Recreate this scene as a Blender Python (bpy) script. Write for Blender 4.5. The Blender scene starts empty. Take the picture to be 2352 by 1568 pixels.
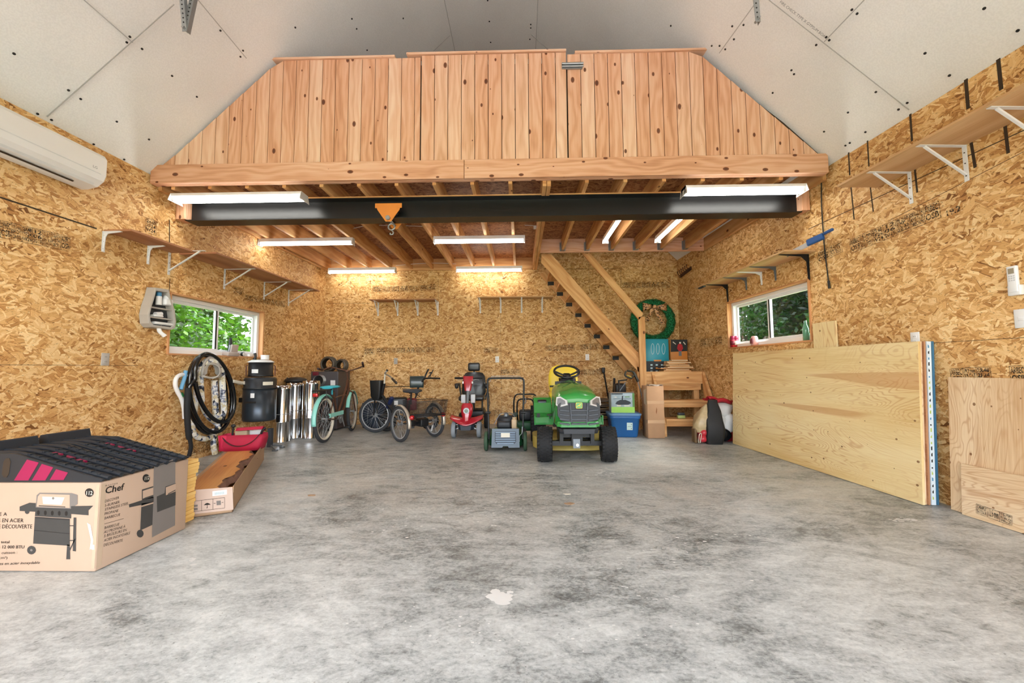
import bpy, bmesh, math, random
from mathutils import Vector, Matrix, Euler
C = bpy.context.scene
R = math.radians
V = Vector
rnd = random.Random(7)
# ---------------- camera ----------------
F = 917.0
CAMZ = 1.03
YAW, PITCH, ROLL = 0.0212, 0.0675, -0.006
cam_d = bpy.data.cameras.new('camera'); cam = bpy.data.objects.new('camera', cam_d); C.collection.objects.link(cam)
cam_d.sensor_width = 36.0; cam_d.lens = 36.0 * F / 2352.0; cam_d.clip_start = 0.02; cam_d.clip_end = 300
CM = Matrix.Translation((0, 0, CAMZ)) @ Matrix.Rotation(YAW, 4, 'Z') @ Matrix.Rotation(math.pi/2 + PITCH, 4, 'X') @ Matrix.Rotation(ROLL, 4, 'Z')
cam.matrix_world = CM
C.camera = cam
# ---------------- world, sun, exposure ----------------
world = bpy.data.worlds.new('world'); C.world = world; world.use_nodes = True
wn = world.node_tree; wn.nodes.clear()
wo = wn.nodes.new('ShaderNodeOutputWorld'); wb = wn.nodes.new('ShaderNodeBackground')
sky = wn.nodes.new('ShaderNodeTexSky'); sky.sky_type = 'NISHITA'; sky.sun_disc = False
sky.sun_elevation = R(52); sky.sun_rotation = R(90); sky.air_density = 1.0; sky.dust_density = 3.0; sky.ozone_density = 1.0
hs = wn.nodes.new('ShaderNodeHueSaturation'); hs.inputs['Saturation'].default_value = 0.35
wn.links.new(sky.outputs[0], hs.inputs['Color']); wn.links.new(hs.outputs[0], wb.inputs[0]); wn.links.new(wb.outputs[0], wo.inputs[0])
wb.inputs[1].default_value = 2.2
sun_d = bpy.data.lights.new('sun', 'SUN'); sun_d.energy = 6.0; sun_d.angle = R(2); sun_d.color = (1, 0.96, 0.9)
sun = bpy.data.objects.new('sun', sun_d); C.collection.objects.link(sun)
sun.rotation_euler = (R(-16), R(30), 0)      # light travels towards -X, slightly forward
C.view_settings.view_transform = 'Standard'; C.view_settings.look = 'None'
C.view_settings.gamma = 1.0; C.view_settings.use_curve_mapping = False
C.view_settings.exposure = 0.12
TUBE = 16.0     # strength of the fluorescent tubes

# ---------------- projection helpers (points of the real planes seen at a pixel of the photo) ----------------
def ray(px, py):
    d = CM.to_3x3() @ V(((px - 1176) / F, -(py - 784) / F, -1.0))
    return d
def on(px, py, p, n):
    d = ray(px, py); o = V((0, 0, CAMZ)); n = V(n)
    return o + d * ((V(p) - o).dot(n) / d.dot(n))
def atY(px, py, Y): return on(px, py, (0, Y, 0), (0, 1, 0))
def atZ(px, py, Z=0.0): return on(px, py, (0, 0, Z), (0, 0, 1))
# room planes
YB = 7.5; YF = -1.6
def lx(y): return -3.81 + 0.0215 * (y - 3.85)
def rx(y): return 3.17 - 0.045 * (y - 3.0)
LP, LN = V((lx(0), 0, 0)), V((1, -0.0215, 0)).normalized()
RP, RN = V((rx(0), 0, 0)), V((-1, -0.045, 0)).normalized()
LD = V((0.0215, 1, 0)).normalized(); RD = V((-0.045, 1, 0)).normalized()
def onL(px, py, off=0.0): return on(px, py, LP + LN * off, LN)
def onR(px, py, off=0.0): return on(px, py, RP + RN * off, RN)
def onB(px, py, off=0.0): return atY(px, py, YB - off)
WT = 3.05; CT = 5.78; CXL, CXR = -0.95, 0.26

# ---------------- mesh builder ----------------
class MB:
    def __init__(s):
        s.bm = bmesh.new(); s.uvl = s.bm.loops.layers.uv.new('UVMap'); s.fl = s.bm.faces.layers.int.new('uvset'); s.M = Matrix.Identity(4); s.mi = 0; s.sm = False
    def at(s, M): s.M = M; return s
    def faces(s, vs, fs, smooth=None, uvs=None, mi=None):
        bv = [s.bm.verts.new(s.M @ V(v)) for v in vs]
        out = []
        for k, f in enumerate(fs):
            try: bf = s.bm.faces.new([bv[i] for i in f])
            except ValueError: continue
            bf.material_index = s.mi if mi is None else mi
            bf.smooth = s.sm if smooth is None else smooth
            if uvs is not None:
                bf[s.fl] = 1
                for l, uv in zip(bf.loops, uvs[k]): l[s.uvl].uv = uv
            out.append(bf)
        return out
    def box(s, x0, x1, y0, y1, z0, z1, grain=True, mi=None):
        vs = [(x, y, z) for x in (x0, x1) for y in (y0, y1) for z in (z0, z1)]
        fs = [(0, 1, 3, 2), (4, 6, 7, 5), (0, 4, 5, 1), (2, 3, 7, 6), (0, 2, 6, 4), (1, 5, 7, 3)]
        uvs = None
        if grain:
            L = [abs(x1-x0), abs(y1-y0), abs(z1-z0)]; a = L.index(max(L)); ou, ov = rnd.uniform(0, 40), rnd.uniform(0, 40)
            uvs = []
            for f in fs:
                p = [vs[i] for i in f]
                var = [k for k in range(3) if max(q[k] for q in p) - min(q[k] for q in p) > 1e-9]
                o = [k for k in var if k != a]
                if a in var: u, v = a, (o[0] if o else a)
                else: u, v = (var + [0, 0])[0], (var + [0, 1])[1]
                uvs.append([(q[u] + ou, q[v] + ov) for q in p])
        return s.faces(vs, fs, uvs=uvs, mi=mi)
    def bar(s, p0, p1, w, h, up=(0, 0, 1), mi=None):
        p0, p1 = V(p0), V(p1); d = (p1 - p0); L = d.length; d.normalize()
        up = V(up); side = d.cross(up)
        if side.length < 1e-4: side = d.cross(V((1, 0, 0)))
        side.normalize(); u = side.cross(d).normalized()
        M0 = s.M; B = Matrix((d, side, u)).transposed().to_4x4(); B.translation = p0
        s.M = M0 @ B; r = s.box(0, L, -w/2, w/2, -h/2, h/2, mi=mi); s.M = M0; return r
    def rbox(s, x0, x1, y0, y1, z0, z1, r=0.01, seg=2, smooth=True, mi=None):
        t = bmesh.new()
        bmesh.ops.create_cube(t, size=1.0)
        for v in t.verts: v.co = V(((x0+x1)/2 + v.co.x*(x1-x0), (y0+y1)/2 + v.co.y*(y1-y0), (z0+z1)/2 + v.co.z*(z1-z0)))
        r = min(r, abs(x1-x0)*.49, abs(y1-y0)*.49, abs(z1-z0)*.49)
        bmesh.ops.bevel(t, geom=t.edges[:], offset=r, segments=seg, profile=0.5, affect='EDGES')
        t.verts.index_update()
        vs = [v.co.copy() for v in t.verts]; fs = [[v.index for v in f.verts] for f in t.faces]; t.free()
        return s.faces(vs, fs, smooth=smooth, mi=mi)
    def rings(s, rs, cap0=True, cap1=True, closed=False, smooth=True, mi=None):
        n = len(rs[0]); vs = [p for r in rs for p in r]; fs = []
        m = len(rs)
        for i in range(m if closed else m - 1):
            a, b = i*n, ((i+1) % m)*n
            for j in range(n):
                k = (j+1) % n; fs.append((a+j, a+k, b+k, b+j))
        s.faces(vs, fs, smooth=smooth, mi=mi)
        if not closed:
            if cap0: s.faces(rs[0], [tuple(reversed(range(n)))], smooth=False, mi=mi)
            if cap1: s.faces(rs[-1], [tuple(range(n))], smooth=False, mi=mi)
    def tube(s, pts, r, n=10, closed=False, caps=True, spline=0, mi=None, flat=None):
        pts = [V(p) for p in pts]
        if spline: pts = catmull(pts, spline, closed)
        m = len(pts); rs = []; rad = r if isinstance(r, (list, tuple)) else [r]*m
        if len(rad) != m: rad = [rad[int(round(i*(len(rad)-1)/(m-1)))] for i in range(m)]
        t0 = (pts[1]-pts[0]).normalized(); up = V((0, 0, 1)) if abs(t0.z) < .9 else V((1, 0, 0)); nrm = t0.cross(up).normalized()
        for i in range(m):
            a = pts[i-1] if (i > 0 or closed) else pts[i]; b = pts[(i+1) % m] if (i < m-1 or closed) else pts[i]
            t = (b-a)
            if t.length < 1e-9: t = t0
            t.normalize(); nrm = nrm - t*nrm.dot(t)
            if nrm.length < 1e-6: nrm = t.orthogonal()
            nrm.normalize(); bn = t.cross(nrm)
            k = flat or 1.0
            rs.append([pts[i] + (nrm*math.cos(2*math.pi*j/n) + bn*k*math.sin(2*math.pi*j/n))*rad[i] for j in range(n)])
        s.rings(rs, caps, caps, closed, True, mi)
    def cyl(s, p0, p1, r0, r1=None, n=24, caps=True, mi=None):
        s.tube([p0, p1], [r0, r0 if r1 is None else r1], n, caps=caps, mi=mi)
    def lathe(s, prof, n=32, M=None, smooth=True, mi=None, a0=0, a1=2*math.pi):
        M0 = s.M
        if M is not None: s.M = M0 @ M
        full = abs(a1-a0-2*math.pi) < 1e-6; k = n if full else n+1
        vs = [(r*math.cos(a0+(a1-a0)*j/n), r*math.sin(a0+(a1-a0)*j/n), z) for r, z in prof for j in range(k)]; fs = []
        for i in range(len(prof)-1):
            for j in range(n):
                q = (j+1) % k
                f = [i*k+j, i*k+q, (i+1)*k+q, (i+1)*k+j]
                fs.append(f)
        s.faces(vs, fs, smooth=smooth, mi=mi); s.M = M0
    def torus(s, c, axis, R_, r, n=40, m=10, mi=None, k=1.0):
        axis = V(axis).normalized(); q = axis.to_track_quat('Z', 'Y').to_matrix().to_4x4(); q.translation = V(c)
        pts = [(r*math.cos(a), r*math.sin(a)) for a in [2*math.pi*i/m for i in range(m+1)]]
        s.lathe([(R_ + a, b*k) for a, b in pts], n, q, mi=mi)
    def ell(s, c, r, n=16, m=10, mi=None):
        if not isinstance(r, (tuple, list)): r = (r, r, r)
        M = Matrix.Translation(V(c)) @ Matrix.Diagonal((r[0], r[1], r[2], 1))
        s.lathe([(math.sin(math.pi*i/m), -math.cos(math.pi*i/m)) for i in range(m+1)], n, M, mi=mi)
    def prism(s, pts, t, M=None, mi=None, smooth=False):
        """outline in local XY, thickness along local Z from 0 to t"""
        M0 = s.M
        if M is not None: s.M = M0 @ M
        n = len(pts); vs = [(x, y, 0) for x, y in pts] + [(x, y, t) for x, y in pts]
        s.faces(vs, [tuple(reversed(range(n))), tuple(range(n, 2*n))], smooth=False, mi=mi)
        s.faces(vs, [(i, (i+1) % n, n+(i+1) % n, n+i) for i in range(n)], smooth=smooth, mi=mi); s.M = M0
    def surf(s, fn, nu, nv, mi=None, smooth=True, thick=0.0):
        g = [[V(fn(i/nu, j/nv)) for j in range(nv+1)] for i in range(nu+1)]
        vs = [p for r in g for p in r]; w = nv+1
        fs = [(i*w+j, (i+1)*w+j, (i+1)*w+j+1, i*w+j+1) for i in range(nu) for j in range(nv)]
        s.faces(vs, fs, smooth=smooth, mi=mi)
    def quad(s, a, b, c, d, mi=None):
        a, b, c, d = map(V, (a, b, c, d)); lu = (b-a).length; lv = (d-a).length
        s.faces([a, b, c, d], [(0, 1, 2, 3)], smooth=False, uvs=[[(0, 0), (lu, 0), (lu, lv), (0, lv)]], mi=mi)
    def line(s, a, b, w, nrm, t=0.002, mi=None):
        s.bar(a, b, w, t, up=nrm, mi=mi)
    def text(s, body, size, o, right, up, bold=0.0, align='LEFT', mi=None, sx=1.0, shear=0.0, th=0.0008):
        me = text_mesh(body, bold, align, shear)
        right = V(right).normalized(); up = V(up); up = (up - right*up.dot(right)).normalized(); nn = right.cross(up)
        B = Matrix((right*size*sx, up*size, nn)).transposed().to_4x4(); B.translation = V(o) + nn*th
        vs = [B @ v.co for v in me.vertices]; fs = [tuple(p.vertices) for p in me.polygons]
        s.faces(vs, fs, smooth=False, mi=mi)
    def build(s, name, mats, parent=None, world=False, label=None, bevel=0.0, kind=None, sub=0, solid=0.0, weld=False):
        if weld: bmesh.ops.remove_doubles(s.bm, verts=s.bm.verts[:], dist=1e-5)
        for f in s.bm.faces:
            if f[s.fl] == 0:
                n = f.normal if f.normal.length > 0 else (f.normal_update() or f.normal)
        s.bm.normal_update()
        for f in s.bm.faces:
            if f[s.fl] == 0:
                n = f.normal; a = max(range(3), key=lambda i: abs(n[i])); u, v = [(1, 2), (0, 2), (0, 1)][a]
                for l in f.loops: l[s.uvl].uv = (l.vert.co[u], l.vert.co[v])
        me = bpy.data.meshes.new(name); s.bm.to_mesh(me); s.bm.free()
        if not isinstance(mats, (list, tuple)): mats = [mats]
        for m in mats: me.materials.append(m)
        o = bpy.data.objects.new(name, me); C.collection.objects.link(o)
        if parent is not None:
            if world:
                root = parent
                while root.parent: root = root.parent
                me.transform(mat_of(root).inverted())
            o.parent = parent
        if bevel > 0:
            b = o.modifiers.new('bevel', 'BEVEL'); b.width = bevel; b.segments = 2; b.limit_method = 'ANGLE'; b.angle_limit = R(40)
        if solid:
            b = o.modifiers.new('solid', 'SOLIDIFY'); b.thickness = solid; b.offset = 0
        if sub:
            b = o.modifiers.new('sub', 'SUBSURF'); b.levels = sub; b.render_levels = sub
        if label: o['label'] = label
        if kind: o['kind'] = kind
        return o
_tm = {}
def text_mesh(body, bold, align, shear=0.0):
    k = (body, bold, align, shear)
    if k not in _tm:
        cu = bpy.data.curves.new('t', 'FONT'); cu.body = body; cu.offset = bold; cu.align_x = align; cu.shear = shear; cu.resolution_u = 2
        ob = bpy.data.objects.new('t', cu); C.collection.objects.link(ob); bpy.context.view_layer.update()
        me = bpy.data.meshes.new_from_object(ob.evaluated_get(bpy.context.evaluated_depsgraph_get()))
        bpy.data.objects.remove(ob); bpy.data.curves.remove(cu); _tm[k] = me
    return _tm[k]
def catmull(p, k, closed=False):
    n = len(p); out = []
    for i in range(n if closed else n-1):
        p0 = p[i-1] if (i > 0 or closed) else p[0]*2-p[1]; p1 = p[i]; p2 = p[(i+1) % n]; p3 = p[(i+2) % n] if (i+2 < n or closed) else p2*2-p1
        for j in range(k):
            t = j/k
            out.append(0.5*((2*p1) + (p2-p0)*t + (2*p0-5*p1+4*p2-p3)*t*t + (3*p1-p0-3*p2+p3)*t**3))
    if not closed: out.append(p[-1])
    return out
def mat_of(o): return Matrix.LocRotScale(o.location, o.rotation_euler, o.scale)
def thing(name, label, cat, loc=(0, 0, 0), rz=0.0, group=None, rot=None):
    o = bpy.data.objects.new(name, None); C.collection.objects.link(o); o.location = loc
    o.rotation_euler = rot if rot else (0, 0, rz); o.empty_display_size = 0.1
    return tag(o, label, cat, group)
def tag(o, label, cat, group=None, kind=None):
    o['label'] = label; o['category'] = cat
    if group: o['group'] = group
    if kind: o['kind'] = kind
    return o
def struct(o): o['kind'] = 'structure'; return o
def frame(o, x, z=(0, 0, 1)):
    """matrix with local X along x, local Y up (z), local Z = X x Y"""
    x = V(x).normalized(); y = V(z); y = (y - x*y.dot(x)).normalized(); n = x.cross(y)
    M = Matrix((x, y, n)).transposed().to_4x4(); M.translation = V(o); return M
def rrect(w, h, r, seg=4, cx=0, cy=0):
    out = []
    for (sx, sy, a) in ((1, 1, 0), (-1, 1, 90), (-1, -1, 180), (1, -1, 270)):
        for i in range(seg+1):
            t = R(a + 90*i/seg); out.append((cx + sx*(w/2-r) + r*math.cos(t), cy + sy*(h/2-r) + r*math.sin(t)))
    return out

# ---------------- materials ----------------
def lin(c):
    if isinstance(c, str): c = tuple(int(c[i:i+2], 16)/255 for i in (0, 2, 4))
    return tuple((x/12.92 if x <= 0.04045 else ((x+0.055)/1.055)**2.4) for x in c) + (1.0,)
class NT:
    def __init__(s, name):
        s.m = bpy.data.materials.new(name); s.m.use_nodes = True; s.t = s.m.node_tree; s.b = s.t.nodes['Principled BSDF']
    def n(s, typ, **kw):
        x = s.t.nodes.new(typ)
        for k, v in kw.items():
            if hasattr(x, k) and k not in x.inputs: setattr(x, k, v)
            else: x.inputs[k.replace('_', ' ')].default_value = v
        return x
    def l(s, a, b): s.t.links.new(a, b)
    def math(s, op, a, b=None, clamp=False):
        x = s.t.nodes.new('ShaderNodeMath'); x.operation = op; x.use_clamp = clamp
        for i, q in enumerate((a, b)):
            if q is None: continue
            if isinstance(q, (int, float)): x.inputs[i].default_value = q
            else: s.l(q, x.inputs[i])
        return x.outputs[0]
    def mix(s, f, a, b, mode='MIX'):
        x = s.t.nodes.new('ShaderNodeMix'); x.data_type = 'RGBA'; x.blend_type = mode
        for i, q in ((0, f), (6, a), (7, b)):
            if isinstance(q, (int, float, tuple)): x.inputs[i].default_value = q
            else: s.l(q, x.inputs[i])
        return x.outputs[2]
    def ramp(s, f, stops, interp='LINEAR'):
        x = s.t.nodes.new('ShaderNodeValToRGB'); x.color_ramp.interpolation = interp
        e = x.color_ramp.elements
        while len(e) < len(stops): e.new(0.5)
        for q, (p, c) in zip(e, stops): q.position = p; q.color = c if len(c) == 4 else tuple(c) + (1,)
        s.l(f, x.inputs[0]); return x.outputs[0]
    def map(s, vec, loc=(0, 0, 0), rot=(0, 0, 0), sc=(1, 1, 1)):
        x = s.t.nodes.new('ShaderNodeMapping'); x.inputs[1].default_value = loc; x.inputs[2].default_value = rot; x.inputs[3].default_value = sc
        s.l(vec, x.inputs[0]); return x.outputs[0]
    def noise(s, vec, scale, detail=3, rough=0.5, dist=0.0, d='3D'):
        x = s.t.nodes.new('ShaderNodeTexNoise'); x.noise_dimensions = d; x.inputs['Scale'].default_value = scale; x.inputs['Detail'].default_value = detail
        x.inputs['Roughness'].default_value = rough; x.inputs['Distortion'].default_value = dist; s.l(vec, x.inputs['Vector']); return x.outputs[0]
    def uv(s): return s.t.nodes.new('ShaderNodeTexCoord').outputs['UV']
    def obj(s): return s.t.nodes.new('ShaderNodeTexCoord').outputs['Object']
    def bump(s, h, strength, dist=0.002):
        x = s.t.nodes.new('ShaderNodeBump'); x.inputs['Strength'].default_value = strength; x.inputs['Distance'].default_value = dist
        s.l(h, x.inputs['Height']); s.l(x.outputs[0], s.b.inputs['Normal'])
def pm(name, col, rough=0.5, metal=0.0, var=0.08, scale=8.0, bump=0.0, emit=None, coat=0.0, spec=None, alpha=1.0, trans=0.0):
    """plain material with a slight procedural mottling"""
    t = NT(name); c = lin(col); b = t.b
    b.inputs['Roughness'].default_value = rough; b.inputs['Metallic'].default_value = metal
    if var > 0 and emit is None:
        nz = t.noise(t.obj(), scale, 3)
        f = t.math('MULTIPLY_ADD', nz, 2*var); f.node.inputs[2].default_value = 1-var
        x = t.n('ShaderNodeVectorMath', operation='SCALE'); x.inputs[0].default_value = c[:3]; t.l(f, x.inputs['Scale'])
        t.l(x.outputs[0], b.inputs['Base Color'])
        if bump: t.bump(t.noise(t.obj(), scale*12, 2), bump)
    else: b.inputs['Base Color'].default_value = c
    if emit: b.inputs['Emission Color'].default_value = c; b.inputs['Emission Strength'].default_value = emit
    if coat: b.inputs['Coat Weight'].default_value = coat; b.inputs['Coat Roughness'].default_value = 0.08
    if spec is not None: b.inputs['Specular IOR Level'].default_value = spec
    if trans: b.inputs['Transmission Weight'].default_value = trans
    return t.m
def osb(name, dark, mid, light, seed=0.0, vert=False):
    t = NT(name); uv = t.uv()
    w = t.n('ShaderNodeTexNoise', noise_dimensions='2D'); w.inputs['Scale'].default_value = 9.0; w.inputs['Detail'].default_value = 2; t.l(uv, w.inputs['Vector'])
    sub = t.n('ShaderNodeVectorMath', operation='SUBTRACT'); t.l(w.outputs['Color'], sub.inputs[0]); sub.inputs[1].default_value = (.5, .5, .5)
    sc = t.n('ShaderNodeVectorMath', operation='SCALE'); t.l(sub.outputs[0], sc.inputs[0]); sc.inputs['Scale'].default_value = 0.03
    ad = t.n('ShaderNodeVectorMath', operation='ADD'); t.l(uv, ad.inputs[0]); t.l(sc.outputs[0], ad.inputs[1]); p = ad.outputs[0]
    m0 = t.map(p, (seed, seed*1.3, 0), (0, 0, 0), (9, 22, 1))
    v0 = t.n('ShaderNodeTexVoronoi', voronoi_dimensions='2D', feature='F1'); v0.inputs['Scale'].default_value = 1.0; t.l(m0, v0.inputs['Vector'])
    s0 = t.n('ShaderNodeSeparateColor'); t.l(v0.outputs['Color'], s0.inputs[0])
    stops = [(0.0, lin(dark)), (0.16, lin(mid)), (0.5, lin(light[0])), (1.0, lin(light[1]))]
    col = t.ramp(t.math('MULTIPLY', s0.outputs[1], 0.7), stops); hgt = s0.outputs[1]
    for i, (S, rng, ln_, wd, th) in enumerate([(10, 1.6, .75, .20, .1), (14, 3.1, .65, .16, .2), (12, 1.0, .8, .15, .2), (18, 3.1, .7, .15, .25), (8, 3.1, .6, .16, .5), (16, 1.2, .8, .14, .3), (25, 2.4, .75, .13, .35)]):
        m = t.map(p, (seed*2.1 + i*3.7, seed*1.3 + i*1.9, 0), (0, 0, 0.37*i), (S, S, 1))
        v = t.n('ShaderNodeTexVoronoi', voronoi_dimensions='2D', feature='F1'); v.inputs['Scale'].default_value = 1.0; v.inputs['Randomness'].default_value = 1.0; t.l(m, v.inputs['Vector'])
        s = t.n('ShaderNodeSeparateColor'); t.l(v.outputs['Color'], s.inputs[0])
        df = t.n('ShaderNodeVectorMath', operation='SUBTRACT'); t.l(m, df.inputs[0]); t.l(v.outputs['Position'], df.inputs[1])
        ro = t.n('ShaderNodeVectorRotate', rotation_type='Z_AXIS'); t.l(df.outputs[0], ro.inputs['Vector'])
        an = t.math('MULTIPLY_ADD', s.outputs[0], rng); an.node.inputs[2].default_value = -rng/2 - 0.37*i*1.0 + (math.pi/2 if vert else 0)
        t.l(an, ro.inputs['Angle'])
        xy = t.n('ShaderNodeSeparateXYZ'); t.l(ro.outputs[0], xy.inputs[0])
        ax = t.math('ABSOLUTE', xy.outputs[0]); ay = t.math('ABSOLUTE', xy.outputs[1])
        wv = t.math('MULTIPLY_ADD', s.outputs[1], wd*1.2); wv.node.inputs[2].default_value = wd*.5
        mask = t.math('MULTIPLY', t.math('MULTIPLY', t.math('LESS_THAN', ay, wv), t.math('LESS_THAN', ax, ln_)), t.math('GREATER_THAN', t.math('FRACT', t.math('MULTIPLY', s.outputs[1], 7.13)), th))
        cb = t.n('ShaderNodeCombineXYZ'); t.l(t.math('MULTIPLY', xy.outputs[0], 1.2), cb.inputs[0]); t.l(t.math('MULTIPLY_ADD', xy.outputs[1], 16.0), cb.inputs[1]); t.l(t.math('MULTIPLY', s.outputs[2], 50.0), cb.inputs[2])
        g = t.noise(cb.outputs[0], 1.3, 2, .6)
        tone = t.math('ADD', t.math('MULTIPLY', s.outputs[2], 0.84), t.math('MULTIPLY_ADD', g, 0.42)); tone.node.inputs[1].links[0].from_node.inputs[2].default_value = -0.08
        edge = t.math('MULTIPLY', t.math('GREATER_THAN', t.math('DIVIDE', ay, wv), 0.86), 0.30)
        c = t.ramp(t.math('SUBTRACT', tone, edge), stops)
        col = t.mix(mask, col, c)
        hm = t.n('ShaderNodeMix', data_type='FLOAT'); t.l(mask, hm.inputs[0]); t.l(hgt, hm.inputs[2]); t.l(s.outputs[1], hm.inputs[3]); hgt = hm.outputs[0]
    # fine dark specks and broad tone drift of the sheets
    sp = t.noise(t.map(uv, rot=(0, 0, .5), sc=(1, 2.2, 1)), 42, 2, .5, d='2D')
    spk = t.ramp(sp, [(0.24, (0.25, 0.2, 0.16)), (0.34, (1, 1, 1))])
    col = t.mix(0.75, col, spk, 'MULTIPLY')
    dr = t.noise(uv, 0.9, 2, d='2D'); drc = t.ramp(dr, [(0.3, (0.84, 0.80, 0.76)), (0.7, (1.06, 1.06, 1.06))])
    col = t.mix(1.0, col, drc, 'MULTIPLY')
    t.l(col, t.b.inputs['Base Color']); t.b.inputs['Roughness'].default_value = 0.62; t.b.inputs['Specular IOR Level'].default_value = 0.3
    t.bump(hgt, 0.25, 0.002)
    return t.m
def wood(name, c0, c1, c2, knots=0.5, rough=0.6, ring=1.0, knot_scale=2.4, board=True):
    """sawn wood with the grain along U"""
    t = NT(name); uv = t.uv()
    warp = t.noise(t.map(uv, sc=(1.2, 5, 1)), 1.0, 2, d='2D')
    s = t.n('ShaderNodeSeparateXYZ'); t.l(uv, s.inputs[0])
    vv = t.math('ADD', t.math('MULTIPLY', s.outputs[1], 62*ring), t.math('MULTIPLY', warp, 16*ring))
    fi = t.math('MULTIPLY_ADD', t.math('SINE', vv), 0.5); fi.node.inputs[2].default_value = 0.5
    fine = t.noise(t.map(uv, sc=(3.0, 130, 1)), 1.0, 3, .6, d='2D')
    broad = t.noise(t.map(uv, sc=(0.5, 4.5, 1)), 1.0, 2, d='2D')
    f = t.math('ADD', t.math('MULTIPLY', fi, 0.22), t.math('ADD', t.math('MULTIPLY', fine, 0.48), t.math('MULTIPLY', broad, 0.62)))
    col = t.ramp(f, [(0.30, lin(c2)), (0.62, lin(c1)), (0.98, lin(c0))])
    if knots:
        kv = t.n('ShaderNodeTexVoronoi', voronoi_dimensions='2D', feature='F1'); kv.inputs['Scale'].default_value = knot_scale; kv.inputs['Randomness'].default_value = 1.0
        t.l(t.map(uv, sc=(1.0, 1.7, 1)), kv.inputs['Vector'])
        cs = t.n('ShaderNodeSeparateColor'); t.l(kv.outputs['Color'], cs.inputs[0])
        rad = t.math('MULTIPLY', cs.outputs[1], 0.035*knot_scale); on_ = t.math('GREATER_THAN', cs.outputs[0], 1-knots)
        d = t.math('DIVIDE', kv.outputs['Distance'], t.math('ADD', t.math('MULTIPLY', rad, on_), 1e-4))
        kc = t.ramp(d, [(0.0, lin('4a2a16')), (0.55, lin('5a3018')), (0.85, lin('9a6238')), (1.0, (1, 1, 1, 1))])
        km = t.math('LESS_THAN', d, 1.0); col = t.mix(km, col, t.mix(0.88, col, kc, 'MULTIPLY'))
        halo = t.ramp(d, [(0.0, (.72, .6, .5, 1)), (0.45, (.8, .7, .62, 1)), (1.0, (1, 1, 1, 1))]);
    t.l(col, t.b.inputs['Base Color']); t.b.inputs['Roughness'].default_value = rough; t.b.inputs['Specular IOR Level'].default_value = 0.3
    t.bump(fine, 0.12, 0.001)
    return t.m
def ply(name, c0, c1, c2, cr):
    """rotary cut plywood face: contour grain, tiny pin knots, a few reddish bands"""
    t = NT(name); uv = t.uv()
    big = t.noise(t.map(uv, sc=(.55, 2.6, 1)), 1.0, 3, .55, .6, d='2D')
    ln = t.math('SINE', t.math('MULTIPLY', big, 190)); ln2 = t.math('POWER', t.math('MULTIPLY_ADD', ln, .5), 5.0); ln2.node.inputs[0].links[0].from_node.inputs[2].default_value = .5
    patch = t.ramp(t.noise(t.map(uv, loc=(3, 1, 0), sc=(.8, 1.6, 1)), 1.2, 2, d='2D'), [(.40, (0, 0, 0)), (.62, (1, 1, 1))])
    fine = t.noise(t.map(uv, sc=(3.0, 120, 1)), 1.0, 3, .6, d='2D'); broad = t.noise(t.map(uv, sc=(.4, 3, 1)), 1.0, 2, d='2D')
    f = t.math('ADD', t.math('MULTIPLY', fine, .4), t.math('MULTIPLY', broad, .7))
    col = t.ramp(f, [(.32, lin(c2)), (.55, lin(c1)), (.8, lin(c0))])
    lm = t.math('MULTIPLY', t.math('MULTIPLY', ln2, .55), t.math('MULTIPLY_ADD', patch, .8)); lm.node.inputs[1].links[0].from_node.inputs[2].default_value = .15
    col = t.mix(lm, col, lin(cr))
    bd = t.ramp(t.noise(t.map(uv, loc=(0, 5.3, 0), rot=(0, 0, -.06), sc=(.22, 5.5, 1)), 1.0, 1, d='2D'), [(.67, (0, 0, 0)), (.70, (1, 1, 1))])
    col = t.mix(t.math('MULTIPLY', bd, .55), col, lin(cr))
    kv = t.n('ShaderNodeTexVoronoi', voronoi_dimensions='2D', feature='F1'); kv.inputs['Scale'].default_value = 6.0; t.l(t.map(uv, sc=(.8, 1, 1)), kv.inputs['Vector'])
    cs = t.n('ShaderNodeSeparateColor'); t.l(kv.outputs['Color'], cs.inputs[0])
    d = t.math('DIVIDE', kv.outputs['Distance'], t.math('MULTIPLY_ADD', t.math('MULTIPLY', cs.outputs[1], t.math('GREATER_THAN', cs.outputs[0], .45)), .055)); d.node.inputs[1].links[0].from_node.inputs[2].default_value = .0005
    km = t.math('LESS_THAN', d, 1.0); col = t.mix(t.math('MULTIPLY', km, .85), col, lin('7a4e2c'))
    t.l(col, t.b.inputs['Base Color']); t.b.inputs['Roughness'].default_value = .55; t.b.inputs['Specular IOR Level'].default_value = .3; t.bump(fine, .08, .001); return t.m
M = {}
M['osb'] = osb('osb_sheet', '7c5026', 'BE894E', ('E0B274', 'F5D8A2'), 0.0)
M['osb_back'] = osb('osb_sheet_back', '7c5026', 'BE894E', ('E0B274', 'F5D8A2'), 11.0)
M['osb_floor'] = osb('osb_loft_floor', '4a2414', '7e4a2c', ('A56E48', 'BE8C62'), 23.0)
M['joist'] = wood('spruce_joist', 'E9BE86', 'D09A62', 'B07846', 0.25, 0.65)
M['fir'] = wood('reddish_fir_plank', 'EAC3A4', 'DBA784', 'BE8660', 0.6, 0.55, ring=1.5, knot_scale=3.4)
M['fir2'] = wood('reddish_fir_board_pale', 'EFD0B4', 'E2B696', 'C8946E', 0.5, 0.55, ring=1.3, knot_scale=3.0)
M['ply'] = ply('pine_plywood', 'F6E4B4', 'EED6A0', 'DDBB7C', 'C88E58')
M['ply2'] = ply('fir_plywood', 'F0DCBC', 'E6CBA4', 'CFA87C', 'B98458')
M['shelf'] = wood('shelf_plywood', 'E0BF92', 'CDA476', 'B88A5C', 0.06, 0.6, ring=0.4)
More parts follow.
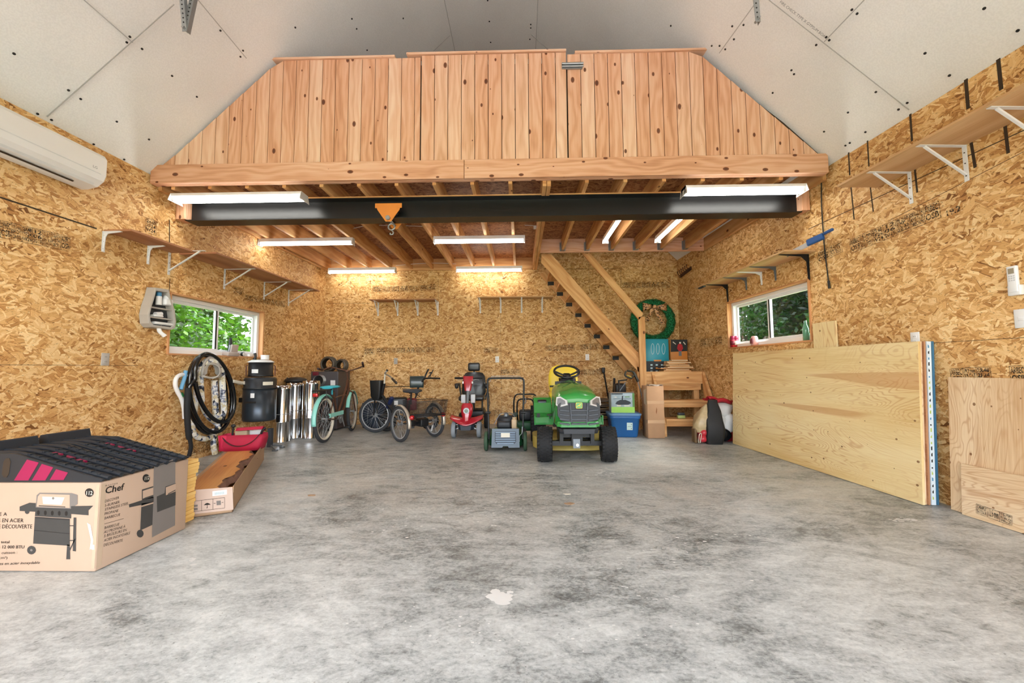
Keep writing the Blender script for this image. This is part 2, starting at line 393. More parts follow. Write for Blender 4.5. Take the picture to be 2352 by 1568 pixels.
M['shelf_red'] = wood('reddish_shelf_plywood', 'C09068', 'A87452', '8C5A3C', 0.0, 0.6, ring=0.4)
M['slab'] = wood('oiled_slab', 'E0AC6C', 'CC8E50', 'A86C38', 0.1, 0.4, ring=0.5)
M['bark'] = pm('bark', '7d5a48', 0.95, var=0.3, scale=30, bump=0.6)
M['slat'] = wood('yellow_lath', 'F6D58C', 'ECC070', 'D29A48', 0.1, 0.6)
M['wtrim'] = wood('window_jamb_wood', 'E4B080', 'D49A68', 'B87C4C', 0.2, 0.6)
M['black'] = pm('black_plastic', '141517', 0.45)
M['hose_black'] = pm('glossy_black_hose', '0e0f11', 0.22, coat=0.3)
M['rubber'] = pm('black_rubber', '1a1b1d', 0.75, bump=0.2)
M['tyre'] = pm('worn_tyre', '3a3c40', 0.8, var=0.15)
M['steel_black'] = pm('black_painted_steel', '0e0f11', 0.38, var=0.12, scale=3, coat=0.0)
M['white'] = pm('white_plastic', 'EDEDEC', 0.35, var=0.02)
M['whitep'] = pm('white_painted_metal', 'E8E8E8', 0.4, var=0.03)
M['vinyl'] = pm('white_vinyl', 'EEF0F2', 0.35, var=0.02)
M['grey'] = pm('grey_plastic', 'B5AFA6', 0.5, var=0.04)
M['dgrey'] = pm('dark_grey_plastic', '3a3d42', 0.5, var=0.08)
M['mgrey'] = pm('mid_grey_metal', '7c8288', 0.4, 0.6)
M['galv'] = pm('galvanised_steel', 'A8ACAE', 0.38, 0.85, var=0.15, scale=25)
M['chrome'] = pm('polished_steel', 'D8DADC', 0.12, 1.0, var=0.05, scale=3, bump=0.0)
M['orange'] = pm('orange_paint', 'E8913A', 0.4)
M['tube'] = pm('lit_tube', 'FFFDF6', 0.3, emit=TUBE)
M['ink'] = pm('black_ink', '1c1712', 0.8, var=0)
def worn_ink():
    t = NT('worn_stamp_ink'); n = t.noise(t.obj(), 60, 4, .7); t.b.inputs['Base Color'].default_value = lin('2a1e14'); t.b.inputs['Roughness'].default_value = .8
    t.l(t.ramp(n, [(.36, (0, 0, 0)), (.56, (1, 1, 1))]), t.b.inputs['Alpha']); return t.m
M['stamp'] = worn_ink()
M['cream'] = pm('cream', 'ddd6c4', 0.5)
M['red'] = pm('red', 'B8182A', 0.35, coat=0.4)
M['blue'] = pm('blue', '2766A8', 0.4)
M['seam'] = pm('joint_shadow_gap', '3a2c1e', 0.9, var=0)
M['gypseam'] = pm('gypsum_joint', 'b0b0ae', 0.9, var=0)
def concrete():
    t = NT('polished_concrete'); p = t.obj()
    st = t.map(p, rot=(0, 0, R(35)), sc=(1, 1.7, 1))
    n1 = t.noise(st, 0.5, 4, .6, .6); n2 = t.noise(t.map(p, loc=(7, 3, 0), rot=(0, 0, R(20)), sc=(1, 1.5, 1)), 1.7, 7, .66, 1.2); n3 = t.noise(t.map(p, loc=(1, 9, 0), rot=(0, 0, R(30)), sc=(1, 2.0, 1)), 6.5, 8, .74, .7)
    n4 = t.noise(t.map(p, loc=(3, 5, 0), sc=(1, 1.4, 1)), 45, 6, .75, .4)
    f = t.math('ADD', t.math('ADD', t.math('MULTIPLY', n1, 0.34), t.math('MULTIPLY', n4, 0.34)), t.math('ADD', t.math('MULTIPLY', n2, 0.36), t.math('MULTIPLY', n3, 0.40)))
    col = t.ramp(f, [(0.585, lin('5a5c5b')), (0.65, lin('868a88')), (0.715, lin('adb1af')), (0.79, lin('c6cac7')), (0.89, lin('dee0dd'))])
    sep = t.n('ShaderNodeSeparateXYZ'); t.l(p, sep.inputs[0])
    # rusty brown staining over the slab towards the back of the garage
    br = t.math('MULTIPLY', t.math('MULTIPLY', t.math('SUBTRACT', sep.outputs[1], 2.2, clamp=True), 1.0), t.math('MULTIPLY', t.math('SUBTRACT', n2, 0.42, clamp=True), 3.2), clamp=True)
    col = t.mix(t.math('MULTIPLY', br, 0.40), col, t.mix(1.0, col, lin('C9AE98'), 'MULTIPLY'))
    wh = t.noise(t.map(p, loc=(4, 4, 0), rot=(0, 0, .9), sc=(1, 3, 1)), 7, 6, .75, 1.5)
    wm = t.ramp(wh, [(0.63, (0, 0, 0)), (0.70, (1, 1, 1))]); col = t.mix(t.math('MULTIPLY', wm, 0.35), col, lin('d6d6d2'))
    pits = t.noise(t.map(p, loc=(2, 2, 0)), 60, 2); pm_ = t.ramp(pits, [(0.26, (0.45, 0.44, 0.43)), (0.32, (1, 1, 1))]); col = t.mix(0.8, col, pm_, 'MULTIPLY')
    t.l(col, t.b.inputs['Base Color'])
    t.l(t.math('MULTIPLY_ADD', n3, 0.35), t.b.inputs['Roughness']); t.b.inputs['Roughness'].links[0].from_node.inputs[2].default_value = 0.22
    t.b.inputs['Specular IOR Level'].default_value = 0.4
    t.bump(n3, 0.08, 0.003)
    return t.m
M['concrete'] = concrete()
def gypsum():
    t = NT('gypsum_board'); p = t.obj()
    n = t.noise(p, 1.2, 4); f = t.ramp(n, [(0.3, lin('E6E6E4')), (0.7, lin('F0F0EE'))])
    n2 = t.noise(p, 90, 2); f2 = t.ramp(n2, [(0.4, (0.94, 0.94, 0.94)), (0.6, (1, 1, 1))])
    t.l(t.mix(1.0, f, f2, 'MULTIPLY'), t.b.inputs['Base Color']); t.b.inputs['Roughness'].default_value = 0.9
    return t.m
M['gyp'] = gypsum()
def glass():
    t = NT('window_glass'); t.t.nodes.remove(t.b)
    o = t.t.nodes['Material Output']; tr = t.n('ShaderNodeBsdfTransparent'); gl = t.n('ShaderNodeBsdfGlossy'); gl.inputs['Roughness'].default_value = 0.02
    tr.inputs[0].default_value = (0.92, 0.95, 0.94, 1)
    lw = t.n('ShaderNodeLayerWeight'); lw.inputs[0].default_value = 0.5
    fr = t.math('MULTIPLY_ADD', t.math('POWER', lw.outputs['Facing'], 4.0), 0.7); fr.node.inputs[2].default_value = 0.03; fr = fr.node
    mx = t.n('ShaderNodeMixShader'); t.l(fr.outputs[0], mx.inputs[0]); t.l(tr.outputs[0], mx.inputs[1]); t.l(gl.outputs[0], mx.inputs[2]); t.l(mx.outputs[0], o.inputs[0])
    return t.m
M['glass'] = glass()
# ================= SHELL =================
mb = MB(); mb.quad((-4.2, YF-.1, 0), (3.7, YF-.1, 0), (3.7, YB+.2, 0), (-4.2, YB+.2, 0)); mb.box(-4.2, 3.7, YF-.1, YB+.2, -.3, -.001, grain=False)
floor = mb.build('floor', M['concrete']); struct(floor)
mb = MB(); mb.quad((-60, -60, -.12), (60, -60, -.12), (60, 60, -.12), (-60, 60, -.12))
M['grass'] = pm('grass', '6d8a3c', 0.95, var=0.35, scale=3)
gr = mb.build('ground', M['grass']); struct(gr)
mb = MB(); mb.box(-14, 14, -14, YF-.16, -.12, -.05, grain=False)
M['gravel'] = pm('gravel', '9d9890', 0.95, var=0.2, scale=20); dw = mb.build('driveway', M['gravel']); struct(dw)

TH = 0.14
def wall_with_hole(name, P0, D, N, u0, u1, z0, z1, hole, mats, seams):
    """wall along D from u0 to u1 with a window hole (ua,ub,za,zb); N points into the room"""
    mb = MB()
    X = lambda u, z, o=0.0: P0 + D*u + V((0, 0, z)) + N*o
    us = [u0, hole[0], hole[1], u1]; zs = [z0, hole[2], hole[3], z1]
    for i in range(3):
        for j in range(3):
            if i == 1 and j == 1: continue
            for o in (0.0, -TH):
                a, b, c, d = X(us[i], zs[j], o), X(us[i+1], zs[j], o), X(us[i+1], zs[j+1], o), X(us[i], zs[j+1], o)
                uvs = [[(us[i], zs[j]), (us[i+1], zs[j]), (us[i+1], zs[j+1]), (us[i], zs[j+1])]]
                mb.faces([a, b, c, d], [(0, 1, 2, 3)], smooth=False, uvs=uvs)
    for (ua, ub, za, zb) in ((hole[0], hole[1], hole[2], hole[2]), (hole[0], hole[1], hole[3], hole[3]), (hole[0], hole[0], hole[2], hole[3]), (hole[1], hole[1], hole[2], hole[3]), (u0, u1, z1, z1), (u0, u0, z0, z1), (u1, u1, z0, z1)):
        if za == zb: mb.quad(X(ua, za), X(ub, za), X(ub, za, -TH), X(ua, za, -TH))
        else: mb.quad(X(ua, za), X(ua, zb), X(ua, zb, -TH), X(ua, za, -TH))
    for (a, b, w) in seams: mb.line(a, b, w, N, 0.003, mi=1)
    return mb.build(name, mats)
# left window: inner edges of the wooden jamb lining at the wall face
def uz(p, P0, D): return ((p - P0).dot(D), p.z)
def hole_from(px, fn, P0, D):
    q = [uz(fn(*p), P0, D) for p in px]
    ua = sum(sorted(a for a, _ in q)[:2])/2; ub = sum(sorted(a for a, _ in q)[2:])/2
    za = sum(sorted(z for _, z in q)[:2])/2; zb = sum(sorted(z for _, z in q)[2:])/2
    return ua, ub, za, zb
HL = hole_from([(387, 677), (603, 713), (387, 812), (603, 822)], onL, LP, LD)
HR = hole_from([(1672, 693), (1861, 643), (1674, 799), (1863, 783)], onR, RP, RD)
print('holes', HL, HR)
def seamL(a, b, w=.006): return (onL(*a), onL(*b), w)
def seamR(a, b, w=.006): return (onR(*a), onR(*b), w)
sl = [seamL((0, 453), (222, 525), .012), seamL((389, 505), (389, 560), .010), seamL((390, 640), (388, 675), .006)]
zl = onL(100, 838).z
sl += [(LP + LD*0.2 + V((0, 0, zl)), LP + LD*3.9 + V((0, 0, zl)), .003), (LP + LD*6.1 + V((0, 0, zl)), LP + LD*7.4 + V((0, 0, zl)), .003)]
wl = wall_with_hole('wall_left', LP, LD, LN, YF, YB+.05, 0, WT, HL, [M['osb'], M['seam']], sl); struct(wl)
sr = [seamR((1948, 330), (1952, 402), .014), seamR((1992, 315), (1996, 382), .012), seamR((2090, 252), (2095, 324), .016), seamR((2217, 166), (2224, 250), .022), seamR((2291, 118), (2300, 206), .022),
      seamR((1955, 430), (1962, 504), .012), seamR((1999, 428), (2006, 486), .010), seamR((2101, 384), (2107, 442), .014), seamR((2230, 322), (2240, 385), .018), seamR((2308, 284), (2316, 352), .018),
      seamR((1857, 526), (2352, 299), .006), seamR((2040, 508), (2352, 348), .003)]
zr = onR(2250, 781).z
sr += [(RP + RD*0.5 + V((0, 0, zr)), RP + RD*7.3 + V((0, 0, zr)), .003)]
wr = wall_with_hole('wall_right', RP, RD, RN, YF, YB+.05, 0, WT, HR, [M['osb'], M['seam']], sr); struct(wr)
# back wall with the gable
mb = MB()
xl, xr = lx(YB), rx(YB)
pts = [(xl-.1, 0), (xr+.1, 0), (xr+.1, WT), (CXR, CT), (CXL, CT), (xl-.1, WT)]
def gable(mb, Y, pts, flip=False):
    vs = [(x, Y, z) for x, z in pts]; f = tuple(range(len(pts)))
    mb.faces(vs, [f], smooth=False, uvs=[[(x + 3.3, z + 5.1) for x, z in pts]])
gable(mb, YB, pts); gable(mb, YB+TH, pts)
zb = onB(1000, 832).z
for z in (zb,): mb.line((xl, YB, z), (xr, YB, z), .0025, (0, -1, 0), mi=1)
for a, b in (((1148, 640), (1153, 960)), ((1352, 590), (1357, 830)), ((1007, 640), (1007, 700)), ((738, 600), (738, 860))): mb.line(onB(*a), onB(*b), .0025, (0, -1, 0), mi=1)
z2 = onB(1300, 618).z
mb.line(onB(1290, 618), onB(1425, 616), .005, (0, -1, 0), mi=1); mb.line(onB(1426, 616), onB(1426, 665), .005, (0, -1, 0), mi=1); mb.line(onB(738, 697), onB(850, 696), .004, (0, -1, 0), mi=1)
wbk = mb.build('wall_back', [M['osb_back'], M['seam']]); struct(wbk)
# front wall behind the camera with the garage door opening
mb = MB()
OX0, OX1, OZ = -3.5, 3.0, 2.95
xl, xr = lx(YF), rx(YF)
for y in (YF, YF-TH):
    for (a, b, c, d) in ((xl-.1, OX0, 0, OZ), (OX1, xr+.1, 0, OZ), (xl-.1, xr+.1, OZ, WT)): mb.quad((a, y, c), (b, y, c), (b, y, d), (a, y, d))
    mb.faces([(xl-.1, y, WT), (xr+.1, y, WT), (CXR, y, CT), (CXL, y, CT)], [(0, 1, 2, 3)], smooth=False)
wf = mb.build('wall_front', [M['osb']]); struct(wf)
# ceiling: two gypsum slopes and a flat strip
mb = MB()
y0, y1 = YF-.1, YB+.1
LS = [V((lx(y0)-.05, y0, WT-.04)), V((lx(y1)-.05, y1, WT-.04)), V((CXL, y1, CT)), V((CXL, y0, CT))]
RS = [V((rx(y0)+.05, y0, WT-.04)), V((rx(y1)+.05, y1, WT-.04)), V((CXR, y1, CT)), V((CXR, y0, CT))]
for S in (LS, RS, [V((CXL, y0, CT)), V((CXL, y1, CT)), V((CXR, y1, CT)), V((CXR, y0, CT))]):
    mb.quad(*S); mb.quad(*[p + V((0, 0, .12)) for p in S])
ln = (LS[1]-LS[0]).cross(LS[3]-LS[0]).normalized(); ln = ln if ln.z < 0 else -ln
rn_ = (RS[1]-RS[0]).cross(RS[3]-RS[0]).normalized(); rn_ = rn_ if rn_.z < 0 else -rn_
def onCL(px, py): return on(px, py, LS[0] + ln*.002, ln)
def onCR(px, py): return on(px, py, RS[0] + rn_*.002, rn_)
def onCF(px, py): return atZ(px, py, CT-.002)
for f, nn, a, b, w in ((onCL, ln, (108, 268), (400, 10), .008), (onCL, ln, (193, 0), (305, 98), .008), (onCL, ln, (455, 0), (566, 134), .008),
                       (onCR, rn_, (1652, 122), (1755, -20), .008), (onCR, rn_, (1766, 0), (2088, 252), .006), (onCR, rn_, (1893, 96), (1985, 0), .008),
                       (onCR, rn_, (1220, 80), (1262, 116), .005), (onCL, ln, (1033, 82), (995, 118), .005)):
    mb.line(f(*a), f(*b), w, nn, .003, mi=1)
for (x, y) in ((32, 123), (298, 84), (291, 97), (157, 207), (185, 227), (326, 112), (395, 174), (268, 279), (452, 222), (342, 320), (506, 70), (558, 116), (552, 130), (285, 366), (215, 331), (448, 4), (678, 63), (808, 43), (926, 42), (819, 66), (843, 115), (86, 261), (118, 275)):
    p = onCL(x, y); mb.cyl(p, p + ln*.004, .009, n=10, mi=2)
for (x, y) in ((1541, 59), (1682, 60), (1708, 57), (1686, 90), (1666, 113), (1653, 105), (1875, 103), (1818, 161), (1824, 170), (2012, 211), (2125, 122), (2181, 173), (2084, 236), (2064, 251), (1948, 258), (1988, 303), (1952, 328), (1942, 334), (1775, 213), (1893, 302), (1957, 22), (1969, 31), (1898, 85), (1905, 92), (2261, 19), (2338, 70), (1635, 105)):
    p = onCR(x, y); mb.cyl(p, p + rn_*.004, .009, n=10, mi=2)
for (x, y) in ((1120, 1), (1124, 49), (1127, 97), (1219, 56), (1219, 64), (1217, 90)):
    p = onCF(x, y); mb.cyl(p, p + V((0, 0, -.004)), .010, n=10, mi=2)
M['screw'] = pm('screw_head', '1a1a1c', 0.6, var=0)
mb.line((CXL, y0, CT-.001), (CXL, y1, CT-.001), .008, (0, 0, -1), .003, mi=1); mb.line((CXR, y0, CT-.001), (CXR, y1, CT-.001), .008, (0, 0, -1), .003, mi=1)
# printed board marking along the joint
p = onCR(1790, 6); q = onCR(1850, 53); mb.text('FIRE CHECK TYPE X GYPSUM BOARD', .03, p, q-p, rn_.cross(q-p)*(1 if rn_.cross(q-p).z > 0 else -1), mi=3)
cl = mb.build('ceiling', [M['gyp'], M['gypseam'], M['screw'], M['mgrey']]); struct(cl)

# ---------------- windows ----------------
def window(name, P0, D, N, hole, front_left, sash_black):
    X = lambda u, z, o=0.0: P0 + D*u + V((0, 0, z)) + N*o
    ua, ub, za, zb = hole; root = bpy.data.objects.new(name, None); C.collection.objects.link(root); root.location = X((ua+ub)/2, za, -TH/2); root['kind'] = 'structure'
    mb = MB(); t = .018
    for a, b in (((ua, za), (ub, za)), ((ua, zb), (ub, zb))): mb.bar(X(a[0], a[1], -.05), X(b[0], b[1], -.05), .13, t, up=(0, 0, 1))
    for u in (ua, ub): mb.bar(X(u, za, -.05), X(u, zb, -.05), .13, t, up=D)
    mb.build('jamb_lining', M['wtrim'], root, world=True)
    mb = MB(); f = .045; i = .02
    def rect(o, ua, ub, za, zb, f, dp):
        mb.bar(X(ua, za+f/2, o), X(ub, za+f/2, o), dp, f); mb.bar(X(ua, zb-f/2, o), X(ub, zb-f/2, o), dp, f)
        mb.bar(X(ua+f/2, za+f, o), X(ua+f/2, zb-f, o), dp, f, up=D); mb.bar(X(ub-f/2, za+f, o), X(ub-f/2, zb-f, o), dp, f, up=D)
    um = (ua+ub)/2
    rect(-.085, ua+.01, ub-.01, za+.01, zb-.01, f, .07)
    mb.build('window_frame', M['vinyl'], root, world=True, bevel=.003)
    mb = MB(); rect(-.085, ua+.055, um+.02, za+.055, zb-.055, .035, .03); mb.build('window_sash', M['vinyl'], root, world=True, bevel=.002)
    mb = MB(); rect(-.105, um-.015, ub-.055, za+.055, zb-.055, .03, .02); mb.build('window_sash', M['vinyl'], root, world=True, bevel=.002)
    mb = MB(); mb.bar(X(um-.026, za+.09, -.066), X(um-.026, zb-.09, -.066), .02, .006, up=N); mb.build('window_seal', M['black'], root, world=True)
    for (a, b, o) in ((ua+.09, um-.01, -.085), (um+.015, ub-.085, -.105)):
        mb = MB(); mb.quad(X(a, za+.09, o), X(b, za+.09, o), X(b, zb-.09, o), X(a, zb-.09, o)); mb.build('glass_pane', M['glass'], root, world=True)
    return root
window('window_1', LP, LD, LN, HL, 0, 0)
window('window_2', RP, RD, RN, HR, 0, 0)
# unseen eave added to keep direct sun out of the right window
mb = MB(); mb.quad((rx(YF)+.05, YF, WT+.02), (rx(YB)+.05, YB, WT+.02), (rx(YB)+.85, YB, WT-.35), (rx(YF)+.85, YF, WT-.35)); struct(mb.build('sun_block_eave', M['vinyl'], solid=.05))
# ---------------- trees outside ----------------
def leafmat(name, c1, c2):
    t = NT(name); n = t.noise(t.obj(), 1.8, 4); n2 = t.noise(t.obj(), 22, 4, .7)
    f = t.math('ADD', t.math('MULTIPLY', n, .45), t.math('MULTIPLY', n2, .55))
    t.l(t.ramp(f, [(0.40, lin('060c04')), (0.50, lin(c1)), (0.60, lin(c2))]), t.b.inputs['Base Color']); t.b.inputs['Roughness'].default_value = .6
    tr = t.n('ShaderNodeBsdfTranslucent'); tr.inputs[0].default_value = lin(c2); mx = t.n('ShaderNodeMixShader'); mx.inputs[0].default_value = .35
    o = t.t.nodes['Material Output']; t.l(t.b.outputs[0], mx.inputs[1]); t.l(tr.outputs[0], mx.inputs[2]); t.l(mx.outputs[0], o.inputs[0]); return t.m
M['leafL'] = leafmat('bright_leaves', '1a3d0b', '4c7a1c'); M['leafR'] = leafmat('dark_needles', '0c2410', '2e5824')
M['trunk'] = pm('tree_bark', '6b6257', .9, var=.3, scale=20); M['birch'] = pm('birch_bark', 'c9c6c0', .8, var=.25, scale=9)
def tree(x, y, h, r, mat, label, group, n=2600, conifer=False, trunk='trunk', leaf=.09):
    t = thing('tree', label, 'tree', (x, y, -.12), group=group)
    mb = MB(); mb.tube([(0, 0, 0), (.05, .03, h*.5), (0, 0, h*.95)], [.12, .09, .03], 8, spline=3); mb.build('trunk', M[trunk], t)
    mb = MB(); rg = random.Random(int(x*100 + y*10))
    blobs = [(rg.uniform(-r, r)*.6, rg.uniform(-r, r)*.6, rg.uniform(.12, .92)*h, rg.uniform(.35, .6)*r) for _ in range(26)]
    vs_, fs_ = [], []
    for _ in range(n):
        if conifer:
            z = rg.uniform(.03, 1)*h; rr = r*(1-z/h)**.8*rg.uniform(.25, 1.0)**.6; a = rg.uniform(0, 6.283); c = V((rr*math.cos(a), rr*math.sin(a), z - rr*.25))
        else:
            b = rg.choice(blobs); d = V((rg.gauss(0, 1), rg.gauss(0, 1), rg.gauss(0, 1))).normalized()*b[3]*rg.uniform(.35, 1.1)**.7; c = V(b[:3]) + d
        u = V((rg.gauss(0, 1), rg.gauss(0, 1), rg.gauss(0, .6))).normalized(); v = u.orthogonal().normalized(); q = Matrix.Rotation(rg.uniform(0, 6.28), 3, u) @ v
        s = leaf*rg.uniform(.6, 1.4); k_ = len(vs_); vs_ += [c-u*s, c-q*s*.5, c+u*s, c+q*s*.5]; fs_.append((k_, k_+1, k_+2, k_+3))
    mb.faces(vs_, fs_, smooth=False)
    if conifer: mb.lathe([(0, .25), (r*.35, .3), (r*.28, h*.35), (r*.15, h*.7), (0, h*.97)], 14)
    mb.build('foliage', mat, t)
tree(-7.0, 4.6, 5.0, 1.9, M['leafL'], 'bright green leafy tree seen through near pane of the left window', None, 24000, leaf=.062)
tree(-7.6, 7.6, 6.0, 2.2, M['leafL'], 'bright green leafy tree seen through far pane of the left window', None, 24000, leaf=.068)
tree(-9.8, 6.0, 8.0, 3.0, M['leafL'], 'tall leafy tree farthest back beyond the left window', None, 20000, leaf=.10)
tree(-8.8, 10.6, 7.0, 2.6, M['leafL'], 'leafy tree at right edge of the view through left window', None, 20000, leaf=.10)
tree(6.6, 9.6, 6.0, 1.9, M['leafR'], 'dark green conifer seen through far pane of the right window', None, 24000, True, leaf=.06)
tree(6.2, 6.6, 6.5, 1.8, M['leafR'], 'dark green conifer seen through near pane of the right window', None, 24000, True, leaf=.06)
tree(8.8, 8.2, 8.0, 2.6, M['leafR'], 'tall conifer farthest back beyond the right window', None, 20000, True, leaf=.09)
tree(8.0, 12.2, 7.0, 2.6, M['leafR'], 'wide conifer at left edge of the view through right window', None, 20000, True, leaf=.09)
mb = MB(); a = V((5.05, 6.75, -.12)); mb.tube([a, a + V((0, -.1, 1.6)), a + V((-.1, -.35, 2.6)), a + V((-.2, -.6, 4.2))], [.07, .06, .05, .03], 10, spline=4)
tag(mb.build('birch_trunk', M['birch']), 'pale leaning birch trunk outside the right window', 'tree')
# ---------------- loft ----------------
YL = 3.90
loft = thing('storage_loft', 'timber storage loft across the garage with plank front and exposed joists', 'loft', (-.35, 3.9, 2.93))
def P(name, mb, m, par, **k): return mb.build(name, m, par, world=True, **k)
mb = MB(); xl, xr = lx(YL)+.015, rx(YL)-.06
mb.box(xl, -.56, YL, YL+.04, 2.95, 3.145); mb.box(-.555, xr, YL, YL+.04, 2.95, 3.145); mb.box(xl, xr, YL+.042, YL+.085, 2.95, 3.14)
P('fascia_beam', mb, M['fir'], loft, bevel=.004)
mb = MB()
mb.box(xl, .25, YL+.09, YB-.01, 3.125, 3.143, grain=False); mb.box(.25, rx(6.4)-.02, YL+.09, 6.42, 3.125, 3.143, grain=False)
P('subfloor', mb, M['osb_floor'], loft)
JZ0, JZ1 = 2.925, 3.124
ks = [.3 + .393*i for i in range(-10, 8)]
for x in ks:
    if abs(x-.3) < .01: continue
    y1 = YB-.05 if x < .3 else 6.38
    if x < lx(4.5)+.04 or x > rx(6.4)-.05: continue
    mb = MB(); mb.box(x-.02, x+.02, YL+.09, y1, JZ0, JZ1); P('joist', mb, M['joist'], loft, bevel=.002)
mb = MB(); mb.box(.24, .28, YL+.09, YB-.01, JZ0-.03, JZ1); mb.box(.285, .325, YL+.09, YB-.01, JZ0-.03, JZ1); P('double_joist', mb, M['joist'], loft, bevel=.002)
mb = MB(); mb.bar(LP + LD*(YL+.1) + LN*.03 + V((0, 0, 3.02)), LP + LD*(YB-.02) + LN*.03 + V((0, 0, 3.02)), .04, .21); P('ledger', mb, M['joist'], loft, bevel=.002)
mb = MB(); mb.bar(RP + RD*(YL+.1) + RN*.03 + V((0, 0, 3.02)), RP + RD*6.42 + RN*.03 + V((0, 0, 3.02)), .04, .21); P('ledger', mb, M['joist'], loft, bevel=.002)
mb = MB(); mb.box(lx(YB)+.06, .24, YB-.05, YB-.01, JZ0-.02, JZ1); P('rim_joist', mb, M['joist'], loft, bevel=.002)
mb = MB(); mb.box(.33, rx(6.4)-.05, 6.38, 6.42, JZ0-.02, JZ1+.02); P('header', mb, M['fir'], loft, bevel=.002)
for x in ks:
    if .35 < x < rx(6.4)-.08:
        mb = MB()
        for s in (-1, 1): mb.box(x+s*.024-.0015, x+s*.024+.0015, 6.30, 6.379, JZ0-.004, JZ0+.14, grain=False); mb.box(x+s*.022, x+s*.046, 6.376, 6.379, JZ0-.004, JZ0+.14, grain=False)
        mb.box(x-.024, x+.024, 6.30, 6.379, JZ0-.006, JZ0-.003, grain=False); P('joist_hanger', mb, M['galv'], loft)
# plank front
Yp = YL+.03
ZCAP = atY(1000, 127, Yp).z
print('ZCAP', ZCAP)
def ztop(x):
    zl_ = WT-.045 + (CT-WT+.04)*(x-(lx(Yp)-.05))/(CXL-(lx(Yp)-.05)); zr_ = WT-.045 + (CT-WT+.04)*((rx(Yp)+.05)-x)/((rx(Yp)+.05)-CXR)
    return min(ZCAP-.022, zl_-.02, zr_-.02)
xs0 = lx(Yp)+.1; BW = .1385
gx0, gx1 = atY(967, 230, Yp).x, atY(1303, 230, Yp).x
def planks(name, xa, xb, dy, top=0, w=BW, gap=.006):
    mb = MB(); x = xa
    while x < xb-.01:
        x2 = min(x+w, xb); zt0, zt1 = ztop(x)+top, ztop(x2)+top
        if min(zt0, zt1) > 3.15 or max(zt0, zt1) > 3.2:
            a, b = x+gap/2, x2-gap/2; y0, y1 = Yp-dy, Yp+.019-dy; z0 = 3.149
            zt0 = max(zt0, z0+.001); zt1 = max(zt1, z0+.001)
            vs = [(a, y0, z0), (b, y0, z0), (b, y0, zt1), (a, y0, zt0), (a, y1, z0), (b, y1, z0), (b, y1, zt1), (a, y1, zt0)]
            ou, ov = rnd.uniform(0, 50), rnd.uniform(0, 50)
            fs = [(0, 1, 2, 3), (5, 4, 7, 6), (0, 3, 7, 4), (1, 5, 6, 2), (3, 2, 6, 7), (0, 4, 5, 1)]
            mb.faces(vs, fs, smooth=False, uvs=[[(vs[i][2]+ou, vs[i][0]+vs[i][1]+ov) for i in f] for f in fs], mi=rnd.choice((0, 0, 1)))
        x = x2
    return P(name, mb, [M['fir'], M['fir2'], M['seam']], loft, bevel=.0015)
planks('plank_panel', xs0, gx0-.006, 0)
planks('plank_gate', gx0+.004, gx1-.006, .012, .012)
planks('plank_panel', gx1+.004, rx(Yp)-.02, 0)
mb = MB(); pp_ = [(xs0, 3.15), (rx(Yp)-.03, 3.15)] + [(x, max(3.151, ztop(x)-.02)) for x in (rx(Yp)-.03, 1.9, -2.55, xs0)]
mb.faces([(x, Yp+.024, z) for x, z in pp_], [tuple(range(len(pp_)))], smooth=False); P('dark_gap_backing', mb, M['seam'], loft)  # dark sheet added behind the planks, stands in for shade in the gaps
mb = MB()
for a, b, z, y in ((582, 908, ZCAP-.02, -.02), (935, 1300, ZCAP-.005, -.03), (1320, 1638, ZCAP-.02, -.02)):
    xa, xb = atY(a, 130, Yp).x, atY(b, 130, Yp).x
    mb.box(xa, xb, Yp+y, Yp+.07, z, z+.022)
P('cap_rail', mb, M['fir2'], loft, bevel=.003)
mb = MB(); c = atY(1315, 150, Yp-.02); mb.box(c.x-.11, c.x+.1, Yp-.02, Yp-.006, c.z-.035, c.z+.035, grain=False); mb.cyl(c + V((-.11, -.01, .012)), c + V((.11, -.01, .012)), .012, n=10); mb.cyl(c + V((-.11, -.01, -.016)), c + V((.11, -.01, -.016)), .008, n=10)
P('gate_latch', mb, M['galv'], loft, label='galvanised steel latch plate')
# ---------------- steel I-beam ----------------
YI = 4.22
beam = thing('steel_beam', 'long black steel I-beam spanning the garage under the loft', 'beam', (-.35, YI+.075, 2.7))
mb = MB(); xa, xb = lx(YI)+.12, rx(YI)-.1; z0, z1 = 2.675, 2.905; h = .085
prof = [(-h, z0), (h, z0), (h, z0+.011), (.004, z0+.011), (.004, z1-.011), (h, z1-.011), (h, z1), (-h, z1), (-h, z1-.011), (-.004, z1-.011), (-.004, z0+.011), (-h, z0+.011)]
mb.rings([[(x, YI+.085+a, b) for a, b in prof] for x in (xa, xb)], smooth=False)
P('beam_web', mb, M['steel_black'], beam)
mb = MB(); mb.box(xa+.02, xb-.05, YI+.01, YI+.14, z1+.001, z1+.019); P('nailer_plate', mb, M['joist'], beam)
for s, x, in ((0, xa), (1, xb)):
    t = thing('support_block', 'short timber block seating the %s end of the black steel beam' % ('left' if s == 0 else 'right'), 'block', (x + (-.06 if s == 0 else .05), YI+.08, z0))
    mb = MB(); xw = lx(YI)+.005 if s == 0 else rx(YI)-.012
    mb.box(min(x, xw)+.004, max(x, xw)-.004, YI+.0, YI+.14, z0+.02, z1+.01); P('block', mb, M['fir'], t, bevel=.003)
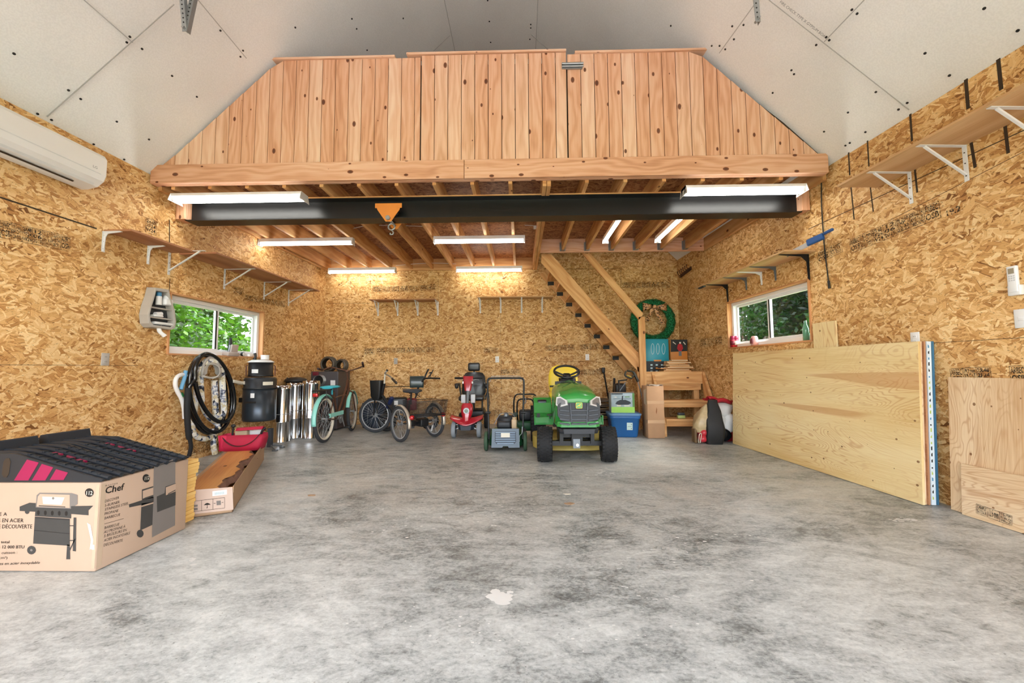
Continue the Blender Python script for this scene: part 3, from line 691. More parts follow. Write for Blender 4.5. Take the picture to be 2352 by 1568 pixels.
# orange beam trolley
cx = atY(895, 480, YI).x
tr = thing('beam_trolley', 'orange push trolley clamped on the lower flange of the black beam', 'trolley', (cx, YI+.085, 2.6))
for y, n in ((YI-.035, 'side_plate'), (YI+.197, 'side_plate')):
    mb = MB(); out = [(-.145, .155), (.145, .155), (.145, .105), (.125, .105), (.12, .085), (.03, -.045), (-.03, -.045), (-.12, .085), (-.125, .105), (-.145, .105)]
    mb.prism(out, .008, Matrix.Translation((cx, y, 2.665)) @ Matrix.Rotation(R(90), 4, 'X')); P(n, mb, M['orange'], tr, bevel=.002)
mb = MB(); mb.cyl((cx, YI-.07, 2.655), (cx, YI+.22, 2.655), .013, n=12); mb.cyl((cx, YI-.066, 2.655), (cx, YI-.044, 2.655), .026, n=6); P('axle_bolt', mb, M['galv'], tr)
for yy in (YI-.02, YI+.175):
    for s in (-1, 1): mb = MB(); mb.cyl((cx+s*.07, yy, 2.716), (cx+s*.07, yy+.022, 2.716), .03, n=18); P('roller', mb, M['black'], tr)
mb = MB(); mb.torus((cx, YI+.07, 2.60), (0, 1, 0), .035, .009, 24, 8); mb.tube([(cx, YI+.07, 2.565), (cx+.02, YI+.07, 2.54), (cx+.015, YI+.07, 2.515), (cx-.012, YI+.07, 2.515), (cx-.014, YI+.07, 2.53)], .007, 8, spline=4); P('hook', mb, M['galv'], tr)
# ---------------- strip lights ----------------
def strip_light(label, p0, p1, w, group, tubes=2, h=.05, flare=0.0, down=.045, cover=False):
    p0, p1 = V(p0), V(p1); c = (p0+p1)/2; d = (p1-p0); L = d.length; a = math.atan2(d.y, d.x)
    t = thing('strip_light', label, 'light', c, a, group)
    mb = MB(); mb.box(-L/2, L/2, -w*.32, w*.32, 0, h, grain=False)
    if flare:
        prof = [(-w/2, -.05), (-w*.32, 0), (w*.32, 0), (w/2, -.05)]
        for i in range(3):
            a0, a1 = prof[i], prof[i+1]; mb.faces([(-L/2, a0[0], a0[1]), (L/2, a0[0], a0[1]), (L/2, a1[0], a1[1]), (-L/2, a1[0], a1[1])], [(0, 1, 2, 3)], smooth=False)
    mb.build('housing', M['whitep'], t, solid=.002 if flare else 0)
    for x in (-L/2, L/2):
        s = 1 if x > 0 else -1; mb = MB()
        mb.prism([(-w/2, -.055), (w/2, -.055), (w*.34, h), (-w*.34, h)], .004, frame((x, 0, 0), (0, 1, 0)))
        for k in range(tubes):
            y = (k-(tubes-1)/2)*w*.42; mb.box(min(x, x-s*.02), max(x, x-s*.02), y-.012, y+.012, -.045, 0, grain=False)
        mb.build('end_cap', M['whitep'], t)
    for k in range(tubes):
        y = (k-(tubes-1)/2)*w*.42; mb = MB(); mb.cyl((-L/2+.022, y, -.028), (L/2-.022, y, -.028), .0135, n=12); mb.build('tube_lamp', M['tube'], t)
    return t
def hl(px, py, Y): return atY(px, py, Y)
G1 = 'wide shop lights under the front of the loft'; G2 = 'strip lights across the joists'; G3 = 'strip lights running between the right joists'
strip_light('wide twin-tube shop light under left end of the plank loft front', V((hl(405, 418, 4.08).x, 4.08, 2.868)), V((hl(700, 418, 4.08).x, 4.08, 2.868)), .19, G1, h=.028)
strip_light('wide twin-tube shop light under right end of the plank loft front', V((hl(1568, 396, 4.08).x, 4.08, 2.868)), V((hl(1840, 396, 4.08).x, 4.08, 2.868)), .19, G1, h=.028)
for lab, a, b, Y in (('strip light under the joists, nearer one on the left', (598, 532), (812, 528), 5.6), ('strip light under the joists, nearer one beside the double joist', (997, 525), (1205, 520), 5.6),
                     ('strip light against the back wall, left one of the far pair', (756, 616), (909, 614), 7.3), ('strip light against the back wall, right one of the far pair', (1048, 609), (1199, 606), 7.3)):
    p, q = hl(a[0], a[1], Y), hl(b[0], b[1], Y); z = JZ0-.053
    strip_light(lab, (p.x, Y, z), (q.x, Y, z), .11, G2, tubes=1 if False else 2)
for lab, x in (('lengthwise strip light in right joist bay nearest the stairs', 1.29), ('lengthwise strip light in right joist bay nearest the right wall', 2.07)):
    za = 2.95
    strip_light(lab, (x, 4.72, za), (x, 5.92, za), .10, G3, tubes=1)
# power cords and outlet of the lights
def cord(name, label, pts, r=.004, m='white', cat='cord', spline=6):
    c = sum((V(p) for p in pts), V())/len(pts); t = MB(); t.tube(pts, r, 6, spline=spline); o = t.build(name, M[m]); 
    return tag(o, label, cat)
z = JZ0-.02
cord('power_cord', 'thin white cord sagging between the two nearer joist strip lights', [hl(812, 524, 5.6), hl(840, 519, 5.62), hl(895, 517, 5.62), hl(950, 519, 5.62), hl(997, 520, 5.6)])
cord('power_cord', 'thin white cord between the two far strip lights on the back wall', [hl(909, 610, 7.3), hl(950, 606, 7.3), hl(1000, 604, 7.3), hl(1048, 606, 7.3)])
cord('power_cord', 'short white cord from strip light to outlet box on the double joist', [hl(1205, 517, 5.6), hl(1222, 518, 5.6), hl(1236, 520, 5.6)])
mb = MB(); p = hl(1231, 522, 5.6); mb.rbox(p.x-.035, p.x+.035, 5.57, 5.63, p.z-.02, p.z+.02, .005); tag(mb.build('outlet_box', M['white']), 'small white outlet box on the double joist beside strip light', 'outlet')
# ================= LEFT SIDE =================
def decal(mb, pts, P0, N, off=.0015, mi=None):
    N = V(N).normalized(); vs = [on(x, y, V(P0) + N*off, N) for x, y in pts]
    n = (vs[1]-vs[0]).cross(vs[2]-vs[0]); f = tuple(range(len(vs)))
    mb.faces(vs, [f], smooth=False, mi=mi)
def pxprism(mb, pts, P0, N, t0, t1, mi=None):
    """outline given in photo pixels, cut through the thing between two parallel planes; same metric outline at both"""
    N = V(N).normalized(); a = [on(x, y, V(P0) + N*t1, N) for x, y in pts]; b = [p - N*(t1-t0) for p in a]; n = len(a)
    mb.faces(a + b, [tuple(range(n)), tuple(reversed(range(n, 2*n)))] + [(i, n+i, n+(i+1) % n, (i+1) % n) for i in range(n)], smooth=False, mi=mi)
def ptext(mb, body, a, b, hpx, P0, N, mi=None, bold=0.0, up=(0, 0, 1), fit=True, shear=0.0, off=.001):
    """text from pixel a to pixel b along the base line on a plane"""
    N = V(N).normalized(); p, q = on(a[0], a[1], V(P0), N), on(b[0], b[1], V(P0), N); t = on(a[0], a[1]-hpx, V(P0), N)
    size = (t-p).length/.70; me = text_mesh(body, bold, 'LEFT', shear); w = max((v.co.x for v in me.vertices), default=1)*size
    u = V(up); r = (q-p).normalized(); s = (q-p).length/w if fit else 1.0
    if r.cross(u).dot(N) < 0: pass
    mb.text(body, size, p + N*off, r, u, bold, mi=mi, sx=s, shear=shear, th=0.0)
def hexm(n, c, r=.5, m=0.0, **k):
    if n not in M: M[n] = pm(n, c, r, m, **k)
    return M[n]
hexm('cardboard', 'A98A6C', .85, var=.08, scale=5); hexm('cardboard_pale', 'B69C86', .85, var=.06, scale=5); hexm('print_dark', '3d3b38', .8, var=.1, scale=20)
hexm('print_grey', '77706a', .8); hexm('magenta', '960F48', .5); hexm('navy', '1f2c3c', .6); hexm('ramp', '1e242b', .5, var=.2, scale=12)
# --- barbecue carton ---
BX0, BX1, BY0, BY1, BH = -3.32, -2.19, 2.075, 2.63, .45
t = thing('barbecue_carton', 'big printed cardboard barbecue carton, front left on the concrete floor', 'box', ((BX0+BX1)/2, (BY0+BY1)/2, 0))
mb = MB(); mb.rbox(BX0, BX1, BY0, BY1, 0.003, BH, .006, 2); P('carton', mb, M['cardboard_pale'], t)
mb = MB(); PF, NF = (0, BY0-.001, 0), (0, -1, 0); PS, NS = (BX1+.001, 0, 0), (1, 0, 0)
# front face drawing of a gas grill: 0 dark, 1 grey, 2 pale, 3 white
D = lambda pts, mi, off=.001: decal(mb, pts, PF, NF, off, mi)
D([(84, 1137), (91, 1131), (165, 1132), (178, 1136), (178, 1157), (163, 1168), (82, 1165)], 1, .0006)
D([(87, 1140), (92, 1134), (160, 1136), (160, 1166), (84, 1163)], 2)
D([(97, 1140), (148, 1142), (141, 1159), (99, 1157)], 3, .0014)
D([(89, 1160), (150, 1163), (150, 1165), (89, 1162)], 0, .002)
D([(45, 1163), (68, 1154), (82, 1155), (82, 1175), (45, 1173)], 0); D([(163, 1162), (214, 1161), (203, 1172), (203, 1183), (163, 1180)], 0)
D([(82, 1165), (163, 1168), (163, 1190), (80, 1185)], 0, .0012); D([(80, 1186), (160, 1191), (160, 1253), (76, 1248)], 0)
for k in range(5): x = 88 + k*16; D([(x-3, 1174+k*.5), (x, 1171+k*.5), (x+3, 1174+k*.5), (x+3, 1180+k*.5), (x, 1183+k*.5), (x-3, 1180+k*.5)], 4, .002)
D([(80, 1188), (160, 1193), (160, 1194), (80, 1189)], 4, .002); D([(79, 1217), (160, 1225), (160, 1226), (79, 1218)], 4, .002)
D([(154, 1250), (160, 1251), (161, 1284), (152, 1284)], 0); D([(169, 1188), (175, 1188), (174, 1266), (167, 1265)], 0)
D([(160, 1206), (169, 1206), (169, 1208), (160, 1208)], 0); D([(160, 1240), (169, 1240), (169, 1242), (160, 1242)], 0); D([(160, 1260), (172, 1236), (173, 1238), (161, 1264)], 0)
for cx, cy, r in ((72, 1263, 10), (62, 1175, 5)): D([(cx + r*math.cos(a*.5236), cy - r*math.sin(a*.5236)) for a in range(12)], 0, .0012)
D([(72 + 3*math.cos(a*.785), 1263 - 3*math.sin(a*.785)) for a in range(8)], 1, .002); D([(122 + 3*math.cos(a*.785), 1144 - 3*math.sin(a*.785)) for a in range(8)], 1, .002)
D([(205 + 10*math.cos(a*.3927), 1131 - 10*math.sin(a*.3927)) for a in range(16)], 4, .0012)
ptext(mb, '112', (197, 1136), (213, 1136), 9, PF, NF, 3, .01, off=.002)
for s, a, b, h, bo in (('LE A', (-8, 1184), (16, 1184), 8, 0), ('S EN ACIER', (-4, 1199), (54, 1199), 9, 0), ('E DÉCOUVERTE', (-4, 1213), (74, 1213), 9, 0), ('u total', (-6, 1247), (22, 1247), 6, .01), ('de 12 000 BTU', (-10, 1259), (56, 1259), 7, .01), ('de cuisson :', (-10, 1272), (40, 1271), 6, 0), ('cm²)', (-2, 1283), (17, 1283), 6, 0)):
    ptext(mb, s, a, b, h, PF, NF, 4, bo)
ptext(mb, 'ires en acier inoxydable', (-8, 1297), (92, 1294), 6, PF, NF, 4, .005, shear=.25)
D([(200, 1200), (208, 1205), (214, 1240), (212, 1258), (206, 1262), (209, 1240)], 5); D([(209, 1250), (217, 1251), (217, 1262), (210, 1262)], 3, .0012)
# side face
S = lambda pts, mi, off=.001: decal(mb, pts, PS, NS, off, mi)
ptext(mb, 'M A S T E R', (241, 1117), (270, 1111), 3, PS, NS, 4); ptext(mb, 'Chef', (240, 1134), (284, 1124), 15, PS, NS, 4, .02)
for s, a, b, h in (('DISCOVER', (240, 1154), (273, 1145), 6), ('5-BURNER', (240, 1164), (274, 1155), 6), ('STAINLESS STEEL', (240, 1173), (295, 1158), 6), ('PROPANE', (239, 1183), (271, 1175), 6), ('BARBECUE', (239, 1193), (275, 1184), 6), ('BARBECUE', (239, 1215), (273, 1206), 6), ('AU PROPANE À', (238, 1225), (287, 1211), 6), ('5 BRÛLEURS EN', (238, 1234), (290, 1219), 6), ('ACIER INOXYDABLE', (238, 1244), (298, 1226), 6), ('DÉCOUVERTE', (237, 1255), (281, 1243), 6)):
    ptext(mb, s, a, b, h, PS, NS, 4)
S([(240, 1202.5), (284, 1190), (284, 1190.8), (240, 1203.3)], 4)
S([(336 + 8.5*math.cos(a*.3927), 1098 - 9.5*math.sin(a*.3927)) for a in range(16)], 4, .0012); ptext(mb, '112', (330, 1103), (342, 1100), 8, PS, NS, 3, .01, off=.002)
S([(353.5, 1070.5), (403, 1052), (402, 1206), (349, 1234)], 1, .0006)
S([(326, 1124), (352, 1116), (352, 1143), (326, 1148)], 0); S([(328, 1127), (352, 1119), (352, 1136), (334, 1142), (328, 1145)], 2, .0016)
S([(296, 1158), (330, 1147), (353, 1140), (353, 1152), (330, 1158), (297, 1165)], 0); S([(325, 1156), (352, 1152), (350, 1205), (322, 1218)], 0); S([(325, 1161), (352, 1153), (352, 1156), (325, 1164)], 2, .002)
S([(322 + 8*math.cos(a*.5236), 1225 - 9*math.sin(a*.5236)) for a in range(12)], 0, .0012)
S([(360, 1140), (378, 1132), (380, 1117), (404, 1109), (403, 1160), (361, 1176)], 0, .0012); S([(381, 1119), (404, 1110), (404, 1128), (381, 1137)], 2, .002); S([(386, 1133), (403, 1124), (403, 1126), (386, 1135)], 0, .003)
P('carton_print', mb, [M['print_dark'], M['print_grey'], M['cardboard_pale'], M['cream'], M['ink'], hexm('torn_paper', 'E6DACC', .9)], t, label='dark printed grill drawings and lettering')
mb = MB()
mb.quad((BX1+.0008, BY0+.004, .02), (BX1+.0008, BY0+.03, .02), (BX1+.0008, BY0+.03, BH-.01), (BX1+.0008, BY0+.004, BH-.01)); mb.quad((BX1-.02, BY0-.0008, .02), (BX1-.002, BY0-.0008, .02), (BX1-.002, BY0-.0008, BH-.01), (BX1-.02, BY0-.0008, BH-.01))
P('packing_tape', mb, hexm('tape', 'BFA88F', .25), t)
# --- car ramps ---
def ramp(label, y0, y1):
    zt, X0, X1 = BH+.004, BX1+.012, -3.1
    t = thing('car_ramp', label, 'ramp', ((X0+X1)/2, (y0+y1)/2, zt), group=None)
    side = [(X0, zt+.012), (X0-.01, zt), (X1, zt), (X1, zt+.15), (-2.82, zt+.15), (-2.66, zt+.145), (-2.45, zt+.085)]
    mb = MB()
    for y in (y0, y1-.012): mb.prism(side, .012, Matrix(((1, 0, 0, 0), (0, 0, 1, y), (0, 1, 0, 0), (0, 0, 0, 1))))
    prof = [(X0, zt+.008), (-2.45, zt+.075), (-2.66, zt+.132), (-2.82, zt+.137), (X1, zt+.137)]
    for a, b in zip(prof, prof[1:]): mb.quad((a[0], y0, a[1]), (a[0], y1, a[1]), (b[0], y1, b[1]), (b[0], y0, b[1]))
    P('ramp_body', mb, M['ramp'], t, bevel=.003)
    n = 4
    for k in range(n):
        y = y0+.035+(y1-y0-.07)*k/(n-1); mb = MB(); mb.tube([(a, y, b+.004) for a, b in prof], .013, 8, spline=3)
        for q in range(9): u = X0 - .05 - q*.048; zz = zt+.008 + (X0-u)*.27; mb.box(u-.008, u+.008, y-.012, y+.012, zz+.006, zz+.0155, grain=False)
        P('tread_rib', mb, M['ramp'], t)
    mb = MB(); mb.rings([[(-2.86+a, y, zt+.13+b) for a, b in ((-.05, 0), (-.035, .062), (.01, .07), (.03, 0))] for y in (y0+.02, y1-.01)], smooth=False); P('wheel_stop', mb, M['ramp'], t, bevel=.008)
    for k in range(3):
        mb = MB(); y = (y0+y1)/2+.0; u = -2.42-.07*k; mb.bar((u, y, zt+.075+(-2.45-u)*.27+.004), (u-.045, y, zt+.087+(-2.45-u)*.27+.004), .02, .012); P('reflective_stripe', mb, M['magenta'], t, label='magenta stripe')
    if y0 < 2.2:
        for pts in ([(32, 1103), (62, 1055), (89, 1062), (65, 1103)], [(73, 1103), (96, 1065), (122, 1073), (104, 1103)], [(114, 1102), (129, 1077), (156, 1085), (146, 1102)]):
            mb = MB(); decal(mb, pts, (0, y0, 0), NF, .001); P('reflective_stripe', mb, M['magenta'], t, label='magenta stripe')
    if y0 < 2.2:
        mb = MB(); pxprism(mb, [(8, 1060), (14, 1052), (21, 1052), (24, 1060), (20, 1088), (15, 1096), (8, 1096), (4, 1088)], (0, y0, 0), NF, 0, .002); P('grip_slot', mb, M['seam'], t)
ramp('black plastic car ramp with magenta stripes, nearer one on barbecue carton', 2.075, 2.335)
ramp('black plastic car ramp, one nearer the wall on barbecue carton', 2.355, 2.62)
# --- lath stack ---
for k in range(17):
    o = MB(); e = rnd.uniform(-.006, .006) + (.018 if k > 12 else 0)
    o.box(-3.3+e, -2.275+e, 2.70, 2.80, .0005+k*.0245, .0005+k*.0245+.0235)
    tag(o.build('lath_board', M['slat'], bevel=.002), 'pale yellow board in the neat stack behind the barbecue carton', 'board', 'stacked yellow boards behind the barbecue carton')
# --- long open carton with slab ---
A = V((-2.10, 2.93, 0)); LA = math.atan2(1.70, -.87)
t = thing('long_carton', 'long low open cardboard carton with handling symbols, holding a wood slab', 'box', A, LA)   # local X = along, local Y = to the left(+)
L, W, Hh = 1.88, .33, .165
mb = MB(); th = .006
mb.box(0, L, 0, W, .002, .008, grain=False); mb.box(0, L, 0, th, .002, Hh, grain=False); mb.box(0, L, W-th, W, .002, Hh, grain=False); mb.box(0, th, 0, W, .002, Hh, grain=False); mb.box(L-th, L, 0, W, .002, Hh, grain=False)
mb.build('carton', M['cardboard'], t)
mb = MB(); mb.bar((.0, W-.03, Hh+.003), (L, W-.03, Hh+.01), .06, .004); mb.build('carton_flap', M['cardboard'], t)
mb = MB(); mb.bar((.0, -.001, Hh+.0), (L*.98, .004, Hh+.012), .004, .05); mb.build('carton_flap', M['cardboard'], t)
mb = MB(); PE = mat_of(t) @ V((-.001, 0, 0)); NE = mat_of(t).to_3x3() @ V((-1, 0, 0))
E = lambda pts, mi, off=.001: decal(mb, pts, PE, NE, off, mi)
E([(402, 1128), (534, 1118), (536, 1170), (404, 1185)], 1, .0004)
def outl(a, b, c, d, w=.8):
    for p, q in ((a, b), (b, c), (c, d), (d, a)): 
        dx, dy = q[0]-p[0], q[1]-p[1]; l = math.hypot(dx, dy); nx, ny = -dy/l*w/2, dx/l*w/2; E([(p[0]+nx, p[1]+ny), (q[0]+nx, q[1]+ny), (q[0]-nx, q[1]-ny), (p[0]-nx, p[1]-ny)], 0, .0012)
xs = [409, 436, 463, 489, 516]
for i in range(4):
    x0_, x1_ = xs[i], xs[i+1]; f0, f1 = (x0_-409)*-.12, (x1_-409)*-.12; outl((x0_, 1155+f0), (x1_, 1155+f1), (x1_, 1179+f1), (x0_, 1179+f0))
for x in (418, 426): E([(x, 1172), (x, 1162), (x-2, 1164), (x+.8, 1158.5), (x+3.5, 1163), (x+1.8, 1162), (x+1.8, 1172)], 0, .0014)
E([(416, 1174), (431, 1172.4), (431, 1173.6), (416, 1175.2)], 0, .0014)
E([(441, 1160), (454, 1158.5), (454, 1163), (441, 1164.5)], 2, .0014); E([(441, 1167), (454, 1165.5), (454, 1171), (444, 1172)], 2, .0014)
E([(468, 1160), (472, 1156), (476, 1154.5), (481, 1156), (484, 1158.5)], 0, .0014); E([(475.4, 1158), (476.4, 1158), (476.8, 1165), (475.8, 1167), (474, 1166), (475.6, 1164.5)], 0, .0014)
E([(497, 1150), (507, 1149), (507.6, 1159), (497.6, 1160)], 2, .0014); E([(491, 1155.4), (495, 1155), (495, 1156), (491, 1156.4)], 0, .0014); E([(509, 1153.4), (513, 1153), (513, 1154), (509, 1154.4)], 0, .0014)
E([(488, 1128), (521, 1124), (521, 1135), (488, 1139)], 3, .001)
for k in range(8): x = 494+k*2.7; E([(x, 1130.5-(x-494)*.1), (x+1.2, 1130.4-(x-494)*.1), (x+1.2, 1136-(x-494)*.1), (x, 1136.2-(x-494)*.1)], 4, .0016)
P('carton_print', mb, [M['ink'], hexm('cardboard_print', 'C6AE9E', .85), M['print_grey'], M['white'], hexm('barcode_teal', '7fa6a8', .8)], t, label='handling symbols and barcode label')
# slab with a live edge
s_ = thing('wood_slab', 'oiled wood slab with rough bark edge lying in the long carton', 'slab', A, LA)
mb = MB(); n = 30; top = []; 
edge = [(i/n*1.82+.02, .035 + .028*math.sin(i*.55) + .014*math.sin(i*1.7) + .012*math.sin(i*.21+1) + .05*(1-abs(2*i/n-1))*.3) for i in range(n+1)]
zt = .176
for i in range(n):
    (x0, e0), (x1, e1) = edge[i], edge[i+1]
    mb.faces([(x0, e0+.03, zt), (x1, e1+.03, zt), (x1, W-.03, zt), (x0, W-.03, zt)], [(0, 1, 2, 3)], smooth=False, uvs=[[(x0, e0+.03), (x1, e1+.03), (x1, W-.03), (x0, W-.03)]])
    mb.faces([(x0, e0+.03, zt), (x1, e1+.03, zt), (x1, W-.03, zt), (x0, W-.03, zt)][::-1] and [(x0, e0, .125), (x1, e1, .125), (x1, W-.03, .125), (x0, W-.03, .125)], [(3, 2, 1, 0)], smooth=False)
mb.quad((.02, edge[0][1]+.03, zt), (.02, W-.03, zt), (.02, W-.03, .125), (.02, edge[0][1], .125)); mb.quad((edge[-1][0], edge[-1][1]+.03, zt), (edge[-1][0], W-.03, zt), (edge[-1][0], W-.03, .125), (edge[-1][0], edge[-1][1], .125)); mb.quad((.02, W-.03, zt), (1.84, W-.03, zt), (1.84, W-.03, .125), (.02, W-.03, .125))
mb.build('slab', M['slab'], s_)
mb = MB()
for i in range(n):
    (x0, e0), (x1, e1) = edge[i], edge[i+1]; mb.faces([(x0, e0+.034, zt+.003), (x1, e1+.034, zt+.003), (x1, e1-.004, .13), (x0, e0-.004, .13), (x0, e0+.034, zt-.004), (x1, e1+.034, zt-.004)], [(3, 2, 1, 0), (0, 1, 5, 4)], smooth=True)
mb.build('bark_edge', M['bark'], s_, label='dark rough bark edge')
for k in range(3):
    mb = MB(); mb.box(.2+k*.65, .26+k*.65, .03, W-.03, .009, .124); q = mb.build('wood_spacer', M['joist']); tag(q, 'wooden spacer block under the slab inside the long carton', 'spacer', 'spacers under the slab'); q.location = A; q.rotation_euler = (0, 0, LA)
# --- red tool bag on the far end of the carton ---
bp = mat_of(t) @ V((1.66, W/2, .2)); 
bag = thing('tool_bag', 'open red fabric tool bag with yellow tag on far end of the long carton', 'bag', (bp.x, bp.y, .179), R(12))
mb = MB(); Mred = hexm('red_fabric', 'B0183C', .7, var=.12, scale=6)
def bagring(w, d, z, sq=.3): return [(w/2*(abs(math.cos(a))**sq)*(1 if math.cos(a) > 0 else -1), d/2*(abs(math.sin(a))**sq)*(1 if math.sin(a) > 0 else -1), z) for a in [2*math.pi*i/28 for i in range(28)]]
mb.rings([bagring(.36, .20, 0), bagring(.39, .21, .05), bagring(.42, .2, .11), bagring(.42, .16, .16)], True, False); mb.build('bag_body', Mred, bag, solid=.006)
mb = MB(); mb.surf(lambda u, v: (-.08+.26*u, .07-.10*v, .17+.055*math.sin(v*2.6)+.01*u), 6, 5); mb.build('bag_flap', Mred, bag, solid=.005)
mb = MB(); mb.rbox(-.0, .09, -.012, .0, .198, .222, .006); mb.build('yellow_tag', hexm('yellow_tag', 'E0A030', .5), bag, label='yellow tag')
mb = MB(); mb.tube([(-.17, -.09, .15), (-.13, -.11, .10), (-.05, -.12, .055), (.05, -.12, .055), (.13, -.11, .10), (.18, -.08, .165)], .011, 8, spline=5, flat=.4); mb.build('carry_handle', hexm('maroon', '4a0f18', .5), bag)
mb = MB(); mb.tube([(-.19, -.08, .0), (-.205, -.09, .16)], .008, 6); mb.surf(lambda u, v: (-.20+.07*u, -.095-.004*math.sin(u*3), .002+.16*v), 3, 3); mb.build('side_pocket', hexm('red_bright', 'C41C48', .6), bag, solid=.004)
mb = MB(); o = MB(); o.rbox(-.11, .02, 0, .05, .05, .215, .004); o.at(Matrix.Rotation(.3, 4, 'Z'))
q = o.build('paper_pad', hexm('kraft', 'B8A688', .8)); tag(q, 'small kraft cardboard piece standing in the red tool bag', 'cardboard'); q.location = (bp.x, bp.y, .179)
o = MB(); o.rbox(-.1, .1, -.06, -.05, .0, .07, .004); q = o.build('paper_leaflet', M['white']); tag(q, 'white printed leaflet sticking out behind the red tool bag', 'paper'); q.location = (bp.x+.02, bp.y+.13, .33); q.rotation_euler = (.3, 0, .2)
o = MB(); o.tube([(0, 0, 0), (.02, 0, .07), (.05, .01, .1)], .012, 8, spline=3); q = o.build('pliers', M['black']); tag(q, 'black tool handle poking from right end of the red bag', 'tool'); q.location = (bp.x+.16, bp.y+.02, .3)
o = MB(); o.tube([(0, 0, -.06), (.01, 0, .06)], .01, 8); o.ell((.01, 0, .08), (.025, .02, .02)); q = o.build('spray_nozzle', M['black']); tag(q, 'black tool handle poking from left end of the red bag', 'tool'); q.location = (bp.x-.16, bp.y+.03, .34)
# --- air conditioner ---
ac = thing('air_conditioner', 'white wall-mounted air conditioner high on the left wall', 'air conditioner', LP + LD*2.0 + V((0, 0, 2.45)))
a1 = onL(194, 360, .1); yend = (a1-LP).dot(LD); 
pe = [on(px, py, LP + LD*3.05, LD) for px, py in ((195, 330), (194, 340))]
ye = 3.30; ys = ye-1.05
prof = [(0, 0), (.06, -.0), (.15, .02), (.205, .065), (.225, .12), (.225, .26), (.20, .295), (0, .30)]
zb0 = 2.60
def acp(y, sc=1.0): return [LP + LD*y + LN*(.012 + a*sc) + V((0, 0, zb0 + .15 + (b-.15)*sc)) for a, b in prof]
mb = MB(); mb.rings([acp(ys, .97), acp(ys+.012), acp(ye-.012), acp(ye, .96)], smooth=False); P('case', mb, M['white'], ac, bevel=.012)
mb = MB(); 
def acq(y, a, b): return LP + LD*y + LN*(.012+a) + V((0, 0, zb0+b))
mb.faces([acq(ys+.03, .222, .118), acq(ye-.05, .222, .118), acq(ye-.05, .155, .022), acq(ys+.03, .155, .022)], [(0, 1, 2, 3)], smooth=False); P('louver_flap', mb, hexm('ac_flap', 'DADCDC', .4), ac, solid=.008)
mb = MB(); mb.faces([acq(ys+.05, .118, .004), acq(ye-.16, .118, .004), acq(ye-.16, .105, .001), acq(ys+.05, .105, .001)], [(0, 1, 2, 3)], smooth=False); P('air_slot', mb, M['seam'], ac, solid=.006)
mb = MB(); mb.text('LG', .03, acq(ye-.12, .2275, .14), LD, (0, 0, 1)); P('maker_logo', mb, M['mgrey'], ac)
# --- brackets and shelves ---
def bracket(mb, P_, out, arm, drop, w=.022, brace=True, th=.004):
    """shelf bracket: P_ at wall just under the shelf, out = unit vector into the room"""
    out = V(out); u = V((0, 0, 1)); s = out.cross(u)
    mb.bar(P_ + out*.004, P_ + out*.004 - u*drop, w, th, up=out); mb.bar(P_ - u*.003, P_ + out*arm - u*.003, w, th, up=u)
    if brace: mb.bar(P_ + out*.008 - u*drop*.82, P_ + out*arm*.86 - u*.008, w*.55, .012, up=s.cross((out*arm+u*drop).normalized()))
    else:
        n = 5; pts = []
        mb.prism([(0, 0), (arm, 0), (arm*.95, -.010), (arm*.25, -.022), (.022, -drop*.28), (.012, -drop*.95), (0, -drop)], .006, frame(P_ - s*.003, out, u))
    for k in (.2, .5, .85): mb.cyl(P_ + out*.006 - u*drop*k, P_ + out*.009 - u*drop*k, .004, n=8, mi=1)
def wall_shelf(label, name, pa, pb, fn, N, depth, mat, brs, th=.018, bmat='whitep'):
    """pa,pb: photo pixels of the front lower edge; fn(px,py,off) -> point on the plane off the wall"""
    a, b = fn(*pa, depth), fn(*pb, depth); z = (a.z+b.z)/2; a.z = b.z = z; N = V(N); d = (b-a).normalized(); a, b = (a, b)
    aw, bw = a - N*depth, b - N*depth
    t = thing('wall_shelf', label, 'shelf', (aw+bw)/2)
    mb = MB(); m = (a+aw)/2 + V((0, 0, th/2)); k = (b+bw)/2 + V((0, 0, th/2)); mb.bar(m, k, depth-.004, th); P('shelf_board', mb, mat, t, bevel=.001)
    for (px, kind, mt) in brs:
        # px: pixel column of the bracket's vertical leg at the wall
        py = 600; q = fn(px, py, .0); 
        for _ in range(4):
            q = fn(px, py, .0); 
            py += (q.z - z)*F/max(.5, (q - V((0, 0, CAMZ))).length)
        q.z = z; mb = MB(); arm = depth*(.93 if kind != 'small' else .62); drop = {'tri': .26, 'small': .19, 'curve': .28, 'mini': .17}[kind]
        bracket(mb, q + N*.001, N, arm, drop, .028, kind == 'tri'); P('bracket', mb, [M[mt], M['ink']], t)
    return t, z
wall_shelf('nearer end board of the long shelf on the left wall, with two small brackets', 's', (303, 527), (448, 583), onL, LN, .27, M['shelf_red'], [(238, 'small', 'whitep'), (341, 'small', 'whitep')])
wall_shelf('far end board of the long shelf on the left wall, with four triangular brackets', 's', (497, 583), (735, 669), onL, LN, .43, M['shelf_red'], [(389, 'tri', 'whitep'), (516, 'tri', 'whitep'), (607, 'tri', 'whitep'), (663, 'tri', 'whitep')])
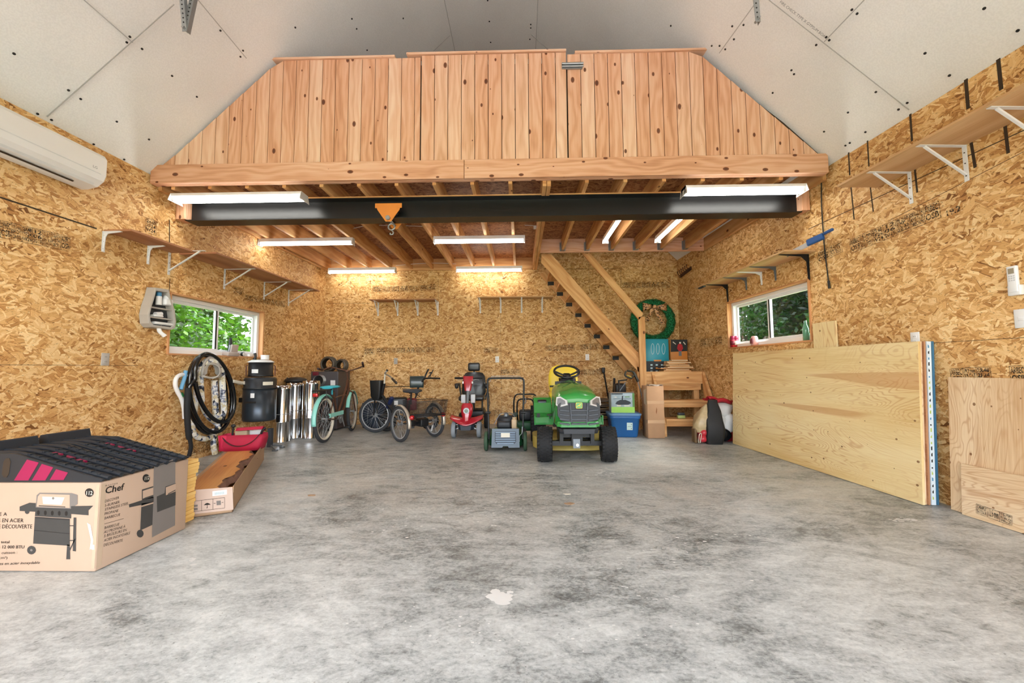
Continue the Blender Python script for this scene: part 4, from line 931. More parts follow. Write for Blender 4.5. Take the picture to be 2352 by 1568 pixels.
# --- grade stamps printed on the sheets ---
def stamp(mb, a, b, hpx, P0, N, words, up=(0, 0, 1), blocks=6, mi=0):
    N = V(N).normalized(); p, q = on(*a, V(P0), N), on(*b, V(P0), N); t_ = on(a[0], a[1]-hpx, V(P0), N); h = (t_-p).length; L = (q-p).length; r = (q-p).normalized(); u = V((0, 0, 1)); u = (u - r*u.dot(r)).normalized()
    if r.cross(u).dot(N) < 0: r = -r; p, q = q, p
    B = lambda x, y: p + r*x + u*y + N*.002
    def rc(x0, y0, x1, y1): mb.faces([B(x0, y0), B(x1, y0), B(x1, y1), B(x0, y1)], [(0, 1, 2, 3)], smooth=False, mi=mi)
    w = L/blocks; lw = max(.0025, h*.028)
    rc(0, 0, L, lw); rc(0, h-lw, L, h)
    for k in range(blocks+1): rc(k*w-lw/2, 0, k*w+lw/2, h)
    for k in range(blocks):
        wd = words[k % len(words)]; rows = wd.split('|'); rh = (h*.86)/len(rows)
        for j, s in enumerate(rows):
            me = text_mesh(s, .03, 'LEFT'); ww = max(v.co.x for v in me.vertices); size = rh*1.15
            mb.text(s, size, B(k*w+w*.06, h*.93-(j+1)*rh+rh*.18), r, u, .03, mi=mi, sx=(w*.86)/(ww*size), th=0)
SW = ['ARBEC|OSB', '19.2 mm|3/4 CAT|CSA 0325', '2R48|2F24|W24', '12|06|2019', 'PS 2-10|EXP 1|23/32|HUD-UM', 'STRENGTH|AXIS THIS|DIRECTION']
wl_st = MB(); stamp(wl_st, (0, 545), (160, 578), 40, LP, LN, SW, blocks=7)
stamp(wl_st, (430, 1048), (505, 1030), 25, LP, LN, SW, blocks=4); stamp(wl_st, (536, 675), (558, 680), 18, LP, LN, SW, blocks=1); stamp(wl_st, (562, 690), (655, 705), 14, LP, LN, SW, blocks=5)
stamp(wl_st, (333, 532), (358, 541), 34, LP, LN, SW[2:], blocks=1)
wl_st.build('printed_stamp', M['stamp'], wl)
# --- outlet ---
def outlet(label, c, N, w=.07, h=.115, two=True, mat='white'):
    c = V(c); N = V(N); r = V((0, 0, 1)).cross(N); t = thing('outlet', label, 'outlet', c)
    mb = MB(); mb.at(frame(c, r)); mb.rbox(-w/2, w/2, -h/2, h/2, 0, .006, .003); P('cover_plate', mb, M[mat], t)
    mb = MB(); mb.at(frame(c, r))
    for y in ((-.022, .022) if two else (0,)):
        mb.rbox(-.016, .016, y-.014, y+.014, .006, .009, .004)
        if two:
            for x in (-.006, .006): mb.box(x-.0012, x+.0012, y-.004, y+.006, .009, .0094, grain=False, mi=1)
    P('socket', mb, [M[mat], M['ink']], t)
    return t
outlet('white outlet on left wall below the air conditioner', onL(241, 825), LN, mat='grey')
# --- attachment caddy ---
cP, cN = LP, LN
cad = thing('attachment_caddy', 'grey wall caddy of vacuum attachments beside the left window', 'caddy', onL(366, 745))
outer = [(357, 660), (388, 665), (394, 688), (402, 712), (405, 738), (403, 752), (396, 757), (350, 751), (342, 742), (340, 722), (345, 700), (352, 680)]
ccx, ccy = 374, 708
T = .095
oo = [onL(x, y, T) for x, y in outer]; cc = sum(oo, V())/len(oo); ii = [cc + (p-cc)*.86 for p in oo]; n = len(oo)
mb = MB(); bk = [p - LN*(T-.004) for p in oo]; ib = [p - LN*(T-.02) for p in ii]; bk = [cc-LN*(T-.004) + (p-(cc-LN*(T-.004)))*1.02 for p in bk]
vs = oo + ii + bk + ib
fs = [(i, (i+1) % n, n+(i+1) % n, n+i) for i in range(n)] + [(i, 2*n+i, 2*n+(i+1) % n, (i+1) % n) for i in range(n)] + [(n+i, n+(i+1) % n, 3*n+(i+1) % n, 3*n+i) for i in range(n)]
mb.faces(vs, fs, smooth=False); mb.faces(ib, [tuple(range(n))], smooth=False, mi=1)
P('case', mb, [M['grey'], M['dgrey']], cad, bevel=.004)
mb = MB()
for (x0, y0, x1, y1, th_) in ((345, 704, 402, 712, .014), (343, 729, 404, 735, .014)):
    a, b = onL(x0, y0, T), onL(x1, y1, T); a = cc+(a-cc)*.93; b = cc+(b-cc)*.93; zc = (a.z+b.z)/2; mb.bar(V((a.x, a.y, zc)) - LN*T/2, V((b.x, b.y, zc)) - LN*T/2, T-.03, .012)
P('caddy_shelf', mb, M['grey'], cad)
def small(name, label, cat, loc, fn, mat, rot=(0, 0, 0), group=None, smooth=True):
    o = MB(); fn(o); q = o.build(name, mat); q.location = loc; q.rotation_euler = rot; return tag(q, label, cat, group)
mid = lambda x, y, o=T*.55: onL(x, y, o)
small('spray_can', 'blue capped can in top slot of the grey caddy', 'can', mid(364, 700), lambda o: (o.cyl((0, 0, 0), (0, 0, .09), .026), o.cyl((0, 0, .09), (0, 0, .13), .022, mi=1)), [M['white'], hexm('can_blue', '3f86b0', .4)])
small('dusting_brush', 'white round attachment in top slot of the grey caddy', 'vacuum attachment', mid(382, 702), lambda o: (o.ell((0, 0, .07), (.035, .04, .045)), o.rbox(-.04, .04, -.05, .045, 0, .07, .015)), M['white'])
small('crevice_tool', 'white flat attachment on middle shelf of the grey caddy', 'vacuum attachment', mid(360, 728), lambda o: (o.rbox(-.03, .03, -.06, .05, 0, .022, .008), o.cyl((0, -.02, .028), (0, .05, .04), .022)), M['white'])
small('floor_brush', 'wide white floor brush in bottom slot of the grey caddy', 'vacuum attachment', mid(374, 747, T*.6), lambda o: (o.rbox(-.03, .03, -.12, .12, 0, .03, .012), o.rbox(-.02, .03, -.115, .115, -.012, .0, .004, mi=1)), [M['white'], M['dgrey']])
small('elbow_tube', 'white elbow tube hanging below the grey caddy', 'vacuum attachment', mid(366, 752, T*.72), lambda o: o.tube([(0, 0, .02), (0, 0, -.03), (.01, .02, -.06), (.02, .045, -.085)], [.02, .02, .019, .021], 12, spline=4), M['white'])
# --- hoses on the left wall ---
def Lz(cx, cy, off=.05): return onL(400 + cx/5.6, 780 + cy/5.6, off+.022)
hk = thing('hose_hook', 'grey plastic hose holder under the left window', 'hook', Lz(480, 460, 0))
mb = MB(); 
pts = [Lz(360+230*(.5-.5*math.cos(a)), 480-255*math.sin(a)**.8, .11) for a in [math.pi*i/14 for i in range(15)]]
ctr = Lz(475, 400, .11); h = []
mb.cyl(Lz(478, 405, .0), Lz(478, 405, .15), .085, .085, 24, caps=False); P('holder_drum', mb, M['grey'], hk, solid=.01)
mb = MB(); mb.tube(pts, .014, 8); mb.tube([Lz(370, 470, .15), Lz(475, 490, .15), Lz(585, 470, .15)], .012, 8, spline=4)
k = len(pts)
for i in range(k-1): mb.faces([pts[i], pts[i+1], pts[i+1]*.45+ctr*.55, pts[i]*.45+ctr*.55], [(0, 1, 2, 3)], smooth=False)
P('front_flange', mb, M['grey'], hk, solid=.004)
def oval(cx, cy, rx_, ry_, off0, off1, tilt=0, n=26, a0=0, a1=360):
    out = []
    for i in range(n+1):
        a = R(a0+(a1-a0)*i/n); x = rx_*math.cos(a); y = ry_*math.sin(a); x += tilt*y
        out.append(Lz(cx+x, cy-y, off0+(off1-off0)*i/n))
    return out
hp = oval(420, 700, 245, 500, .05, .07, -.06, a0=180, a1=-180) + oval(470, 690, 270, 500, .085, .10, -.10, a0=170, a1=-190) + oval(520, 620, 235, 440, .12, .13, -.22, a0=165, a1=-190)
mb = MB(); mb.tube(hp, .0225, 12, spline=2)
tag(mb.build('vacuum_hose', M['hose_black']), 'coiled glossy black vacuum hose hanging on the left wall', 'hose')
mb = MB(); mb.tube([Lz(180, 620, .12), Lz(165, 900, .13), Lz(185, 1200, .13), Lz(200, 1270, .13)], .029, 12, spline=5); mb.tube([Lz(200, 1260, .13), Lz(215, 1380, .13), Lz(190, 1500, .12)], .02, 12, spline=5)
tag(mb.build('hose_cuff', M['rubber']), 'thick black hose end hanging at left of the hose coil', 'hose')
def sock():
    t = NT('patterned_hose_sock'); v = t.n('ShaderNodeTexVoronoi', feature='F1'); v.inputs['Scale'].default_value = 22; t.l(t.obj(), v.inputs['Vector'])
    s = t.n('ShaderNodeSeparateColor'); t.l(v.outputs['Color'], s.inputs[0]); n = t.noise(t.obj(), 40, 3)
    c = t.ramp(t.math('ADD', t.math('MULTIPLY', s.outputs[0], .6), t.math('MULTIPLY', n, .5)), [(.28, lin('1c2434')), (.38, lin('8c94a8')), (.46, lin('efefee')), (.66, lin('f2ecd6')), (.76, lin('c9b98a')), (.84, lin('e8e8ea'))])
    t.l(c, t.b.inputs['Base Color']); t.b.inputs['Roughness'].default_value = .8; t.bump(n, .4, .004); return t.m
M['sock'] = sock()
mb = MB(); mb.tube([Lz(*p) for p in ((350, 800, .05), (335, 560, .06), (345, 380, .08), (400, 285, .09), (480, 265, .09), (570, 300, .09), (610, 420, .08), (625, 700, .07), (640, 900, .07), (600, 990, .06), (540, 960, .05), (525, 700, .04), (515, 520, .04))], .035, 14, spline=6)
mb.tube([Lz(*p) for p in ((290, 640, .03), (275, 800, .03), (255, 950, .03), (230, 1120, .04), (270, 1230, .05), (380, 1275, .05), (490, 1240, .05), (560, 1150, .06), (560, 1080, .06))], .030, 14, spline=6)
mb.tube([Lz(*p) for p in ((300, 660, .03), (360, 850, .03), (430, 980, .035), (520, 1060, .04), (580, 1100, .04), (540, 1160, .04), (430, 1180, .04))], .028, 14, spline=6)
mb.tube([Lz(*p) for p in ((515, 1240, .05), (505, 1340, .05), (525, 1470, .05))], .030, 14, spline=6)
tag(mb.build('hose_sock', M['sock']), 'vacuum hose in a white and navy patterned sock looped on the wall', 'hose')
hw = thing('hose_wand', 'white and blue vacuum hose handle hanging at left of the coil', 'hose handle', Lz(80, 800, .05))
mb = MB(); mb.tube([Lz(150, 460, .05), Lz(90, 450, .06), (Lz(30, 490, .07)), Lz(15, 580, .07), Lz(45, 670, .07), Lz(95, 760, .07), Lz(125, 880, .06), Lz(135, 1010, .05)], .021, 12, spline=5); P('wand_tube', mb, M['white'], hw)
mb = MB(); mb.tube([Lz(150, 400, .06), Lz(130, 500, .07), Lz(85, 640, .075)], .020, 10, spline=5); P('grip', mb, hexm('light_blue', '6FA8CF', .4), hw, label='light blue grip')
mb = MB(); a, b = Lz(80, 690, .07), Lz(96, 730, .07); mb.cyl(a, b, .025, n=16); P('tape_band', mb, hexm('green_tape', '2E7A45', .5), hw, label='green band')
# --- central vacuum ---
vx, vy = -3.50, 5.32
cv = thing('central_vacuum', 'black and grey cylindrical central vacuum on the left wall', 'vacuum cleaner', (vx, vy, .36))
Mcan = pm('vacuum_can', '3c434b', .32, .6, var=.15, scale=4)
mb = MB(); mb.lathe([(0, .36), (.185, .36), (.192, .375), (.195, .40), (.197, .78), (0, .78)], 40, Matrix.Translation((vx, vy, 0))); P('dirt_canister', mb, Mcan, cv)
mb = MB(); mb.lathe([(0, .781), (.201, .781), (.201, .795), (.19, .80), (.19, .905), (.176, .93), (0, .935)], 40, Matrix.Translation((vx, vy, 0))); P('canister_lid', mb, hexm('vac_black', '23262a', .4), cv)
mb = MB(); mb.lathe([(0, .94), (.15, .94), (.15, .965), (.143, .97), (.143, 1.13), (0, 1.13)], 32, Matrix.Translation((vx, vy, 0))); P('motor_housing', mb, M['black'], cv)
mb = MB(); mb.lathe([(0, 1.131), (.155, 1.131), (.155, 1.14), (.11, 1.165), (0, 1.17)], 32, Matrix.Translation((vx, vy, 0))); P('top_cap', mb, M['whitep'], cv, label='white cap')
dd = (V((0, 0, 0)) - V((vx, vy, 0))).normalized(); ang = math.atan2(dd.y, dd.x)
def band(mb, r, z0, z1, a0, a1, mi=None): mb.lathe([(r, z0), (r, z1)], 10, Matrix.Translation((vx, vy, 0)), mi=mi, a0=ang+R(a0), a1=ang+R(a1))
mb = MB(); band(mb, .192, .83, .875, 8, 48); P('rating_label', mb, M['cream'], cv, label='cream label')
mb = MB(); band(mb, .1445, .99, 1.04, -45, -12); P('white_label', mb, M['white'], cv, label='white label')
mb = MB(); band(mb, .1985, .60, .625, -60, -12); P('dark_label', mb, M['ink'], cv)
mb = MB(); band(mb, .1988, .67, .73, -32, -18); P('badge', mb, M['whitep'], cv)
for s in (-1, 1):
    mb = MB(); a = ang + s*R(88); r_ = .165; c0 = V((vx+r_*math.cos(a), vy+r_*math.sin(a), 0)); c1 = V((vx+.15*math.cos(a), vy+.15*math.sin(a), 0)); mb.tube([c0+V((0, 0, .95)), c0*1.0+V((0, 0, 1.05)), c0+V((0, 0, 1.08)), c1+V((0, 0, 1.09))], .006, 8, spline=4); P('side_handle', mb, hexm('maroon_wire', '5a1a14', .4), cv)
mb = MB(); mb.cyl((vx-.2, vy-.14, .86), (vx-.10, vy-.17, .865), .022, n=14); a = onL(534, 875, .16); mb.cyl(a, (vx-.13, vy-.17, .862), .021, n=14); P('inlet_pipe', mb, M['cream'], cv, label='cream inlet pipe')
mb = MB(); mb.box(lx(vy)+.006, vx-.1, vy-.02, vy+.02, .6, .66, grain=False); P('wall_bracket', mb, M['black'], cv)
small('paint_jar', 'small white jar on top of the central vacuum', 'jar', (vx+.05, vy, 1.171), lambda o: (o.cyl((0, 0, 0), (0, 0, .055), .05), o.cyl((0, 0, .055), (0, 0, .06), .052)), M['white'])
small('nozzle_piece', 'small black nozzle beside jar on the central vacuum', 'vacuum attachment', (vx-.07, vy-.03, 1.17), lambda o: o.tube([(0, 0, 0), (.01, 0, .04), (.0, 0, .085)], [.022, .016, .018], 10, spline=3), M['black'])
# --- left sill things ---
sill = HL[2] + .01
sp = lambda u_px, off=-.02: V((onL(u_px, 815, off).x, onL(u_px, 815, off).y, sill))
p = sp(530); small('chalk_line_box', 'grey and beige plastic box with open lid on left window sill', 'box', p, lambda o: (o.rbox(-.05, .05, -.11, .09, 0, .05, .008), o.rbox(-.01, .012, -.02, .10, .045, .15, .004), o.rbox(-.035, -.02, -.02, .10, .05, .14, .004, mi=1)), [hexm('box_beige', 'B5A8A0', .6), hexm('box_grey', 'A8B0B8', .5)], (0, .15, 0))
small('black_bottle', 'slim black bottle behind box on the left window sill', 'bottle', sp(528, -.075), lambda o: o.lathe([(0, 0), (.028, 0), (.028, .13), (.02, .16), (.018, .22), (.012, .24), (0, .245)], 16), M['black'])
small('gauge', 'small round black gauge on the left window sill', 'gauge', sp(557), lambda o: (o.cyl((-.01, 0, .03), (.015, 0, .03), .028), o.cyl((.0151, 0, .03), (.018, 0, .03), .022, mi=1)), [M['black'], M['white']])
small('steel_hook', 'small white clip at far end of the left window sill', 'clip', sp(575), lambda o: o.rbox(-.02, .02, -.04, .04, 0, .03, .006), M['white'])
# --- metal stand ---
st = thing('metal_stand', 'dark metal folding stand with splayed feet below the central vacuum', 'stand', (-2.98, 4.95, 0))
def fl(px, py): return atZ(px, py, 0)
a = fl(612, 1035); b = fl(648, 1028); c0 = V((a.x-.02, a.y+.1, 0))
mb = MB(); mb.bar(c0 + V((0, 0, .03)), c0 + V((0, 0, .27)), .05, .05, up=(1, 0, 0)); P('stand_post', mb, M['dgrey'], st)
for (q, nm) in ((V((b.x, b.y, .025)), 'strut'), (V((a.x+.12, a.y-.02, .015)), 'strut'), (V((a.x-.35, a.y-.1, .02)), 'strut')):
    mb = MB(); mb.bar(c0 + V((0, 0, .22 if q.x > a.x+.13 or q.x < a.x else .06)), q, .022, .006, up=(0, 1, 0)); mb.rbox(q.x-.03, q.x+.03, q.y-.02, q.y+.02, 0, .02, .004); P(nm, mb, M['mgrey'], st)
# --- stove pipes ---
def pipe(label, x, y, r, h, dent=False):
    t = thing('stove_pipe', label, 'pipe', (x, y, 0), group=None)
    mb = MB(); pr = [(r*1.0, 0.001), (r*1.02, .004), (r*1.02, .012), (r, .02), (r, h*.35), (r*1.015, h*.355), (r*1.015, h*.365), (r, h*.37), (r, h-.05), (r*1.01, h-.045), (r*1.01, h-.035), (r*.985, h-.03), (r*.985, h)]
    mb.lathe(pr, 48); mb.build('pipe_wall', M['chrome'], t, solid=.003)
    mb = MB(); mb.torus((0, 0, h*.5), (0, 0, 1), r+.003, .005, 48, 6); mb.build('locking_band', M['galv'], t)
    return t
def back(q, d): return (q.x*(q.y+d)/q.y, q.y+d)
q = back(fl(645, 1018), .12); pipe('shiny steel stove pipe, leftmost of three, beside the central vacuum', q[0], q[1], .116, .80)
q = back(fl(674, 1009), .14); pipe('shiny steel stove pipe, middle one of three', q[0], q[1], .112, .83)
q = back(fl(712, 1008), .11); pipe('shiny steel stove pipe, rightmost of three, beside turquoise bike wheel', q[0], q[1], .122, .86)
bn = thing('metal_bin', 'dark metal canister with domed lid behind the leftmost stove pipe', 'bin', (-3.575, 6.30, 0))
mb = MB(); mb.lathe([(0, .001), (.14, .001), (.14, .84), (0, .84)], 28, Matrix.Translation((-3.575, 6.30, 0))); P('canister', mb, hexm('bronze_dark', '3a2418', .3, .6), bn)
mb = MB(); mb.lathe([(.0, .841), (.16, .842), (.165, .855), (.15, .885), (.08, .91), (0, .915)], 28, Matrix.Translation((-3.575, 6.30, 0))); mb.ell((-3.63, 6.16, .90), .012); P('lid', mb, hexm('charcoal', '2c2a2a', .5), bn)
# --- stove box with flex duct coils ---
sx0, sx1, sy0, sy1, sz = atY(713, 900, 6.75).x, atY(776, 900, 6.75).x, 6.75, 7.22, 1.0
sb = thing('furnace_cabinet', 'dark grey furnace cabinet with round port behind the turquoise bicycle', 'furnace', ((sx0+sx1)/2, 7.0, 0))
mb = MB(); mb.box(sx0, sx1, sy0, sy1, .03, sz, grain=False); P('cabinet', mb, hexm('furnace_grey', '4c4648', .5), sb, bevel=.008)
c = atY(735, 873, 6.74); mb = MB(); mb.lathe([(.085, -.07), (.085, 0.0), (.098, 0.0)], 28, Matrix.Translation((c.x, 6.75, c.z)) @ Matrix.Rotation(R(-90), 4, 'X')); P('duct_collar', mb, M['galv'], sb, solid=.005)
mb = MB(); mb.cyl((c.x, 6.749, c.z), (c.x, 6.747, c.z), .08); P('port', mb, M['ink'], sb)
mb = MB(); decal(mb, [(759, 873), (770, 873), (770, 886), (759, 886)], (0, 6.749, 0), (0, -1, 0)); P('paper_label', mb, M['white'], sb, label='white label')
mb = MB(); c = atY(726, 858, 6.75); mb.rbox(c.x-.05, c.x+.05, 6.73, 6.749, c.z-.03, c.z+.03, .004); P('badge', mb, hexm('maroon_badge', '7a2432', .4), sb, label='dark red badge')
def coil(label, px, py, Y, r, y_ax, n=4):
    c = atY(px, py, Y); t = MB(); L = .15
    for k in range(n): t.torus((c.x, Y-.06+k*.036, c.z), y_ax, r, .020, 30, 8)
    t.lathe([(r-.03, -.06), (r-.03, .07)], 24, Matrix.Translation((c.x, Y, c.z)) @ Matrix.Rotation(R(90), 4, 'X'), mi=1)
    o = t.build('duct_coil', [M['flex'], M['ink']]); return tag(o, label, 'duct')
M['flex'] = pm('flexible_duct', '5c564e', .4, .5, var=.35, scale=40, bump=.5)
zc = 1.0
coil('coiled ribbed duct on furnace cabinet, larger one nearer the left', 756, 836, 6.95, .115, (0.12, 1, 0)); coil('coiled ribbed duct on furnace cabinet, smaller one at the right', 786, 839, 7.0, .095, (.4, 1, 0))
nb = thing('storage_bag', 'navy blue folded canvas bag between turquoise bicycle and black tricycle', 'bag', fl(840, 985))
mb = MB(); g = fl(842, 990); x0, x1 = g.x-.22, g.x+.14; Yb = g.y+.32
mb.rings([[(x0+.02, Yb, .01), (x1+.05, Yb-.08, .01), (x1+.08, Yb+.15, .01), (x0, Yb+.2, .01)], [(x0-.02, Yb+.02, .25), (x1+.02, Yb-.05, .22), (x1+.05, Yb+.12, .22), (x0-.02, Yb+.18, .25)], [(x0-.03, Yb+.08, .43), (x1+.12, Yb+.03, .45), (x1+.12, Yb+.1, .45), (x0-.03, Yb+.14, .43)]], smooth=False)
P('bag_body', mb, M['navy'], nb, bevel=.02)
mb = MB(); mb.bar((x0+.12, Yb-.045, .1), (x0+.13, Yb-.02, .36), .012, .006, up=(0, 1, 0)); P('strap', mb, M['mgrey'], nb)
# ================= WHEELED THINGS AT THE BACK =================
def fat_wheel(parent, c, r, w, rr, tyre, rim, lugs=0, name='wheel', steer=0.0, spokes=0, subname='rim'):
    """wheel with its axle along local X of the parent"""
    Mw = Matrix.Translation(V(c)) @ Matrix.Rotation(steer, 4, 'Z') @ Matrix.Rotation(R(90), 4, 'Y')
    mb = MB(); mb.at(Mw); h = w/2
    pr = [(rr, -h*.75), (rr*1.1, -h*.95), (r*.86, -h), (r*.95, -h*.86), (r*.99, -h*.5), (r, 0), (r*.99, h*.5), (r*.95, h*.86), (r*.86, h), (rr*1.1, h*.95), (rr, h*.75)]
    mb.lathe(pr, 40)
    if lugs:
        for i in range(lugs):
            a = 2*math.pi*i/lugs
            for j, (zz, da) in enumerate(((-.36, 0), (.0, .5), (.36, 0), (-.74, .5), (.74, .5))):
                aa = a + da*2*math.pi/lugs; rad = r*(1.0 if abs(zz) < .5 else .955); M0 = mb.M
                mb.M = Mw @ Matrix.Rotation(aa, 4, 'Z') @ Matrix.Translation((rad, 0, zz*h*1.1)) @ Matrix.Rotation(.3 if j % 2 else -.3, 4, 'X')
                mb.box(-.008, .005, -r*.05, r*.05, -h*.15, h*.15, grain=False); mb.M = M0
    o = mb.build(name, tyre, parent)
    mb = MB(); mb.at(Mw); mb.lathe([(0, -h*.35), (rr*.35, -h*.4), (rr*.8, -h*.3), (rr*.92, -h*.7), (rr*1.03, -h*.78), (rr*1.03, h*.78), (rr*.92, h*.7), (rr*.8, h*.3), (rr*.35, h*.4), (0, h*.35)], 28)
    mb.cyl((0, 0, -h*.6), (0, 0, h*.6), rr*.18, n=12); mb.build(subname, rim, o)
    return o
def bike_wheel(parent, c, r, tr, steer=0.0, tyre=None, rimm=None, sp=28, name='wheel', lean=0.0, white=False, axis='Y', tw=1.0):
    """thin spoked wheel; axle along local Y of the parent (bike heads along X)"""
    Mw = Matrix.Translation(V(c)) @ Matrix.Rotation(steer, 4, 'Z') @ Matrix.Rotation(R(90), 4, 'X')
    mb = MB(); mb.at(Mw); mb.torus((0, 0, 0), (0, 0, 1), r-tr, tr, 56, 10)
    if white: mb.torus((0, 0, 0), (0, 0, 1), r-tr*1.75, tr*.86, 56, 8, mi=1)
    o = mb.build(name, [tyre or M['tyre'], M['cream']], parent)
    mb = MB(); mb.at(Mw); rr = r-2.0*tr; mb.lathe([(rr-.012, -.008), (rr+.004, -.013), (rr+.004, .013), (rr-.012, .008), (rr-.012, -.008)], 56); mb.build('rim', rimm or M['galv'], o)
    mb = MB(); mb.at(Mw); mb.cyl((0, 0, -.045), (0, 0, .045), .016, n=12); mb.cyl((0, 0, -.03), (0, 0, -.026), .028, n=16); mb.cyl((0, 0, .026), (0, 0, .03), .028, n=16); mb.build('hub', M['galv'], o)
    mb = MB(); mb.at(Mw)
    for i in range(sp):
        a = 2*math.pi*i/sp; s = 1 if i % 2 else -1; b = a + (.5 if (i//2) % 2 else -.5)
        mb.tube([(.026*math.cos(b*1.0+a*0), .026*math.sin(b), s*.028), (rr*math.cos(a), rr*math.sin(a), 0)], .0018, 5, caps=False)
    mb.build('spokes', M['spoke'], o, kind=None)
    return o
M['spoke'] = pm('spoke_wire', 'B8BCC0', .3, .8); M['aqua'] = pm('aqua_enamel', '96E2D4', .3, var=.03, coat=.4); M['bronze'] = pm('bronze_paint', '6b4a3a', .3, .5, var=.1)
M['jd_green'] = pm('tractor_green', '389846', .25, var=.05, coat=.6); M['jd_yellow'] = pm('tractor_yellow', 'F0D23C', .4, var=.04); M['lens'] = pm('headlight_lens', 'D4D6D8', .12, .3, var=.15, scale=30, coat=.8)
M['deck_yellow'] = pm('dusty_deck_yellow', 'A8944A', .6, var=.2, scale=9)
# ---- lawn tractor (local: front towards -Y) ----
TX, TY = .615, 4.52
tr = thing('lawn_tractor', 'green and yellow ride-on lawn tractor parked facing the camera', 'lawn tractor', (TX, TY, 0))
for s in (-1, 1): fat_wheel(tr, (s*.35, 0, .19), .19, .165, .085, M['rubber'], M['deck_yellow'], 30, 'front_wheel', steer=R(-5))
for s in (-1, 1): fat_wheel(tr, (s*.375, 1.22, .255), .255, .20, .13, M['rubber'], M['jd_yellow'], 34, 'rear_wheel')
def hs_(y, w, zt, zb_, crown=.03, rc=.07, n=7):
    """hood section ring: flat-crowned rounded top, straight sides"""
    pts = [(-w/2, zb_)]
    for i in range(n+1): a = math.pi - (math.pi/2)*i/n; pts.append((-w/2+rc+rc*math.cos(a), zt-crown-rc+rc*math.sin(a)))
    pts.append((0, zt))
    for i in range(n+1): a = math.pi/2 - (math.pi/2)*i/n; pts.append((w/2-rc+rc*math.cos(a), zt-crown-rc+rc*math.sin(a)))
    pts.append((w/2, zb_)); return [(x, y, z) for x, z in pts]
mb = MB(); mb.rings([hs_(-.17, .38, .70, .64, .012, .03), hs_(-.165, .43, .73, .62, .02, .05), hs_(-.10, .465, .77, .42, .03, .07), hs_(.1, .48, .815, .42, .035, .08), hs_(.35, .48, .86, .43, .04, .09), hs_(.56, .45, .885, .46, .045, .10), hs_(.66, .40, .875, .5, .045, .1), hs_(.70, .34, .84, .52, .04, .1)], True, True)
mb.build('hood', M['jd_green'], tr)
mb = MB(); mb.rings([[(x*w, y, z) for x, z in ((-1, .40), (1, .40), (.94, .46), (-.94, .46))] for y, w in ((-.20, .19), (-.16, .235), (.2, .245))], smooth=False); mb.build('front_cowl', M['jd_green'], tr, bevel=.012)
mb = MB(); mb.at(Matrix.Translation((0, -.178, .572)) @ Matrix.Rotation(R(-6), 4, 'X'))
mb.prism([(-.20, .085), (.20, .085), (.225, .06), (.225, -.05), (.19, -.10), (.09, -.115), (-.09, -.115), (-.19, -.10), (-.225, -.05), (-.225, .06)], .05, Matrix.Rotation(R(90), 4, 'X')); mb.build('grille', hexm('grille_black', '1c1f24', .5), tr, bevel=.006)
for x0, x1 in ((-.205, -.10), (-.085, .085), (.10, .205)):
    for k in range(4):
        z = .582-.047*k - (.006 if x0 != -.085 else 0); mb = MB(); dz = .012 if x0 != -.085 else 0
        mb.bar((x0, -.232, z + (dz if x0 < -.1 else 0)), (x1, -.232, z + (dz if x0 > .09 else 0)), .022, .017); mb.build('grille_bar', hexm('grille_bar', '4a5058', .45), tr, bevel=.004)
for x in (-.093, .093): mb = MB(); mb.bar((x, -.236, .66), (x*.85, -.236, .455), .014, .02, up=(0, 1, 0)); mb.build('grille_rib', M['grille_bar'], tr, bevel=.003)
mb = MB(); mb.at(frame((0, -.236, .635), (1, 0, 0))); mb.prism(rrect(.07, .062, .012), .012); mb.prism(rrect(.062, .054, .010), .0135, mi=1)
dz = [(-.022, -.014), (-.012, -.006), (.002, -.006), (.010, -.016), (.014, -.014), (.009, -.002), (.013, .006), (.02, .008), (.02, .012), (.014, .013), (.012, .020), (.009, .014), (.004, .017), (.006, .010), (.0, .003), (-.012, .003), (-.017, -.003), (-.024, -.011)]
mb.prism(dz, .015, mi=0); mb.build('deer_emblem', [M['jd_yellow'], M['jd_green']], tr, label='green emblem with leaping yellow deer')
for s in (-1, 1):
    mb = MB(); o_ = [(-.062, -.034), (.036, -.062), (.068, -.036), (.066, .048), (.024, .056), (-.054, .014)]
    if s < 0: o_ = [(-x, z) for x, z in reversed(o_)]
    mb.at(frame((s*.168, -.196, .668), (1, s*.38, 0), (0, .28, 1))); mb.prism(o_, .022); mb.prism([(x*.72+s*.006, z*.72) for x, z in o_], .024, mi=1); mb.build('headlight', [M['lens'], hexm('lamp_inner', '8a8f96', .15, .6, var=.3, scale=40)], tr, bevel=.006)
mb = MB(); mb.rings([[(x, y, z) for x, z in ((-w, .335), (w, .335), (w*1.04, .385), (-w*1.04, .385))] for y, w in ((-.225, .16), (-.19, .205), (-.05, .21))], smooth=False); mb.build('front_bumper', hexm('bumper', '2a2d33', .45), tr, bevel=.012)
mb = MB(); mb.bar((-.33, .0, .20), (.33, .0, .20), .05, .05); mb.box(-.06, .06, -.06, .06, .18, .34, grain=False); mb.box(-.19, -.15, -.05, .3, .2, .34, grain=False); mb.box(.15, .19, -.05, .3, .2, .34, grain=False)
for s in (-1, 1): mb.cyl((s*.30, 0, .15), (s*.27, 0, .34), .016, n=10); mb.tube([(s*.31, .05, .18), (s*.15, .14, .22), (0, .16, .22)], .01, 6)
mb.build('front_axle', M['black'], tr)
mb = MB(); mb.box(-.045, .03, -.07, -.055, .155, .255, grain=False); mb.cyl((0, -.071, .19), (0, -.08, .19), .018, n=16, mi=1); mb.build('hitch_plate', [M['mgrey'], M['white']], tr)
# hood decals: slot + chevrons
mb = MB(); mb.rbox(-.13, .05, .338, .346, .852, .862, .003); mb.build('hood_slot', M['ink'], tr)
